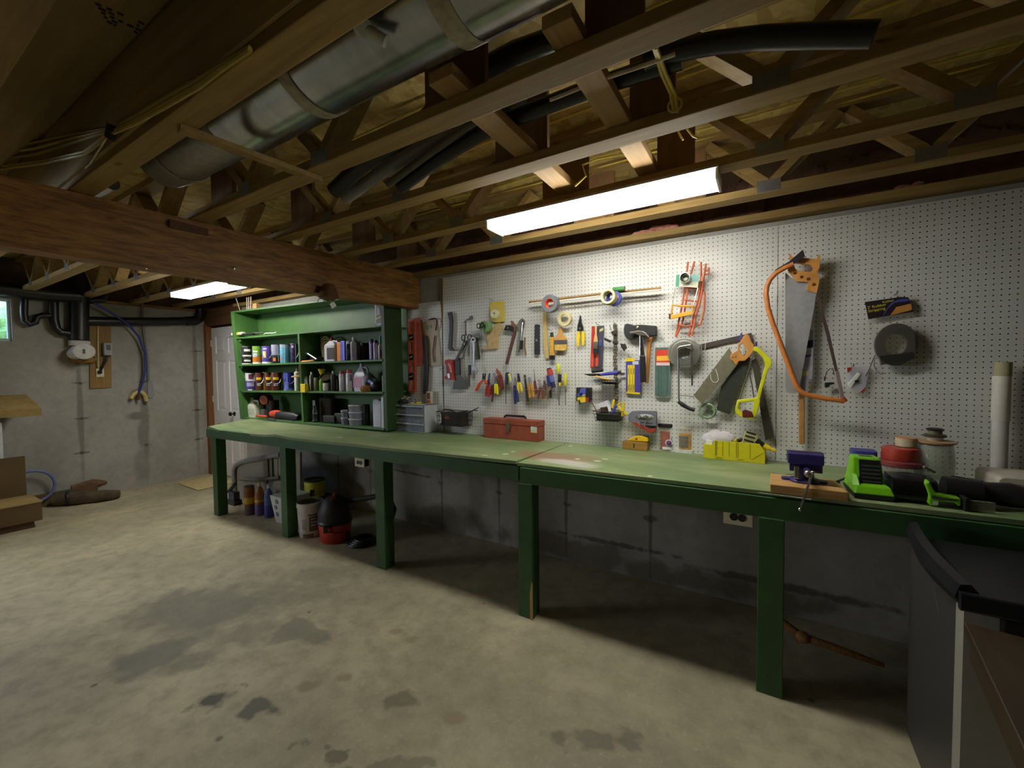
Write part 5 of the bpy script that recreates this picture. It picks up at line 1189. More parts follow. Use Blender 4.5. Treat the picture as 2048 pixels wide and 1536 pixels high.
# -- the gray and red tool
t = H('drywall_rasp', 'grey and red hand tool with an oval finger hole, hung on two hooks', 'hand tool')
t.plate('body', [(1256, 838), (1257.5, 828), (1264, 822.5), (1280, 822), (1311, 822.5), (1312.5, 825), (1312.5, 852), (1290, 851), (1266, 845), (1259, 845)], -.06, .03, mt((112, 112, 124), .5), [arc(1289.5, 835, 18, 7, n=22)], .004)
t.plate('red_grip', [(1263.5, 843.5), (1271, 844.5), (1285, 851), (1302, 858), (1309.5, 857), (1311.5, 853), (1311, 862), (1306, 866.5), (1298, 865.5), (1272, 852.5)], -.062, .034, mt((150, 58, 44), .5), bevel=.004)
t.plate('dark_blade', [(1283, 848.5), (1312, 851), (1311, 856), (1302, 857.5), (1288, 852)], -.055, .02, BLACK)
t.plate('groove', [(1282, 844), (1306, 846.5), (1306, 848.5), (1282, 846)], -.0606, .002, mt((60, 62, 66), .5))
for x in (1279, 1292):
    one('hook', 'silver hook through the grey and red tool, nearer its rounded end' if x == 1279 else 'silver hook through the grey and red tool, nearer its square end', 'peg hook', M().tube([at(x-3, 834, Y=-.03), at(x-3, 834, Y=-.072), at(x, 831, Y=-.08), at(x+3, 834, Y=-.075), at(x+(-.5 if x < 1285 else 0), 841, Y=-.072), at(x+(1 if x < 1285 else -3), 853, Y=-.07)], .0038, 8), CHROME)
# -- pliers row on the wire rack
def plier(name, label, tip, piv, ends, Y, hc, jc=(90, 90, 92), jw=2.6, hw=3.0, cat='pliers', open_=False):
    t = H(name, label, cat, 'hand tools in the wire rack')
    (tx, ty), (px, py) = tip, piv
    d = math.hypot(px-tx, py-ty) or 1; nx, ny = (py-ty)/d, -(px-tx)/d
    jm = mt(jc, .35, .7)
    for sgn in (-1, 1):
        o = 1.4 if open_ else 0
        t.plate('jaw', [(tx+nx*(.2+o)*sgn, ty+ny*(.2+o)*sgn), (tx+nx*(jw*.45+o)*sgn, ty+ny*(jw*.45+o)*sgn+1), (px+nx*jw*sgn, py+ny*jw*sgn), (px+nx*jw*.8*sgn, py+ny*jw*.8*sgn+2), (px-nx*.3*sgn, py+2)], Y-(.002 if sgn > 0 else 0), .01, jm)
    t.part('pivot', M().lathe([(.0055, 0), (.0045, .004)], at(px, py, Y=Y-.002), (0, -1, 0), 10), STEEL)
    for (ex, ey), sgn in zip(ends, (-1, 1)):
        mx, my = px+(ex-px)*.45+sgn*1.2, py+(ey-py)*.4
        t.rod('handle', [(px+sgn*1.2, py+1.5), (mx, my), (ex, ey)], Y, [.0065, hw*.0034, hw*.0033], mt(hc, .45), 8)
    return t
def Q(x, y): return (930+x/8.904, 720+y/8.904)
def Z(*a): return [Q(x, y) for x, y in a]
plier('snips', 'orange-handled snips with open jaws at the left end of the rack', Q(338, 235), Q(325, 345), Z((200, 545), (385, 425)), -.06, (214, 82, 44), (52, 50, 54), 3, 3.6, open_=True)
plier('pliers', 'red-handled pliers next to the orange snips', Q(430, 235), Q(405, 440), Z((378, 645), (428, 655)), -.05, (168, 40, 40), (80, 76, 90), 2, 2.6)
plier('pliers', 'pliers with thin dark red handles and a silver head', Q(515, 225), Q(495, 430), Z((462, 620), (482, 740)), -.045, (110, 34, 34), (150, 150, 160), 3, 2.4)
plier('pliers', 'short pliers with bright yellow handles beside the dark red sheath', Q(548, 330), Q(552, 410), Z((540, 590), (578, 610)), -.06, (226, 214, 40), (110, 110, 96), 3.2, 3)
t = H('knife_sheath', 'dark red pruning knife with a pale pointed tip', 'knife', 'hand tools in the wire rack')
t.plate('grip', Z((575, 270), (640, 260), (655, 330), (680, 500), (645, 540), (610, 470), (590, 370)), -.055, .018, mt((120, 30, 28), .5), bevel=.003)
t.plate('tip', Z((555, 145), (590, 180), (630, 225), (640, 280), (585, 275), (548, 215)), -.052, .012, mt((150, 84, 66), .5), bevel=.002)
t = H('utility_knife', 'dark navy folding knife hooked over the rack', 'knife', 'hand tools in the wire rack')
t.plate('body', Z((712, 240), (745, 215), (775, 225), (765, 270), (755, 430), (708, 430)), -.055, .014, mt((40, 42, 66), .45), bevel=.003)
t = H('marker_pen', 'yellow-green striped pen beside the navy folding knife', 'pen', 'hand tools in the wire rack')
t.rod('barrel', Z((785, 245), (812, 370)), -.058, .012, mt((196, 196, 110), .4), 10); t.rod('cap', Z((800, 235), (832, 370)), -.05, .008, mt((50, 48, 60), .4), 8); t.rod('end', Z((812, 370), (818, 400)), -.058, .01, mt((170, 170, 160), .4), 8)
plier('pliers', 'pliers with long navy blue handles', Q(883, 315), Q(885, 440), Z((898, 785), (945, 750)), -.06, (46, 50, 100), (150, 150, 146), 3.4, 3)
plier('needle_nose_pliers', 'needle-nose pliers with yellow handles', Q(943, 240), Q(955, 385), Z((948, 590), (1012, 565)), -.05, (224, 206, 36), (60, 50, 70), 2.6, 3)
t = H('flat_file', 'flat brown metal file with a slot at its top', 'file', 'hand tools in the wire rack')
t.plate('file', Z((1043, 270), (1060, 262), (1078, 272), (1128, 735), (1122, 742), (1092, 742)), -.06, .006, mt((72, 56, 50), .5, .4), [Z((1058, 300), (1072, 300), (1076, 350), (1064, 350))])
plier('pliers', 'pliers with clear amber handles', Q(1135, 300), Q(1150, 400), Z((1160, 672), (1222, 660)), -.055, (190, 134, 44), (170, 170, 170), 4, 3.2)
t = H('awl', 'dark red handled awl pointing up', 'awl', 'hand tools in the wire rack')
t.rod('spike', Z((1220, 150), (1232, 240), (1244, 370)), -.05, [.001, .002, .004], DSTEEL); t.rod('handle', Z((1240, 370), (1250, 470), (1278, 605)), -.05, [.009, .012, .013], mt((112, 32, 30), .45), 10)
plier('pliers', 'silver-headed pliers with worn brown handles', Q(1305, 345), Q(1342, 480), Z((1300, 690), (1402, 690)), -.055, (112, 62, 50), (190, 190, 188), 3, 3.4)
plier('small_pliers', 'little dull brass pliers between the brown and navy tools', Q(1405, 370), Q(1415, 440), Z((1400, 540), (1440, 540)), -.04, (110, 84, 60), (120, 112, 90), 2.6, 2)
t = H('stubby_knife', 'navy blue retractable knife with a worn brown lower half', 'knife', 'hand tools in the wire rack')
t.plate('body', Z((1445, 285), (1470, 265), (1520, 275), (1532, 400), (1530, 470), (1462, 470)), -.06, .018, mt((44, 50, 110), .45), bevel=.003)
t.plate('lower', Z((1462, 470), (1535, 450), (1540, 500), (1495, 560), (1480, 670), (1455, 715), (1450, 600)), -.058, .014, mt((120, 100, 82), .5), bevel=.002)
t.plate('black_leg', Z((1508, 520), (1535, 520), (1528, 680), (1506, 680)), -.055, .012, BLACK)
t = H('screwdriver', 'screwdriver with a red and blue handle, cap end up', 'screwdriver', 'hand tools in the wire rack')
t.rod('cap', Z((1495, 145), (1500, 170)), -.055, .018, mt((40, 30, 34), .4), 12); t.rod('red_grip', Z((1500, 168), (1525, 268)), -.055, [.02, .022], RED, 12); t.rod('blue_grip', Z((1525, 265), (1560, 390)), -.055, .018, mt((96, 110, 176), .4), 12); t.rod('collar', Z((1560, 390), (1585, 490)), -.055, .014, mt((40, 40, 80), .4), 10)
for lab, hx, y0, y1, hc, cx, sh in (('tall yellow-handled screwdriver standing handle up', 1660, 62, 240, (206, 206, 60), None, ((1660, 240), (1655, 640), (1680, 800))),
                                  ('black-gripped screwdriver with a yellow collar', 1688, 252, 400, (40, 38, 40), 1, ((1688, 460), (1682, 620), (1672, 800))),
                                  ('yellow-handled screwdriver at the right end of the rack', 1788, 240, 460, (206, 196, 60), None, ((1786, 460), (1788, 800)))):
    t = H('screwdriver', lab, 'screwdriver', 'hand tools in the wire rack')
    Yq = -.05 if hx != 1660 else -.035
    t.rod('handle', Z((hx, y0), (hx, y0+12), (hx, y1-20), (hx, y1)), Yq, [.011, .0135, .0135, .009], mt(hc, .35), 12)
    if cx: t.rod('collar', Z((hx, y1), (hx, 460)), Yq, .01, YELLOW, 10)
    t.rod('shaft', Z(*sh), Yq, .0032, STEEL)
t = H('hex_driver', 'thin steel rod hanging in the rack right of the red pruning knife', 'rod', 'hand tools in the wire rack')
t.rod('rod', Z((726, 430), (726, 780)), -.045, .003, DSTEEL)
t = H('tool_rack', 'long wire rack with two rails holding the row of hand tools', 'tool rack')
for y in (497, 562): t.rod('rail', Z((690, y+6), (1200, y), (1822, y)), -.035, .0014, mt((160, 158, 150), .4, .5))
t.rod('rail', Z((690, 520), (1200, 528), (1822, 530)), -.07, .0014, mt((160, 158, 150), .4, .5))
for x in (700, 900, 1180, 1400, 1590, 1700, 1800): t.rod('bracket', Z((x, 497), (x, 528), (x, 562)), [-.005, -.07, -.035], .002, STEEL)
# -- wire baskets and boxes on the board
def basket(name, label, x0, x1, yt, yb, Y, mat, dep, nv=9, nh=3):
    """wire basket: rim, base and side wires"""
    a, b_ = at(x0, yt, Y=Y), at(x1, yt, Y=Y); zt = a.z; zb_ = at(x0, yb, Y=Y).z
    t = Thing(name, label, 'wire basket', 'wire baskets on the pegboard')
    X0, X1, Y0, Y1 = a.x, b_.x, Y, Y+dep; ins = .012
    def loop(z, i): return [(X0+i, Y0+i, z), (X1-i, Y0+i, z), (X1-i, Y1, z), (X0+i, Y1, z)]
    t.part('rim', M().tube(loop(zt, 0), .0028, 6, True), mat)
    for k in range(1, nh+1): t.part('hoop', M().tube(loop(zt+(zb_-zt)*k/nh, ins*k/nh), .0018, 6, True), mat)
    m = M()
    for k in range(nv+1):
        f = k/nv; x = X0+(X1-X0)*f; xb = X0+ins+(X1-X0-2*ins)*f
        m.tube([(x, Y0, zt), (xb, Y0+ins, zb_), (xb, Y1, zb_), (x, Y1, zt)], .0015, 5)
    t.part('wires', m, mat)
    m = M().box(X0+ins, Y0+ins, zb_-.001, X1-ins, Y1, zb_+.001); t.part('base', m, mat, False)
    return X0, X1, Y0, Y1, zb_, zt
BW = mt((50, 50, 48), .35, .8)
X0, X1, Y0, Y1, zb_, zt = basket('wire_basket', 'lower wire basket full of small tools, above the wooden block plane', 1186, 1238, 822, 841, -.13, BW, .12)
t = Thing('liner', 'black tray lining the lower wire basket', 'tray'); t.part('tray', M().box(X0+.016, Y0+.016, zb_+.002, X1-.016, Y1-.006, zb_+.05), mt((34, 34, 30), .5), False, .004)
top = zb_+.052
one('white_box', 'small white box tilted in the lower wire basket', 'box', M().obox((X0+.05, -.05, top+.052), (.07, .035, .035), Matrix.Rotation(-.4, 3, 'Y')), mt((206, 206, 214), .5), None, False, .002)
one('dark_spool', 'dark spool under the white box in the lower basket', 'spool', M().lathe([(.02, 0), (.03, .004), (.03, .03), (.02, .034)], (X0+.055, -.055, top), seg=18), mt((60, 44, 30), .5))
one('white_tag', 'slim white plastic piece standing in the lower basket', 'plastic piece', M().obox((X0+.095, -.075, top+.025), (.018, .012, .05), Matrix.Rotation(-.25, 3, 'Y')), WHITE, None, False, .002)
for i, (dx, dz, rot) in enumerate(((.125, .045, .5), (.175, .03, -.35))):
    t = Thing('spring_clamp', ['yellow clamp leaning by the blue marker in the lower basket', 'yellow clamp at the chain end of the lower basket'][i], 'clamp', 'yellow clamps in the lower basket')
    Rm = Matrix.Rotation(rot, 3, 'Y'); c = Vector((X0+dx, -.06, top+dz))
    for sx in (-1, 1):
        t.part('jaw', M().bar(c+Rm@Vector((sx*.004, 0, -.02)), c+Rm@Vector((sx*.022, 0, .035)), .014, .018), YELLOW, False, .003)
        t.part('grip', M().bar(c+Rm@Vector((-sx*.003, 0, -.02)), c+Rm@Vector((-sx*.016, 0, -.05)), .014, .016), BLACK if i == 0 else YELLOW, False, .003)
    t.part('spring', M().lathe([(.009, -.008), (.009, .008)], c+Rm@Vector((0, 0, -.018)), (0, 1, 0), 12), STEEL)
one('blue_marker', 'blue-violet marker standing tilted in the lower basket', 'marker', M().bar((X0+.12, -.1, top), (X0+.15, -.1, top+.055), .016, .016), mt((72, 76, 170), .45), None, False, .003)
t = Thing('screwdriver', 'screwdriver with a brown shaft leaning out of the lower basket', 'screwdriver')
t.part('shaft', M().tube([at(1179, 796, Y=-.03), at(1192, 820, Y=-.08)], .004, 8), mt((84, 50, 40), .5)); t.part('handle', M().tube([at(1192, 820, Y=-.08), at(1195, 826, Y=-.09)], .008, 8), mt((120, 60, 40), .5))
# upper shelf
X0, X1, Y0, Y1, zb_, zt = basket('wire_basket', 'upper shallow wire basket holding knives and markers', 1188, 1232, 760, 768.5, -.11, BW, .1, 8, 2)
t = Thing('filleting_knife', 'knife with a blue and black handle lying across the upper wire basket', 'knife')
t.part('blade', M().plate([(1166, 748), (1186, 747), (1203, 747.5), (1203, 752), (1180, 752.5)], -.1, .003), mt((52, 48, 46), .4, .5), False)
t.part('blue_grip', M().tube([at(1201, 749.5, Y=-.1), at(1218, 747, Y=-.1), at(1236, 745, Y=-.1)], [.008, .012, .013], 10), mt((62, 66, 168), .4))
t.part('butt', M().tube([at(1236, 745, Y=-.1), at(1241, 744.5, Y=-.1)], .011, 10), BLACK)
one('black_marker', 'black marker lying behind the knife in the upper basket', 'marker', M().tube([at(1184, 743, Y=-.06), at(1206, 740, Y=-.06)], .012, 10), BLACK)
t = Thing('box_cutter', 'slim yellow cutter lying in the upper basket under the knife', 'cutter'); t.part('body', M().tube([at(1192, 752, Y=-.12), at(1206, 757, Y=-.12), at(1220, 758.5, Y=-.12)], .005, 8), mt((206, 160, 50), .4)); t.part('blade', M().tube([at(1180, 753, Y=-.12), at(1192, 754, Y=-.12)], .004, 6), mt((170, 160, 130), .4, .4))
one('loose_hardware', 'loose small metal parts in the upper wire basket', 'metal parts', M().ball(((X0+X1)/2+.02, -.06, zb_+.014), .07, .03, .012, 16, 8, .25, 4), mt((120, 112, 90), .35, .7, .4, 60), kind='stuff')
one('metal_strip', 'pale metal strip sticking out of the upper basket behind the blade pack', 'metal strip', M().plate([(1240, 746), (1250, 745), (1250, 750), (1240, 751)], -.03, .003), STEEL, None, False)
# bit box
t = Thing('bit_box', 'little black box of yellow and blue bits hung left of the lower basket', 'box')
c0, c1 = at(1151.5, 775, Y=-.06), at(1179, 804, Y=-.06)
t.part('shell', M().box(c0.x, -.055, c1.z, c1.x, -.008, c0.z), mt((34, 28, 30), .5), False, .003)
for px, col, nm in (([(1161, 777), (1171, 776), (1171, 787), (1158, 789)], (84, 92, 180), 'blue_bit'), ([(1154, 787), (1165, 785), (1165, 792), (1155, 794)], (70, 76, 150), 'blue_bit'), ([(1154, 795), (1171, 794), (1171, 804), (1155, 806)], (222, 196, 40), 'yellow_case'), ([(1171, 796), (1177, 795), (1177, 803), (1171, 804)], (170, 50, 36), 'red_tab'), ([(1160, 789), (1170, 788), (1170, 793), (1160, 794)], (160, 160, 150), 'silver_bit')):
    t.part(nm, M().plate(px, -.066, .014), mt(col, .45), False, .001)
t.part('chrome_bit', M().tube([at(1158, 800, Y=-.07), at(1160, 809, Y=-.07)], .008, 10), CHROME)
# big dark basket at left
X0, X1, Y0, Y1, zb_, zt = basket('wire_basket', 'wide dark wire basket by the plastic drawers, with cords hanging out', 872, 923, 823, 850, -.16, mt((44, 40, 36), .4, .6), .15, 10, 3)
t = Thing('dark_bag', 'dark brown bundle filling the wide wire basket', 'bundle'); t.part('bundle', M().rbox(X0+.02, Y0+.02, zb_+.003, X1-.02, Y1-.02, zt-.012, .02, 3, 'Z'), mt((38, 32, 26), .7, 0, .5, 12, .6)); t.part('orange_patch', M().ball((X0+.1, Y0+.025, (zb_+zt)/2+.01), .035, .008, .02), mt((150, 70, 44), .6))
t.part('white_strip', M().box(X0+.035, Y0+.008, zb_+.02, X0+.045, Y0+.014, zt-.02), WHITE)
t = Thing('tongs', 'pair of thin black prongs sticking out of the wide wire basket', 'prongs')
for e in ((957.5, 815), (955, 821)): t.part('prong', M().tube([at(905, 836, Y=-.1), at(936, 826, Y=-.07), at(946, 820.5, Y=-.06), at(*e, Y=-.05)], .004, 6), BLACK)
one('cable_hank', 'loop of black cable lying on top of the wide wire basket', 'cable', M().tube([at(x, y, Y=-.1) for x, y in ((880, 822), (890, 819), (900, 820), (912, 826), (926, 824), (934, 822))], .006, 8), BLACK)
one('bracket', 'grey bent metal piece on the rim of the wide wire basket', 'metal piece', M().tube([at(876, 822, Y=-.12), at(884, 821, Y=-.12), at(890, 825, Y=-.12)], .008, 8), STEEL)
# peg hooks that show on their own
for px, py, l in ((1199, 650, 'metal peg above the red brush pack'), (1262, 714, 'metal peg above the yellow and violet blade pack'), (1327, 679, 'metal peg above the cable tie bag'), (1788, 590, 'metal peg above the rubber strip pack'), (1703, 732, 'metal peg above the small parts bag'), (987, 600, 'metal peg above the yellow blister pack'), (1233, 647, 'metal peg above the chain'), (1104, 661, 'metal peg above the narrow yellow brush')):
    peg(px, py, label=l)
# ================================================================ things standing on the bench
B0 = BENCH+.0008
def B(px, py): return at(px, py, Z=B0)
# plastic drawer cabinet
a, b_ = B(786, 860.5), B(849, 863)
zt = at(783.5, 807, Y=a.y).z; d = .17; y0 = a.y
CAB = mt((186, 190, 196), .35, var=.05)
t = Thing('drawer_cabinet', 'small grey plastic cabinet with three clear drawers on the bench', 'drawer cabinet')
x0, x1 = at(784, 840, Y=y0).x, at(848.5, 840, Y=y0).x; z0 = B0
m = M().box(x0, y0+.004, z0, x0+.006, y0+d, zt).box(x1-.006, y0+.004, z0, x1, y0+d, zt).box(x0, y0+.004, zt-.006, x1, y0+d, zt).box(x0, y0+.004, z0, x1, y0+d, z0+.006).box(x0, y0+d-.006, z0, x1, y0+d, zt)
hh = (zt-z0-.012)/3
for k in (1, 2): m.box(x0, y0+.004, z0+.006+hh*k-.002, x1, y0+d, z0+.006+hh*k+.002)
t.part('frame', m, CAB, False, .001)
for k in range(3):
    zz = z0+.008+hh*k
    dr = t.part('drawer', M().box(x0+.008, y0, zz, x1-.008, y0+.004, zz+hh-.012).box(x0+.01, y0+.004, zz, x1-.01, y0+d-.01, zz+.003), clear((150, 154, 170), .5, .2), False)
    t.part('pull', M().box(x0+.008, y0-.012, zz+hh-.016, x1-.008, y0, zz+hh-.006), CAB, False, .001, parent=dr)
    rd = random.Random(k); m = M()
    for q in range(7): m.ball((x0+.02+rd.random()*(x1-x0-.05), y0+.012+rd.random()*.03, zz+.012), .016, .012, .011, 8, 5, .3, q)
    t.part('small_parts', m, mt([(90, 84, 60), (170, 170, 176), (120, 118, 130)][k], .5, .2, .4, 80), parent=dr, kind='stuff')
zt2 = zt+.001
t = Thing('rag_pile', 'crumpled pale rag on the plastic drawer cabinet', 'rag')
t.part('cloth', M().ball((x0+.07, y0+.1, zt2+.028), .06, .05, .03, 16, 9, .22, 3), mt((150, 144, 118), .9, 0, .3, 30, .7))
one('dust_mask', 'dark grey crumpled mask draped over the front of the drawer cabinet', 'mask', M().ball((x0+.13, y0+.03, zt2+.018), .055, .035, .02, 14, 8, .25, 8).tube([(x0+.1, y0+.0, zt2+.01), (x0+.125, y0-.012, zt2-.02), (x0+.14, y0-.01, zt2+.0)], .005, 6), mt((64, 64, 66), .7, 0, .3))
one('wood_shim', 'thin pale wood shim sticking out past the drawer cabinet edge', 'shim', M().box(x0-.04, y0+.05, zt2, x0+.04, y0+.075, zt2+.006), TANW, None, False)
one('steel_ruler', 'short steel rod leaning over the grey mask', 'rod', M().tube([(x0+.115, y0+.0, zt2+.018), (x0+.17, y0+.03, zt2+.065)], .004, 8), STEEL)
t = Thing('safety_glasses', 'yellow and black goggles on the plastic drawer cabinet', 'goggles')
for i, dx in enumerate((.18, .235)): t.part('lens', M().lathe([(.018, 0), (.024, .006), (.02, .012)], (x0+dx+.02, y0+.03, zt2+.024), (0, -1, .1), 16), BLACK)
t.part('frame', M().tube([(x0+.17, y0+.04, zt2+.012), (x0+.215, y0+.022, zt2+.008), (x0+.26, y0+.022, zt2+.008), (x0+.3, y0+.06, zt2+.012)], .008, 8), YELLOW)
t = Thing('printed_card', 'cream card with brown and orange print leaning behind the goggles', 'card')
c0, c1 = at(853, 783, Y=y0+.12), at(863.5, 802, Y=y0+.12)
t.part('card', M().box(c0.x, y0+.12, zt2, c1.x, y0+.125, c0.z), mt((214, 204, 170), .6), False)
t.part('brown_print', M().box(c0.x+.004, y0+.118, zt2+.04, c1.x-.02, y0+.1195, c0.z-.01), mt((110, 62, 30), .6), False)
t.part('orange_print', M().box(c0.x+.004, y0+.118, zt2+.006, c1.x-.02, y0+.1195, zt2+.034), mt((196, 104, 70), .6), False)
# red tool box
a, b_ = B(967, 875.5), B(1074, 883)
y0 = (a.y+b_.y)/2-.0; x0, x1 = at(967, 860, Y=y0).x, at(1076.5, 862, Y=y0).x; d = .2
zt = at(968, 836, Y=y0).z; zm = at(968, 847, Y=y0).z
RB = mt((146, 68, 44), .5, .1, .18, 18)
t = Thing('toolbox', 'red-brown metal toolbox with a handle on the bench', 'toolbox')
t.part('body', M().box(x0, y0, B0, x1, y0+d, zm), RB, False, .004)
t.part('lid', M().box(x0-.003, y0-.003, zm+.0015, x1+.003, y0+d+.003, zt), RB, False, .005)
lx = at(1017, 860, Y=y0).x
t.part('latch', M().box(lx-.018, y0-.01, zm-.03, lx+.018, y0-.002, zm+.02).box(lx-.012, y0-.014, zm-.055, lx+.012, y0-.004, zm-.025), mt((120, 112, 90), .35, .8), False, .002)
hx = at(1030, 835, Y=y0+d/2).x
t.part('handle', M().tube([(hx-.1, y0+d/2, zt+.002), (hx-.085, y0+d/2, zt+.018), (hx+.085, y0+d/2, zt+.018), (hx+.1, y0+d/2, zt+.002)], .008, 8), BLACK)
s0, s1 = at(1061.5, 851.5, Y=y0), at(1074, 866, Y=y0)
st = t.part('sticker', M().box(s0.x, y0-.0012, s1.z, min(s1.x, x1-.003), y0, s0.z), mt((186, 200, 200), .5), False)
t.part('sticker_foot', M().box(s0.x, y0-.0018, s1.z, min(s1.x, x1-.003), y0-.0012, s1.z+.022), mt((206, 190, 150), .5), False, parent=st)
# wooden box with a yellow plane-shaped tool
a, b_ = B(1244.5, 894), B(1294.5, 900.5)
y0 = -.066; a = at(1244.5, 890, Y=y0); b_ = at(1294.5, 890, Y=y0); zt = at(1244.5, 882, Y=y0).z; d = .06
t = Thing('wooden_box', 'small wooden box with a dark keyhole mark standing by the pegboard', 'wooden box')
t.part('body', M().box(a.x, y0, B0, b_.x, y0+d, zt), wood((176, 136, 62), (146, 106, 44), 'X', 14, .5, False), False, .002)
k = at(1268, 892, Y=y0); t.part('keyhole', M().box(k.x-.004, y0-.0012, k.z-.012, k.x+.004, y0+.001, k.z+.016), BLACK, False)
t = Thing('block_plane', 'yellow tool with one round hole lying on the wooden box', 'tool')
yy = y0+.012
t.part('body', M().prism([Vector((q.x, yy, max(q.z, zt+.001))) for q in ats([(1254, 881.5), (1262, 876), (1270, 872.3), (1282, 872.5), (1293, 876), (1296, 880), (1296, 884)], Y=yy)], (0, .035, 0)), mt((226, 186, 30), .35), False, .004)
q = at(1273, 878, Y=yy); t.part('knob', M().lathe([(.0065, -.001), (.0065, .004)], (q.x, yy, q.z), (0, -1, 0), 12), mt((120, 50, 20), .4))
# jars
def jar(label, xl, xr, ytop, ybase, content, lidc, extra=None):
    a, b_ = B((xl+xr)/2-(xr-xl)/2, ybase-4), B((xl+xr)/2+(xr-xl)/2, ybase-4)
    c = (a+b_)/2; c.z = B0; v = Vector((c.x-CAM.x, c.y-CAM.y)); r = (b_-a).length/2*abs(v.y)/v.length*.98
    h = at((xl+xr)/2, ytop, Y=c.y).z-B0
    t = Thing('jar', label, 'jar', 'clear jars on the bench')
    t.part('glass', M().lathe([(r*.96, 0), (r, .006), (r, h*.78), (r*.94, h*.86), (r*.9, h*.88)], c, seg=28), clear((220, 220, 210), .13, .08))
    t.part('contents', M().lathe([(r*.9, .006), (r*.92, h*.72), (.001, h*.74)], c, seg=22), mt(content, .6, var=.35, sc=24))
    if lidc: t.part('lid', M().lathe([(r*1.04, h*.87), (r*1.06, h*.9), (r*1.06, h*.985), (r*1.0, h)], c, seg=28), mt(lidc, .4))
    else: t.part('lid', M().lathe([(r*.98, h*.87), (r, h*.9), (r, h*.99), (r*.9, h)], c, seg=28), clear((220, 214, 196), .4, .15))
    return t, c, r, h
t, c, r, h = jar('clear jar with a black lid and a round blue sticker', 1312.5, 1353.5, 845.5, 903, (160, 66, 36), (38, 34, 42))
fa = facing(c)
e = Vector((math.cos(fa), math.sin(fa), 0)); sid = Vector((-e.y, e.x, 0))
cc = c+e*(r+.0015)-sid*(-.014)+Vector((0, 0, h*.32))
t.part('round_label', M().lathe([(.021, 0), (.021, .002)], cc, e, 22), WHITE, label='round white label')
t.part('blue_disc', M().lathe([(.0165, .002), (.0165, .003)], cc-Vector((0, 0, .002)), e, 22), mt((60, 62, 150), .45))
t.part('red_disc', M().lathe([(.008, .003), (.008, .004)], cc+Vector((0, 0, .002)), e, 18), mt((190, 70, 60), .45))
t.part('white_band', patch(c, r*1.005, h*.06, h*.16, fa+.2, .6), WHITE)
t.part('grey_tape', patch(c, r*1.005, h*.18, h*.5, fa+.75, .3), mt((110, 120, 126), .4))
t, c, r, h = jar('clear square-lidded jar of ochre sheets and dark bits', 1352.5, 1392, 850, 907, (200, 140, 48), None)
t.part('dark_bits', patch(c, r*.95, h*.2, h*.62, facing(c)-.3, .5), mt((84, 74, 50), .6, var=.4, sc=60))
t.part('base_tray', M().rbox(c.x-r*.95, c.y-r*1.0, B0, c.x+r*.8, c.y-r*.7, B0+.02, .006, 3, 'Z'), mt((206, 210, 204), .3))
# yellow mitre box
a, b_ = B(1406.5, 915.5), B(1530, 928)
dirv = (b_-a); L = dirv.length; ux = dirv.normalized(); uy = Vector((-ux.y, ux.x, 0))
if uy.y < 0: uy = -uy
def mb(u, v, z): return a+ux*u+uy*v+Vector((0, 0, z))
h1 = at(1408, 888, Y=a.y).z-B0; h2 = at(1430, 881, Y=a.y).z-B0; dw = .075
MY = mt((206, 196, 30), .4, var=.05)
t = Thing('mitre_box', 'yellow plastic mitre box holding tools and a plastic bag', 'mitre box')
prof = [(0, 0), (L, 0), (L, h2*.62), (L*.91, h2), (L*.17, h2), (L*.17, h1), (0, h1)]
t.part('front_wall', M().prism([mb(u, 0, z) for u, z in prof], uy*.01), MY, False, .001)
t.part('back_wall', M().prism([mb(u, dw, z) for u, z in prof], uy*.01), MY, False, .001)
t.part('floor_plate', M().prism([mb(0, .01, 0), mb(L, .01, 0), mb(L, dw, 0), mb(0, dw, 0)], (0, 0, .012)), MY, False)
DKY = mt((150, 140, 20), .5)
for u, w in ((.2, .012), (.23, .004), (.325, .006), (.43, .005), (.545, .008), (.575, .006), (.765, .006)):
    t.part('saw_slot', M().prism([mb(L*u, -.0008, h2*.18), mb(L*u+w*.6, -.0008, h2*.18), mb(L*u+w*.6, -.0008, h2*.98), mb(L*u, -.0008, h2*.98)], uy*-.0008), DKY, False)
t.part('mitre_line', M().prism([mb(L*.785, -.0008, h2*.16), mb(L*.8, -.0008, h2*.16), mb(L*.995, -.0008, h2*.6), mb(L*.985, -.0008, h2*.6)], uy*-.0008), DKY, False)
for u in (.205, .56): t.part('rib', M().prism([mb(L*u, -.0008, h2*.12), mb(L*u+.035, -.0008, h2*.12), mb(L*u+.03, -.0008, h2*.2), mb(L*u+.005, -.0008, h2*.2)], uy*-.004), MY, False, .001)
m = M().ball(mb(L*.26, .045, h2+.005), .085, .03, .05, 18, 11, .14, 12).ball(mb(L*.42, .045, h2+.01), .035, .025, .03, 12, 8, .2, 5)
one('plastic_bag', 'crumpled white plastic bag stuffed in the yellow mitre box', 'plastic bag', m, clear((226, 220, 226), .72, .3))
t = Thing('bit_holder', 'pale plastic holder with dark slots propped in the mitre box', 'holder')
Rm = Matrix.Rotation(.25, 3, 'Y'); c = mb(L*.76, .045, h2+.02)
t.part('block', M().obox(c, (.07, .03, .06), Rm), mt((170, 168, 120), .5), False, .003)
for z in (-.012, .012, .034): t.part('slot', M().obox(c+Rm@Vector((-.004, -.016, z)), (.05, .004, .008), Rm), BLACK, False)
t = Thing('screwdriver', 'screwdriver with a yellow and black handle poking out of the mitre box', 'screwdriver')
p0, p1, p2, p3 = mb(L*.86, .03, h2+.015), mb(L*.97, .03, h2-.01), mb(L*1.05, .03, h2-.025), mb(L*1.15, .03, h2-.035)
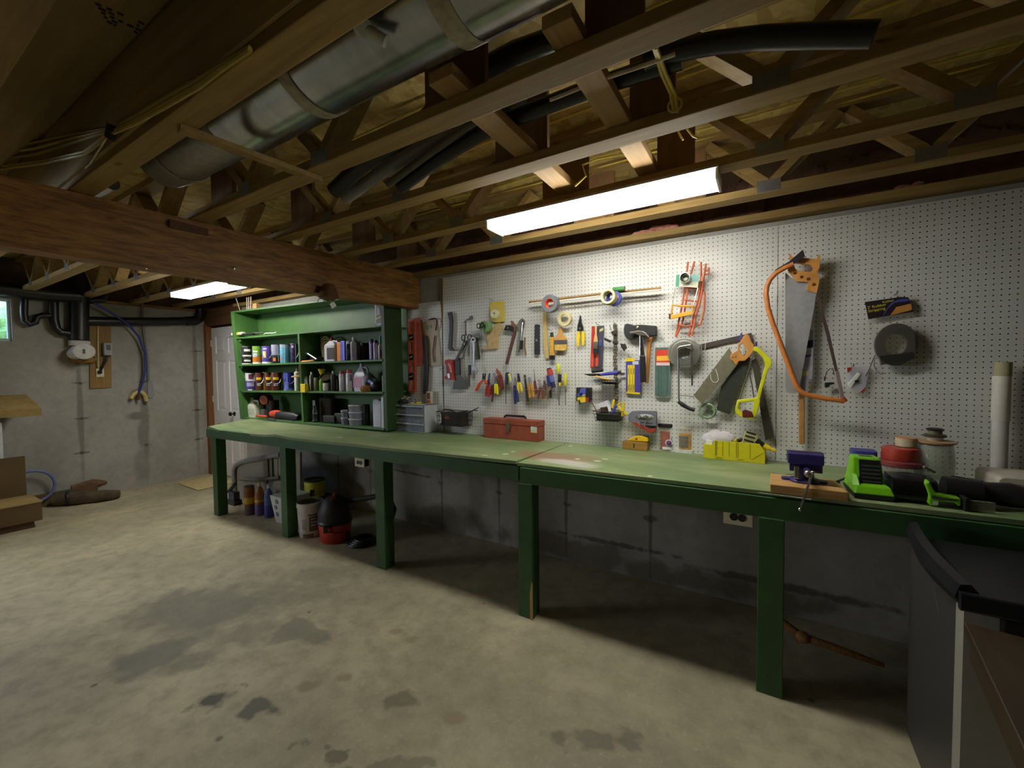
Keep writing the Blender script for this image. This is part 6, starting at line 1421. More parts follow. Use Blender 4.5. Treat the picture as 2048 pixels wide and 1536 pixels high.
t.part('black_grip', M().tube([p0, p1], .014, 12), BLACK); t.part('yellow_grip', M().tube([p1, p2], .016, 12), YELLOW); t.part('yellow_tip', M().tube([p2, p3], .011, 12), YELLOW)
t = Thing('pliers', 'dark pliers with one yellow grip lying across the mitre box', 'pliers')
t.part('jaw', M().tube([mb(L*.55, .04, h2+.004), mb(L*.68, .04, h2+.018)], .008, 8), IRON); t.part('grip', M().tube([mb(L*.49, .04, h2-.006), mb(L*.55, .04, h2+.008)], .011, 8), YELLOW); t.part('other_grip', M().tube([mb(L*.5, .06, h2-.01), mb(L*.6, .05, h2+.006)], .01, 8), BLACK)
one('white_block', 'white plastic piece at the open end of the mitre box', 'plastic piece', M().prism([mb(L*.03, .015, h1*.85), mb(L*.15, .015, h1*.85), mb(L*.15, .015, h1+.022), mb(L*.04, .015, h1+.025)], uy*.04), WHITE, None, False, .003)
# ---- vise on its wood block
wa, wb, wc, wd = B(1540, 981), B(1697, 1003), B(1672, 962), B(1541, 950)
hb = .036
P4 = [Vector((1.187, -.725, B0)), Vector((1.452, -.712, B0)), Vector((1.43, -.51, B0)), Vector((1.19, -.51, B0))]
t = Thing('mounting_plank', 'pale wood board under the blue vise', 'wood board')
t.part('board', M().prism(P4, (0, 0, hb)), wood((206, 166, 104), (170, 122, 66), 'X', 10, .6), False, .003)
VB = mt((50, 44, 110), .4, .1, .2); zv = B0+hb+.0008
def V(px, py): return at(px, py, Z=zv)
c = (V(1566, 966)+V(1637, 974))/2; c = Vector((1.315, -.60, zv))
t = Thing('bench_vise', 'small blue-violet bench vise with a steel turning bar', 'vise')
t.part('base', M().lathe([(.058, 0), (.06, .006), (.055, .012), (.03, .018)], c+Vector((0, .0, 0)), seg=28, sx=1.0), VB)
t.part('base_lug', M().rbox(c.x-.085, c.y-.02, zv, c.x+.08, c.y+.02, zv+.01, .015, 4, 'Z'), VB)
t.part('column', M().lathe([(.036, .012), (.034, .04), (.04, .06)], c, seg=20), VB)
t.part('body', M().rbox(c.x-.055, c.y-.035, zv+.045, c.x+.06, c.y+.045, zv+.085, .01, 3, 'X'), VB)
t.part('jaw', M().box(c.x-.064, c.y-.0, zv+.08, c.x+.064, c.y+.05, zv+.125).box(c.x-.05, c.y-.02, zv+.06, c.x+.05, c.y+.0, zv+.09), VB, False, .005)
t.part('front_jaw', M().box(c.x-.064, c.y-.056, zv+.082, c.x+.064, c.y-.016, zv+.128), VB, False, .005)
t.part('jaw_plate', M().box(c.x-.066, c.y-.015, zv+.09, c.x+.066, c.y-.008, zv+.131), STEEL, False)
t.part('screw', M().tube([(c.x+.005, c.y-.1, zv+.058), (c.x+.005, c.y-.03, zv+.058)], .013, 12), VB)
t.part('slide_bar', M().box(c.x-.04, c.y-.06, zv+.02, c.x-.022, c.y-.04, zv+.075), CHROME, False, .002)
t.part('screw_head', M().ball((c.x+.005, c.y-.105, zv+.056), .015, .013, .015), STEEL)
hb0, hb1 = Vector((c.x+.02, c.y-.112, zv+.064)), at(1600, 1019, Y=-.752)
hd_ = t.part('turning_bar', M().tube([hb0, hb1], .0048, 8), CHROME)
t.part('bar_knob', M().ball(hb1, .008, .008, .008, 10, 6).ball(hb0, .008, .008, .008, 10, 6), CHROME, parent=hd_)
one('nail', 'bright nail lying behind the wood board of the vise', 'nail', M().tube([B(1572, 949), B(1604, 947)], .002, 6), CHROME)
one('wire_bit', 'thin pale wire along the bench front near the vise', 'wire', M().tube([at(1515, 985, Y=-.742), at(1545, 989, Y=-.742), at(1580, 993, Y=-.742), at(1622, 999, Y=-.742)], .0016, 5), mt((190, 190, 176), .4))
# ---- lime battery charger
LG = mt((118, 190, 28), .38, var=.06)
cx, cy = 1.535, -.545
t = Thing('battery_charger', 'lime green and black battery charger on the bench by the vise', 'battery charger')
def Lq(u, v, z): # local -> world, turned a little
    an = .06; return Vector((cx+.72*u*math.cos(an)-v*math.sin(an), cy+.72*u*math.sin(an)+v*math.cos(an), B0+z*1.28))
def blk(pts0, z0, pts1, z1): return M().hexa([Lq(u, v, z0) for u, v in pts0]+[Lq(u, v, z1) for u, v in pts1])
t.part('base', blk([(-.085, -.1), (.085, -.1), (.085, .085), (-.085, .085)], 0, [(-.09, -.105), (.09, -.105), (.09, .09), (-.09, .09)], .016), BLACK, False, .003)
t.part('shell', blk([(-.09, -.105), (.09, -.105), (.09, .09), (-.09, .09)], .016, [(-.075, -.09), (.075, -.09), (.075, .085), (-.075, .085)], .04), LG, False, .005)
t.part('cradle', blk([(-.08, -.03), (.07, -.03), (.07, .085), (-.08, .085)], .038, [(-.068, .0), (.06, .0), (.056, .078), (-.064, .078)], .118), LG, False, .006)
t.part('wing', blk([(-.09, -.075), (-.055, -.09), (-.055, .08), (-.088, .08)], .036, [(-.078, -.03), (-.056, -.04), (-.056, .07), (-.072, .07)], .066), LG, False, .004)
t.part('slot_panel', M().prism([Lq(-.045, -.036, .034), Lq(.056, -.036, .034), Lq(.052, -.006, .112), Lq(-.042, -.006, .112)], Vector((0, -.004, 0))), BLACK, False)
for k in range(5):
    z = .045+k*.012; t.part('vent_line', M().prism([Lq(-.035, -.043+k*.0046, z), Lq(.048, -.043+k*.0046, z), Lq(.048, -.041+k*.0046, z+.004), Lq(-.035, -.041+k*.0046, z+.004)], (0, -.001, 0)), mt((60, 62, 58), .5), False)
t.part('top_window', M().prism([Lq(-.03, .02, .1185), Lq(.03, .02, .1185), Lq(.03, .058, .1185), Lq(-.03, .058, .1185)], (0, 0, .001)), mt((84, 88, 84), .5), False)
t.part('power_cord', M().tube([Lq(-.07, .09, .03), Lq(-.12, .1, .012), Lq(-.17, .085, .006), Lq(-.19, .1, .006), Lq(-.165, .115, .006), Lq(-.1, .1, .01)], .0045, 8), BLACK)
one('blue_case', 'flat blue case edge showing behind the lime green charger', 'case', M().rbox(1.53, -.23, B0, 1.625, -.13, B0+.125, .015, 3, 'Z'), mt((60, 62, 140), .45))
# black tool bag / case beside it
m = M().rbox(1.6, -.63, B0, 1.73, -.47, B0+.092, .03, 4, 'X')
m.ball((1.66, -.56, B0+.08), .07, .06, .025, 16, 9, .12, 4)
one('black_bag', 'shiny black bag between the lime charger and the lime saw', 'bag', m, mt((16, 16, 18), .3, 0, .4, 20, .6))
one('bag_buckle', 'bright metal buckle on the black bag', 'buckle', M().obox((1.735, -.5, B0+.115), (.04, .02, .012), Matrix.Rotation(.5, 3, 'Y')), CHROME, None, False, .003)
# stacked spools / jars behind
def stack(cx, cy, lst, base=0):
    z = B0+base
    for nm, lab, cat, prof, mat in lst:
        h = max(q[1] for q in prof); one(nm, lab, cat, M().lathe(prof, (cx, cy, z), seg=30), mat); z += h+.0006
P_ = mt((170, 60, 48), .3, var=.35, sc=14)
stack(1.705, -.22, [('plastic_tub', 'low clear tub under the red jar', 'plastic tub', [(.075, 0), (.08, .06), (.082, .07)], clear((150, 150, 140), .5)),
                  ('red_disc', 'glossy dark red round disc between tub and red jar', 'disc', [(.076, 0), (.082, .006), (.082, .022), (.07, .028)], clear((140, 60, 62), .8, .1)),
                  ('red_jar', 'red translucent jar of small parts in the right back corner', 'jar', [(.066, 0), (.07, .01), (.066, .055), (.05, .06)], P_)])
c = (1.725, -.215)
t = Thing('round_tin', 'cream round tin with an orange top standing on the red jar', 'tin')
t.part('body', M().lathe([(.034, 0), (.038, .004), (.038, .036), (.036, .038)], (c[0], c[1], B0+.1602), seg=26), mt((190, 180, 150), .45))
t.part('lid', M().lathe([(.037, 0), (.037, .004)], (c[0], c[1], B0+.1983), seg=26), mt((206, 140, 90), .5))
GJ = clear((150, 160, 140), .5, .1)
stack(1.825, -.2, [('glass_jar', 'big dim glass jar near the white pipe, with spools on top', 'jar', [(.058, 0), (.066, .02), (.068, .1), (.062, .17), (.058, .178)], GJ),
                  ('wooden_disc', 'wide dark-edged tan disc lying on the glass jar', 'disc', [(.058, 0), (.072, .008), (.073, .014), (.066, .016)], mt((176, 136, 100), .5)),
                  ('spool', 'clear spool on the tan disc', 'spool', [(.028, 0), (.028, .014), (.03, .016)], clear((210, 200, 180), .6)),
                  ('spool', 'dark spool near the top of the jar stack', 'spool', [(.038, 0), (.04, .006), (.034, .012)], mt((60, 56, 46), .4)),
                  ('small_tin', 'olive little tin under the black disc', 'tin', [(.024, 0), (.024, .016)], mt((110, 106, 80), .5)),
                  ('black_disc', 'black round disc topping the jar stack', 'disc', [(.029, 0), (.031, .006), (.022, .01)], BLACK)])
# lime reciprocating saw
t = Thing('cordless_saw', 'lime green cordless saw lying on the bench front edge', 'power tool')
a, b_ = B(1860, 1010), B(1925, 1016)
def body(px): return [Vector((q.x, q.y, q.z)) for q in ats(px, Y=-.64)]
t.part('handle', M().prism(ats([(1850, 967), (1860, 962), (1866, 975), (1872, 985), (1900, 993), (1922, 997), (1924, 1011), (1918, 1014), (1912, 1006), (1880, 1004), (1877, 1013), (1860, 1012), (1856, 1005), (1858, 990)], Y=-.64), (0, .045, 0)), LG, False, .006)
t.part('dark_panel', M().prism(ats([(1862, 990), (1890, 995), (1918, 999), (1916, 1003), (1880, 1001), (1864, 997)], Y=-.642), (0, .04, 0)), mt((66, 70, 44), .5), False, .002)
t.part('sticker', M().prism(ats([(1866, 1002), (1876, 1003), (1876, 1010), (1866, 1009)], Y=-.6415), (0, -.001, 0)), mt((200, 206, 196), .5), False)
t.part('shoe', M().box(at(1924, 1000, Y=-.63).x, -.655, B0, at(1934, 1000, Y=-.63).x, -.59, B0+.05), BLACK, False, .003)
t.part('blade_cover', M().box(at(1936, 1008, Y=-.63).x, -.64, B0+.002, at(1989, 1012, Y=-.63).x, -.628, B0+.04), clear((120, 120, 96), .6), False, .002)
t.part('motor', M().tube([(1.76, -.56, B0+.06), (1.86, -.56, B0+.055)], .045, 14), BLACK)
one('clear_case', 'small clear plastic case lying behind the lime saw', 'plastic case', M().rbox(1.745, -.44, B0, 1.875, -.36, B0+.05, .008, 3, 'Z'), clear((150, 146, 140), .55, .12))
# black power tools at the frame edge
t = Thing('angle_tool', 'black power tool lying behind the lime saw at the right', 'power tool')
t.part('body', M().tube([(1.83, -.5, B0+.045), (1.95, -.53, B0+.05), (2.02, -.55, B0+.045)], [.035, .045, .03], 14), mt((28, 28, 30), .4))
t.part('chuck', M().tube([(2.02, -.55, B0+.045), (2.08, -.57, B0+.042)], .022, 12), DSTEEL)
t.part('cord', M().tube([(1.84, -.48, B0+.06), (1.83, -.4, B0+.075), (1.92, -.38, B0+.06), (2.02, -.42, B0+.03)], .006, 8), BLACK)
t = Thing('drill_bag', 'dark tool body at the right frame edge on the bench', 'power tool')
t.part('body', M().rbox(2.0, -.645, B0, 2.2, -.5, B0+.09, .03, 4, 'X'), mt((24, 24, 26), .45, 0, .3)); t.part('chrome_dot', M().ball((2.015, -.648, B0+.035), .01, .008, .008, 10, 6), CHROME)
t.part('strap', M().tube([(1.99, -.6, B0+.07), (2.02, -.63, B0+.11), (2.1, -.6, B0+.1)], .01, 8), mt((46, 46, 44), .6))
# white box and pipe at right
q0 = at(1966, 962, Y=-.3); 
t = Thing('white_case', 'long white plastic case lying at the right end of the bench', 'case')
t.part('body', M().rbox(1.985, -.33, B0, 2.6, -.1, B0+.075, .02, 4, 'Y'), mt((196, 188, 176), .45))
t.part('lid_seam', M().box(2.0, -.3305, B0+.05, 2.6, -.329, B0+.053), mt((130, 124, 116), .5), False)
pz = B0+.0765
pc = (at(1998, 930, Y=-.06).x, -.06)
t = Thing('white_pipe', 'upright white plastic pipe with a coupling, standing against the pegboard', 'pipe')
zt = at(2002, 724, Y=-.06).z; zc1 = at(2000, 752, Y=-.06).z; zc0 = at(1998, 842, Y=-.06).z
t.part('lower_pipe', M().lathe([(.026, 0), (.026, zc0-B0)], (pc[0], pc[1], B0), seg=24), mt((196, 194, 190), .4, var=.06))
t.part('coupling', M().lathe([(.028, 0), (.0295, .004), (.0295, zc1-zc0-.004), (.028, zc1-zc0)], (pc[0], pc[1], zc0), seg=24), mt((206, 202, 190), .4, var=.06))
t.part('top_piece', M().lathe([(.0275, 0), (.0275, zt-zc1), (.023, zt-zc1), (.023, 0)], (pc[0]+.004, pc[1], zc1), seg=24), mt((160, 154, 120), .5))
# ================================================================ under the bench
F0 = .001
def Fp(px, py): return at(px, py, Z=F0)
def floor_c(xl, xr, yb):
    """centre and radius of a round thing whose foot spans columns xl..xr with its near rim at row yb"""
    c0 = Fp((xl+xr)/2, yb); v = Vector((c0.x-CAM.x, c0.y-CAM.y, 0)); D = v.length
    w = (at(xr, yb, Y=c0.y).x-at(xl, yb, Y=c0.y).x)/2*abs(v.y)/D
    return c0+v.normalized()*w, w
# red and black shop vacuum
c, r = floor_c(637, 706, 1090)
t = Thing('shop_vacuum', 'red and black shop vacuum under the bench', 'shop vacuum')
h = at(668, 990, Y=c.y).z
hr = at(668, 1041, Y=c.y).z
t.part('tank', M().lathe([(r*.86, 0), (r*.9, .01), (r*1.02, hr), (r*1.0, hr+.01)], c, seg=28), mt((186, 52, 34), .5, var=.15))
t.part('rim', M().lathe([(r*1.06, hr-.004), (r*1.1, hr+.012), (r*1.05, hr+.026)], c, seg=28), BLACK)
t.part('head', M().lathe([(r*1.04, hr+.02), (r*1.0, hr+.09), (r*.72, h*.9), (r*.3, h*.99), (.001, h)], c, seg=28), mt((34, 32, 32), .55))
fa = facing(c); e = Vector((math.cos(fa), math.sin(fa), 0)); sd = Vector((-e.y, e.x, 0))
hp = c+Vector((0, 0, h*.9))
t.part('handle', M().tube([hp+e*.06-sd*.03, hp+e*.05+Vector((0, 0, .035)), hp-e*.03+Vector((0, 0, .04)), hp-e*.07+Vector((0, 0, .0))], .014, 10), mt((120, 44, 24), .5))
t.part('latch', M().obox(c+e*(r*1.02)-sd*.06+Vector((0, 0, hr-.02)), (.03, .06, .05), Matrix.Rotation(fa, 3, 'Z')), BLACK, False, .004)
t.part('badge', M().obox(c+e*(r*1.03)-sd*.045+Vector((0, 0, hr-.018)), (.05, .02, .022), Matrix.Rotation(fa, 3, 'Z')), mt((190, 60, 40), .5), False)
t.part('tank_handle', M().tube([c+e*(r*.98)-sd*.05+Vector((0, 0, hr-.04)), c+e*(r*1.0)+Vector((0, 0, hr*.62)), c+e*(r*.96)+sd*.06+Vector((0, 0, hr*.6))], .004, 6), BLACK)
t.part('hose', M().tube([at(690, 1002, Y=c.y+.08), at(720, 998, Y=c.y+.1), at(758, 992, Y=c.y+.12), at(780, 1000, Y=c.y+.14), at(788, 1018, Y=c.y+.14), at(782, 1040, Y=c.y+.14)], .022, 12), BLACKR)
m = M()
for i in range(4): m.torus(c+Vector((.26+.01*i, .06, .012+.012*i)), .11-.012*i, .011, (0, 0, 1), 24, 6)
t.part('cord', m, BLACK)
t.part('wheel', M().lathe([(.04, -.015), (.04, .015)], c+e*(r*.7)+sd*(r*.75)+Vector((0, 0, .04)), sd, 16), BLACK)
# white bucket
c, r = floor_c(596, 646, 1077)
h = at(620, 1002, Y=c.y).z
t = Thing('bucket', 'dirty white joint-compound bucket with printed sides under the bench', 'bucket')
BKT = mt((206, 204, 198), .5, var=.2, sc=12)
t.part('body', M().lathe([(r*.86, 0), (r*.9, .006), (r*1.04, h*.86), (r*1.1, h*.87), (r*1.1, h*.9), (r*1.06, h*.9), (r*1.08, h*.99), (r*1.12, h), (r*1.04, h), (r*1.0, h*.9), (r*.84, .01), (.001, .01)], c, seg=30), BKT)
t.part('contents', M().lathe([(r*1.01, h*.93), (.001, h*.94)], c, seg=26), mt((96, 88, 70), .8, var=.35, sc=10))
fa = facing(c)
for z0, z1, off, da, col in ((.2, .62, .28, .36, (92, 92, 92)), (.26, .56, -.5, .2, (170, 170, 166)), (.64, .7, .25, .4, (110, 108, 100)), (.02, .12, -.2, .5, (110, 104, 86))):
    t.part('print_block', patch(c, r*(.9+.14*z1)*1.0, h*z0, h*z1, fa+off, da), mt(col, .6, var=.3, sc=40))
for k in range(4):
    t.part('print_line', patch(c, r*(.96+.02*k)*1.01, h*(.26+k*.09), h*(.3+k*.09), fa+.28, .22), mt((190, 188, 182), .6))
t.part('rope', M().torus(c+Vector((0, 0, h*.965)), r*1.0, .004, (0, 0, 1), 24, 5, 0, 4.2), mt((150, 140, 110), .8))
# white square tub
c2 = Fp(556, 1053)
t = Thing('white_tub', 'white square tub with blue spots beside the bench leg', 'tub')
w = .15; zt = at(536, 992, Y=c2.y).z
x0, y0 = at(545, 1045, Z=F0).x, at(545, 1045, Z=F0).y
t.part('body', M().hexa([(x0+.02, y0+.02, F0), (x0+.2, y0+.02, F0), (x0+.2, y0+.2, F0), (x0+.02, y0+.2, F0), (x0-.02, y0-.01, zt), (x0+.24, y0-.01, zt), (x0+.24, y0+.24, zt), (x0-.02, y0+.24, zt)]), mt((206, 206, 200), .5), False, .006)
for i, (fx, fz) in enumerate(((.5, .82), (.36, .6), (.4, .34))):
    t.part('spot', M().lathe([(.022, 0), (.022, .003)], (x0+.2*fx-.01, y0+.02-.032*fz, zt*fz), (0, -1, -.1), 16), mt((110, 118, 140), .6))
# bottles and cans
def ucan(label, xl, xr, yt, yb, bands, capc=None):
    c, r = floor_c(xl, xr, yb); h = at((xl+xr)/2, yt, Y=c.y).z
    t = Thing('metal_can' if capc is None else 'bottle', label, 'can' if capc is None else 'bottle', 'containers on the floor under the bench')
    if capc is None:
        t.part('body', M().lathe([(r, 0), (r, h*.97), (r*.96, h)], c, seg=22), mt(bands[0], .5))
        t.part('lid', M().lathe([(r*.9, h*.985), (r*.9, h+.004)], c, seg=20), mt((60, 52, 40), .5, .5))
    else:
        t.part('body', M().lathe([(r*.94, 0), (r, .01), (r, h*.6), (r*.78, h*.76), (r*.34, h*.88), (r*.32, h*.92)], c, seg=22), mt(bands[0], .35))
        t.part('cap', M().lathe([(r*.4, h*.9), (r*.4, h*.99), (r*.3, h)], c, seg=14), mt(capc, .4))
    for z0, z1, col in bands[1:]: t.part('label_band', M().lathe([(r*1.01, h*z0), (r*1.01, h*z1)], c, seg=22), mt(col, .45))
    return t
ucan('rusty brown can with a yellow and a pale label, first under the bench', 489, 511, 973, 1031, [(128, 76, 44), (.4, .62, (196, 160, 40)), (.0, .3, (110, 84, 90))])
ucan('amber bottle with a pale cap and a yellow label band', 510, 531, 966, 1032, [(164, 110, 76), (.42, .5, (206, 180, 60)), (.02, .36, (110, 96, 150))], (206, 190, 170))
ucan('blue washer-fluid bottle behind the white tub', 529, 549, 970, 1036, [(84, 96, 160), (.02, .38, (60, 66, 150))], (190, 186, 200))
c, r = floor_c(612, 648, 1040); 
t = Thing('yellow_can', 'yellow can with a dark rim standing on the bucket pile by the wall', 'can')
yq = -.3; a, b_ = at(611.5, 985, Y=yq), at(648, 985, Y=yq); h = at(620, 956, Y=yq).z
cc = Vector(((a.x+b_.x)/2, yq, at(620, 989, Y=yq).z)); rr = (b_.x-a.x)/2*.62
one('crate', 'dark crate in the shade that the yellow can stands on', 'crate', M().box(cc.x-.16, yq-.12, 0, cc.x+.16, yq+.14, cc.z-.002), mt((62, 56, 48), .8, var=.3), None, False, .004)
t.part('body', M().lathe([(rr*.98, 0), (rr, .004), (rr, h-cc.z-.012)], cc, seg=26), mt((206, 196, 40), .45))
t.part('rim', M().lathe([(rr*1.03, h-cc.z-.014), (rr*1.03, h-cc.z), (rr*.9, h-cc.z), (rr*.9, h-cc.z-.008), (.001, h-cc.z-.008)], cc, seg=26), mt((70, 64, 40), .5, .4))
t.part('label', patch(cc, rr*1.005, .01, h-cc.z-.02, facing(cc)-.25, .62), mt((226, 220, 90), .5))
t.part('dark_picture', patch(cc, rr*1.015, .05, .085, facing(cc)-.25, .2), mt((40, 40, 40), .5)); t.part('dark_print', patch(cc, rr*1.015, .03, .045, facing(cc)-.25, .26), mt((60, 56, 40), .5))
# grey plastic panel standing on edge, chair-like frame
ym = -.42
t = Thing('plastic_table', 'grey folded plastic table stood on its edge under the bench end', 'folding table')
t.part('rim', M().tube([at(472, 1026, Y=ym), at(468, 975, Y=ym), at(467, 940, Y=ym), at(471, 930, Y=ym), at(480, 924, Y=ym), at(500, 919.5, Y=ym), at(560, 909.5, Y=ym)], .026, 10, flat=.8), mt((140, 140, 142), .5))
t.part('panel', M().prism([at(472, 1020, Y=ym+.02), at(471, 930, Y=ym+.02), at(482, 924, Y=ym+.02), at(600, 904, Y=ym+.02), at(600, 1010, Y=ym+.02)], (0, .02, 0)), mt((150, 146, 132), .6), False)
t.part('crossbar', M().tube([at(480, 958, Y=ym-.01), at(505, 960, Y=ym-.01), at(560, 955, Y=ym-.01)], .02, 8), mt((112, 106, 88), .6))
t.part('folded_leg', M().tube([at(536, 918, Y=ym-.02), at(538, 950, Y=ym-.02), at(534, 966, Y=ym-.02)], .008, 8), IRON)
t.part('folded_leg', M().tube([at(545, 916, Y=ym-.02), at(546, 960, Y=ym-.02)], .008, 8), IRON)
t = Thing('roller_skate', 'black and white strapped boot-like thing behind the corner leg', 'boot')
t.part('upper', M().tube([at(455, 985, Y=-.55), at(462, 978, Y=-.55), at(470, 968, Y=-.55)], .018, 8), BLACK)
t.part('body', M().rbox(at(454, 1010, Y=-.55).x, -.56, .05, at(470, 1010, Y=-.55).x, -.5, .14, .01, 3, 'Y'), mt((70, 72, 90), .5))
t.part('foot', M().rbox(at(459, 1020, Y=-.55).x, -.57, .001, at(473, 1020, Y=-.55).x, -.49, .05, .008, 3, 'Y'), BLACK)
t.part('white_patch', M().box(at(454, 1002, Y=-.565).x, -.5655, .06, at(458, 1020, Y=-.565).x, -.5605, .12), WHITE)
# rope / branch in the dark at right
t = Thing('wooden_pole', 'knobbly wooden pole lying under the bench behind the nearest leg', 'pole')
t.part('pole', M().tube([at(1540, 1225, Y=-.35), at(1562, 1242, Y=-.36), at(1600, 1272, Y=-.38)], [.014, .018, .022], 10), mt((150, 108, 56), .7, var=.3))
t.part('knot', M().ball(at(1606, 1274, Y=-.4), .03, .03, .026, 14, 8, .06), mt((160, 116, 60), .7, var=.3))
t.part('twisted_end', M().tube([at(1612, 1276, Y=-.4), at(1660, 1292, Y=-.4), at(1710, 1310, Y=-.4), at(1768, 1331, Y=-.4)], [.018, .017, .015, .01], 10), mt((142, 102, 54), .75, var=.35, sc=50))
# ================================================================ right edge: freezer with black lid, wooden table
fx = 1.64
t = Thing('freezer', 'grey-white appliance standing at the right end of the bench', 'freezer')
FZ = mt((62, 60, 58), .45, var=.08)
t.part('cabinet', M().box(fx, -1.15, .03, fx+.62, -.7, .765), FZ, False, .004)
t.part('door', M().rbox(fx-.004, -1.21, .04, fx+.62, -1.155, .765, .012, 4, 'X'), mt((150, 146, 134), .4, var=.05))
t.part('foot', M().box(fx+.03, -1.1, 0, fx+.09, -1.04, .03), BLACK, False); t.part('foot', M().box(fx+.03, -.8, 0, fx+.09, -.76, .03), BLACK, False)
s0 = at(1868, 1165, X=fx-.001)
t.part('scuff', M().prism([s0, s0+Vector((0, -.03, -.05)), s0+Vector((0, -.05, -.075)), s0+Vector((0, -.02, -.035))], (-.001, 0, 0)), mt((190, 190, 196), .6), False, label='pale scuff mark')
t = Thing('black_tray', 'black plastic tray with a raised curved edge lying on the freezer', 'tray')
BT = mt((30, 30, 34), .38, var=.3, sc=8)
zt0 = .767
rows = []
nn = 12
m = M(); vs = []
for i in range(nn+1):
    f = i/nn; y = -1.225+f*.47; cv = .035*(1-math.sin(PI*f))
    for x, z in ((fx-.03+cv*.6, zt0+.002), (fx-.045+cv*.5, zt0+.03+.02*f), (fx-.035+cv*.5, zt0+.065+.02*f), (fx-.01+cv*.4, zt0+.07+.02*f), (fx+.03, zt0+.035), (fx+.66, zt0+.035), (fx+.66, zt0+.002)):
        vs.append((x, y, z))
k = 7; fs = []
for i in range(nn):
    for j in range(k): fs.append((i*k+j, i*k+(j+1) % k, (i+1)*k+(j+1) % k, (i+1)*k+j))
fs += [tuple(range(k))[::-1], tuple(nn*k+j for j in range(k))]
m.add(vs, fs); t.part('tray', m, BT)
t.part('front_lip', M().rbox(fx-.02, -1.245, zt0-.0, fx+.66, -1.222, zt0+.05, .008, 3, 'X'), BT)
m = M().box(fx+.06, -1.24, zt0-.16, fx+.66, -1.215, zt0)
t.part('flap', m, mt((18, 18, 20), .5), False, .004)
zt1 = .756
t = Thing('wooden_table', 'brown wooden table corner in front of the freezer', 'table')
p1, p2, p3 = at(1928, 1244, Z=zt1), at(2048, 1500, Z=zt1), at(2048, 1262, Z=zt1)
dv = (p2-p1).normalized(); ov = Vector((dv.y, -dv.x, 0)); ov = ov if ov.x > 0 else -ov
q = [p1, p1+dv*.75, p1+dv*.75+ov*.5, p1+ov*.5]
TBW = wood((72, 56, 36), (50, 37, 22), 'Y', 7, .5)
t.part('table_top', M().prism([v+Vector((0, 0, -.028)) for v in q], (0, 0, .028)), TBW, False, .003)
t.part('apron', M().prism([v+Vector((0, 0, -.09)) for v in (p1+dv*.01+ov*.01, p1+dv*.74+ov*.01, p1+dv*.74+ov*.03, p1+dv*.01+ov*.03)], (0, 0, .061)), TBW, False)
for s_, o_ in ((.68, .05), (.04, .44), (.68, .44)):
    lc = p1+dv*s_+ov*o_; t.part('leg', M().box(lc.x-.025, lc.y-.025, 0, lc.x+.025, lc.y+.025, zt1-.029), TBW, False, .002)
# ================================================================ along the end wall
XW = XL+.07
ABS = mt((22, 22, 24), .4, 0, .2)
def wp(pts, X=XW): return [at(x, y, X=X) for x, y in pts]
t = Thing('drain_pipes', 'black plastic drain pipes with a trap on the end wall', 'drain pipes')
t.part('stack', M().tube(wp([(158, 540), (158, 680)]), .085, 18), ABS)
t.part('stack_collar', M().tube(wp([(158, 590), (158, 606)]), .094, 18), ABS)
t.part('cross_pipe', M().tube(wp([(168, 642), (250, 643), (330, 643), (390, 641), (398, 636), (400, 624), (400, 618)]), .052, 14), ABS)
t.part('elbow', M().tube(wp([(372, 642), (390, 641), (398, 636), (400, 628)]), .06, 14), ABS)
t.part('upper_run', M().tube(wp([(-60, 572), (20, 578), (60, 585), (120, 590), (160, 592)], XW+.06), .075, 14), ABS)
t.part('trap', M().tube(wp([(49, 590), (48, 625), (50, 642), (60, 649), (70, 645), (74, 634), (84, 631), (104, 631)]), .03, 12), ABS)
t.part('drop', M().tube(wp([(107, 596), (108, 640), (112, 656), (122, 665), (150, 668)]), .04, 12), ABS)
t.part('vent', M().tube(wp([(170, 602), (205, 600), (210, 590)]), .035, 12), ABS)
t = Thing('plastic_cleanout', 'white plastic drain fitting with a round cap on the end wall', 'pipe fitting')
WP = mt((206, 204, 200), .45)
t.part('coupling', M().tube(wp([(159, 682), (159, 692)], XW), .088, 18), WP)
t.part('branch', M().tube([at(146, 710, X=XW+.0), at(156, 704, X=XW+.06), at(166, 703, X=XW+.14)], [.06, .075, .085], 18), WP)
cc = at(169, 703, X=XW+.16)
t.part('cap', M().lathe([(.088, 0), (.09, .012), (.084, .03), (.05, .034)], cc, (1, -.35, .05), 22), WP)
t.part('cap_slot', M().obox(cc+Vector((.034, -.012, 0)), (.01, .018, .05)), mt((70, 66, 60), .5), False)
one('copper_fittings', 'tan crumpled sealant under the white drain fitting', 'sealant', M().ball(at(162, 719, X=XW), .05, .11, .035, 16, 9, .2, 3).ball(at(176, 721, X=XW), .04, .07, .03, 12, 8, .2, 4), mt((150, 112, 56), .8, var=.3))
XB = XL+.02
t = Thing('utility_board', 'tan plywood board with a meter and an outlet on the end wall', 'board')
PB = wood((160, 126, 74), (130, 98, 52), 'Z', 6, .8)
t.part('board', M().prism([at(178, 646, X=XL+.002), at(221, 652, X=XL+.002), at(222, 775, X=XL+.002), at(179, 777, X=XL+.002)], (.018, 0, 0)), PB, False)
mb0, mb1 = at(203, 686, X=XB), at(222, 711, X=XB)
t.part('meter', M().box(XB+.001, min(mb0.y, mb1.y), mb1.z, XB+.07, max(mb0.y, mb1.y), mb0.z), mt((150, 150, 152), .4), False, .006)
t.part('meter_face', M().box(XB+.071, min(mb0.y, mb1.y)+.02, mb1.z+.06, XB+.074, max(mb0.y, mb1.y)-.02, mb0.z-.02), mt((60, 60, 66), .3), False)
o0, o1 = at(191, 737, X=XB), at(208, 754, X=XB)
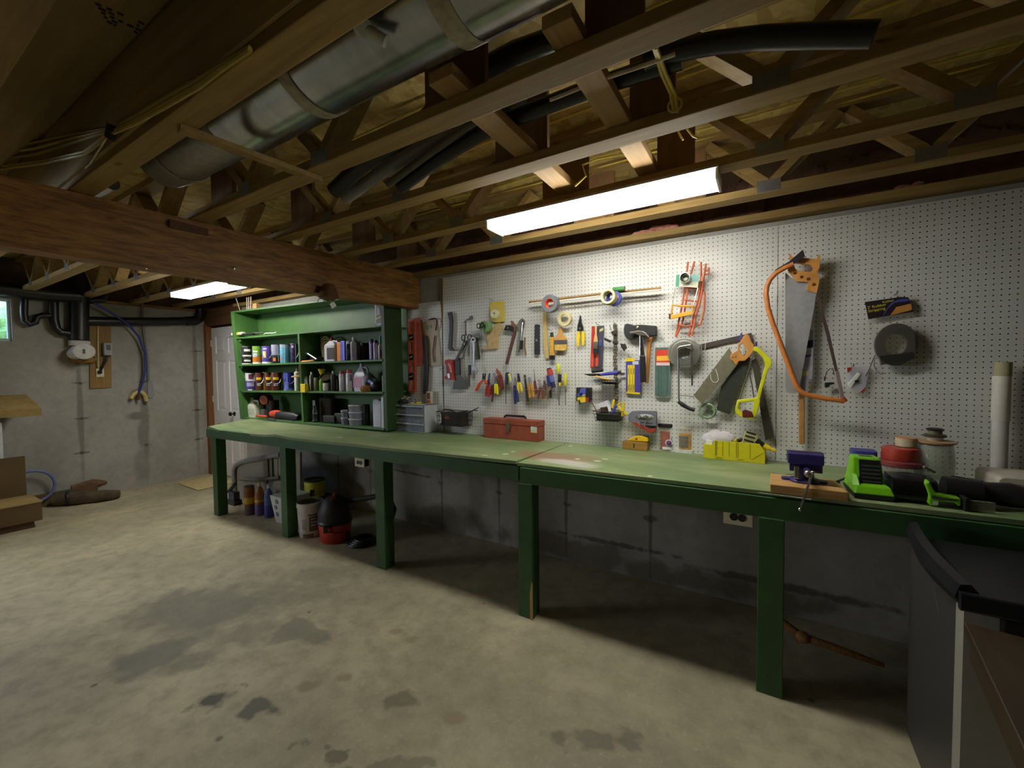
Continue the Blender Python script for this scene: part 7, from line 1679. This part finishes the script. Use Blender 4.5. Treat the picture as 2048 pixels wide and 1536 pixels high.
t.part('outlet_plate', M().box(XB+.001, min(o0.y, o1.y), o1.z, XB+.012, max(o0.y, o1.y), o0.z), mt((214, 206, 176), .4), False, .003)
t.part('plug', M().ball(at(200, 744, X=XB+.03), .02, .022, .022, 10, 7), BLACK)
t.part('cord', M().tube([at(201, 742, X=XB+.03), at(206, 732, X=XB+.05), at(212, 722, X=XB+.06), at(213, 713, X=XB+.05)], .012, 8), BLACK)
t.part('wire', M().tube([at(196, 640, X=XB+.01), at(196, 700, X=XB+.01), at(197, 736, X=XB+.01)], .006, 6), mt((206, 196, 150), .5))
t.part('lower_wire', M().tube([at(182, 716, X=XB+.02), at(190, 712, X=XB+.02), at(194, 722, X=XB+.02), at(195, 736, X=XB+.02)], .006, 6), mt((150, 130, 80), .5))
t = Thing('blue_hose', 'blue water pipe curving down the end wall to tan fittings', 'hose')
t.part('hose', M().tube([at(188, 606, X=XW+.1), at(226, 628, X=XW+.08), at(258, 650, X=XW+.06), at(278, 674, X=XW+.05), at(290, 705, X=XW+.05), at(291, 740, X=XW+.05), at(284, 768, X=XW+.04), at(277, 788, X=XW+.03)], .012, 10), mt((44, 48, 130), .4))
t.part('fitting', M().tube([at(262, 797, X=XW), at(268, 788, X=XW), at(276, 784, X=XW), at(284, 784, X=XW), at(290, 790, X=XW), at(293, 802, X=XW)], .022, 8), mt((196, 180, 110), .5))
t.part('stub', M().tube([at(277, 786, X=XW), at(277, 800, X=XW)], .014, 8), mt((110, 54, 44), .5))
one('grey_hose_patch', 'grey shield-shaped plastic plate beside the tan fittings', 'plate', M().prism(wp([(295, 762), (304, 762), (308, 790), (302, 797), (294, 795)], XL+.004), (.02, 0, 0)), mt((140, 142, 148), .5), None, False, .003)
one('grey_conduit', 'thin grey conduit running up the wall behind the blue pipe', 'conduit', M().tube(wp([(283, 590), (287, 660), (296, 720), (297, 762)], XL+.03), .012, 8), mt((120, 120, 126), .5))
# cardboard and lumber at the left edge
CB = mt((150, 128, 80), .8, var=.15, sc=6); CBD = mt((96, 76, 46), .8, var=.15, sc=6)
yb = lambda px, py, X: at(px, py, X=X)
# shelf of tan board sticking out
t = Thing('foam_board', 'tan board jutting out at the left edge above the cardboard boxes', 'board')
XS = -5.0
a = at(84, 828, X=XS); zt = at(84, 820, X=XS).z; zl = at(84, 831, X=XS).z
t.part('board', M().hexa([(XS-.4, a.y-.03, zl+.14), (XS, a.y, zl), (XS, a.y-1.2, zl), (XS-.4, a.y-1.2, zl+.14), (XS-.4, a.y-.03, zt+.15), (XS, a.y, zt+.02), (XS, a.y-1.2, zt+.02), (XS-.4, a.y-1.2, zt+.15)]), mt((148, 124, 72), .8, var=.2, sc=14), False, .004)
for yo in (.32, .75): t.part('post', M().box(XS-.3, a.y-yo, 0, XS-.26, a.y-yo+.045, zl+.09), mt((72, 58, 50), .6), False)
one('white_board', 'narrow white and blue panel standing at the left frame edge', 'panel', M().box(-5.12, at(2, 870, X=-5.1).y-.35, 0, -5.08, at(4, 870, X=-5.1).y, at(2, 845, X=-5.1).z), mt((206, 210, 214), .5), None, False)
XC = -4.62
p0 = at(84, 1010, X=XC); p1 = at(77, 909, X=XC-.25)
t = Thing('cardboard_box', 'long tan cardboard box lying at the left edge with a raised brown flap', 'cardboard box')
ztop = at(84, 1004, X=XC).z
ya = p0.y
t.part('body', M().box(XC-.42, ya-1.1, .06, XC, ya, ztop), CBD, False, .004)
t.part('top', M().box(XC-.42, ya-1.1, ztop+.001, XC+.004, ya+.004, ztop+.012), CB, False)
zf = at(75, 909, X=XC-.42).z
t.part('raised_flap', M().box(XC-.44, ya-1.1, ztop-.05, XC-.425, ya-.02, zf), CBD, False)
one('wood_runner', 'dark board under the long cardboard box', 'board', M().box(XC-.4, ya-1.1, 0, XC-.02, ya-.05, .059), mt((84, 58, 36), .8), None, False)
one('white_clip', 'tiny white clip on the floor at the left edge', 'clip', M().box(at(11, 1034, Z=.05).x, at(11, 1034, Z=.05).y, F0, at(11, 1034, Z=.05).x+.04, at(11, 1034, Z=.05).y+.03, .06), WHITE, None, False)
one('bent_rod', 'dark bent rod lying on the floor at the left edge', 'rod', M().tube([Fp(-20, 1056), Fp(20, 1050), Fp(46, 1042), Fp(40, 1036), Fp(62, 1034)], .012, 8), mt((66, 48, 34), .6))
q0, q1 = Fp(80, 992), Fp(158, 976)
t = Thing('flat_box', 'low flattened cardboard box against the end wall', 'cardboard box')
zq = at(150, 952, Y=q1.y).z
t.part('body', M().box(XL+.02, q1.y-.6, .001, XL+.06, q1.y, zq), CBD, False, .003)
t.part('tape_patch', M().box(XL+.0595, q1.y-.34, .02, XL+.0615, q1.y-.2, zq), mt((84, 84, 70), .6), False)
one('blue_arc', 'pale blue hoop standing behind the cardboard boxes', 'hoop', M().torus((XL+.1, at(85, 965, X=XL+.1).y-.08, .24), .17, .014, (1, 0, 0), 28, 8), mt((110, 116, 170), .5))
t = Thing('log_bundle', 'dark canvas roll lying on the floor by the end wall', 'canvas roll')
Fp_ = Fp
def Fp(px, py): return Fp_(px, py)+Vector((.21, 0, 0))
CN = mt((84, 70, 54), .9, 0, .35, 14, .6)
t.part('roll', M().tube([Fp(98, 1006)+Vector((0, 0, .052)), Fp(140, 1003)+Vector((0, 0, .07)), Fp(200, 996)+Vector((0, 0, .062)), Fp(225, 991)+Vector((0, 0, .047))], [.05, .07, .062, .045], 14), CN)
t.part('upper_roll', M().tube([Fp(120, 997)+Vector((0, .05, .14)), Fp(160, 990)+Vector((0, .06, .15)), Fp(186, 984)+Vector((0, .06, .13))], [.03, .05, .03], 12), mt((112, 84, 62), .9, 0, .35, 14, .6))
t.part('tie', M().torus(Fp(124, 1004)+Vector((0, 0, .07)), .075, .012, (.2, 1, 0), 20, 6), BLACK)
t.part('stick', M().tube([Fp(176, 985)+Vector((0, 0, .14)), Fp(198, 977)+Vector((0, 0, .2))], [.016, .006], 8), IRON)
Fp = Fp_
c = [Fp(356, 968), Fp(395, 982), Fp(470, 966), Fp(425, 953)]
one('floor_mat', 'flat tan mat lying on the floor in front of the white door', 'mat', M().prism([p+Vector((0, 0, .001)) for p in c], (0, 0, .012)), mt((190, 172, 124), .85, var=.15, sc=20), None, False, .002)
settle()
# ---------------------------------------------------------------- camera, added fill light, sky, exposure
cam = bpy.data.cameras.new('camera'); co = bpy.data.objects.new('camera', cam); COL.objects.link(co)
mat3 = Matrix((RT, -DN, -FW)).transposed()
co.matrix_world = Matrix.Translation(CAM) @ mat3.to_4x4()
cam.sensor_width = 36; cam.lens = F_PX/2048*36; cam.clip_start = .02
S.camera = co
def area(name, loc, rot, sx, sy, e, c):
    l = bpy.data.lights.new(name, 'AREA'); l.shape = 'RECTANGLE'; l.size = sx; l.size_y = sy; l.energy = e; l.color = c
    o = bpy.data.objects.new(name, l); o.location = loc; o.rotation_euler = rot; COL.objects.link(o); return o
area('fill_light', (XL+.02, -4.4, 1.85), (0, -PI/2, 0), .6, 1.6, 22, (.82, .9, 1.0))  # added cool fill light on the end wall, with no window behind it
w = bpy.data.worlds.new('sky'); S.world = w; w.use_nodes = True
nt = w.node_tree; bg = nt.nodes['Background']
sky = nt.nodes.new('ShaderNodeTexSky'); sky.sky_type = 'HOSEK_WILKIE'
nt.links.new(sky.outputs[0], bg.inputs['Color']); bg.inputs['Strength'].default_value = 30
S.view_settings.view_transform = 'Standard'; S.view_settings.look = 'None'
S.view_settings.gamma = 1; S.view_settings.exposure = 1.5; S.view_settings.use_curve_mapping = False
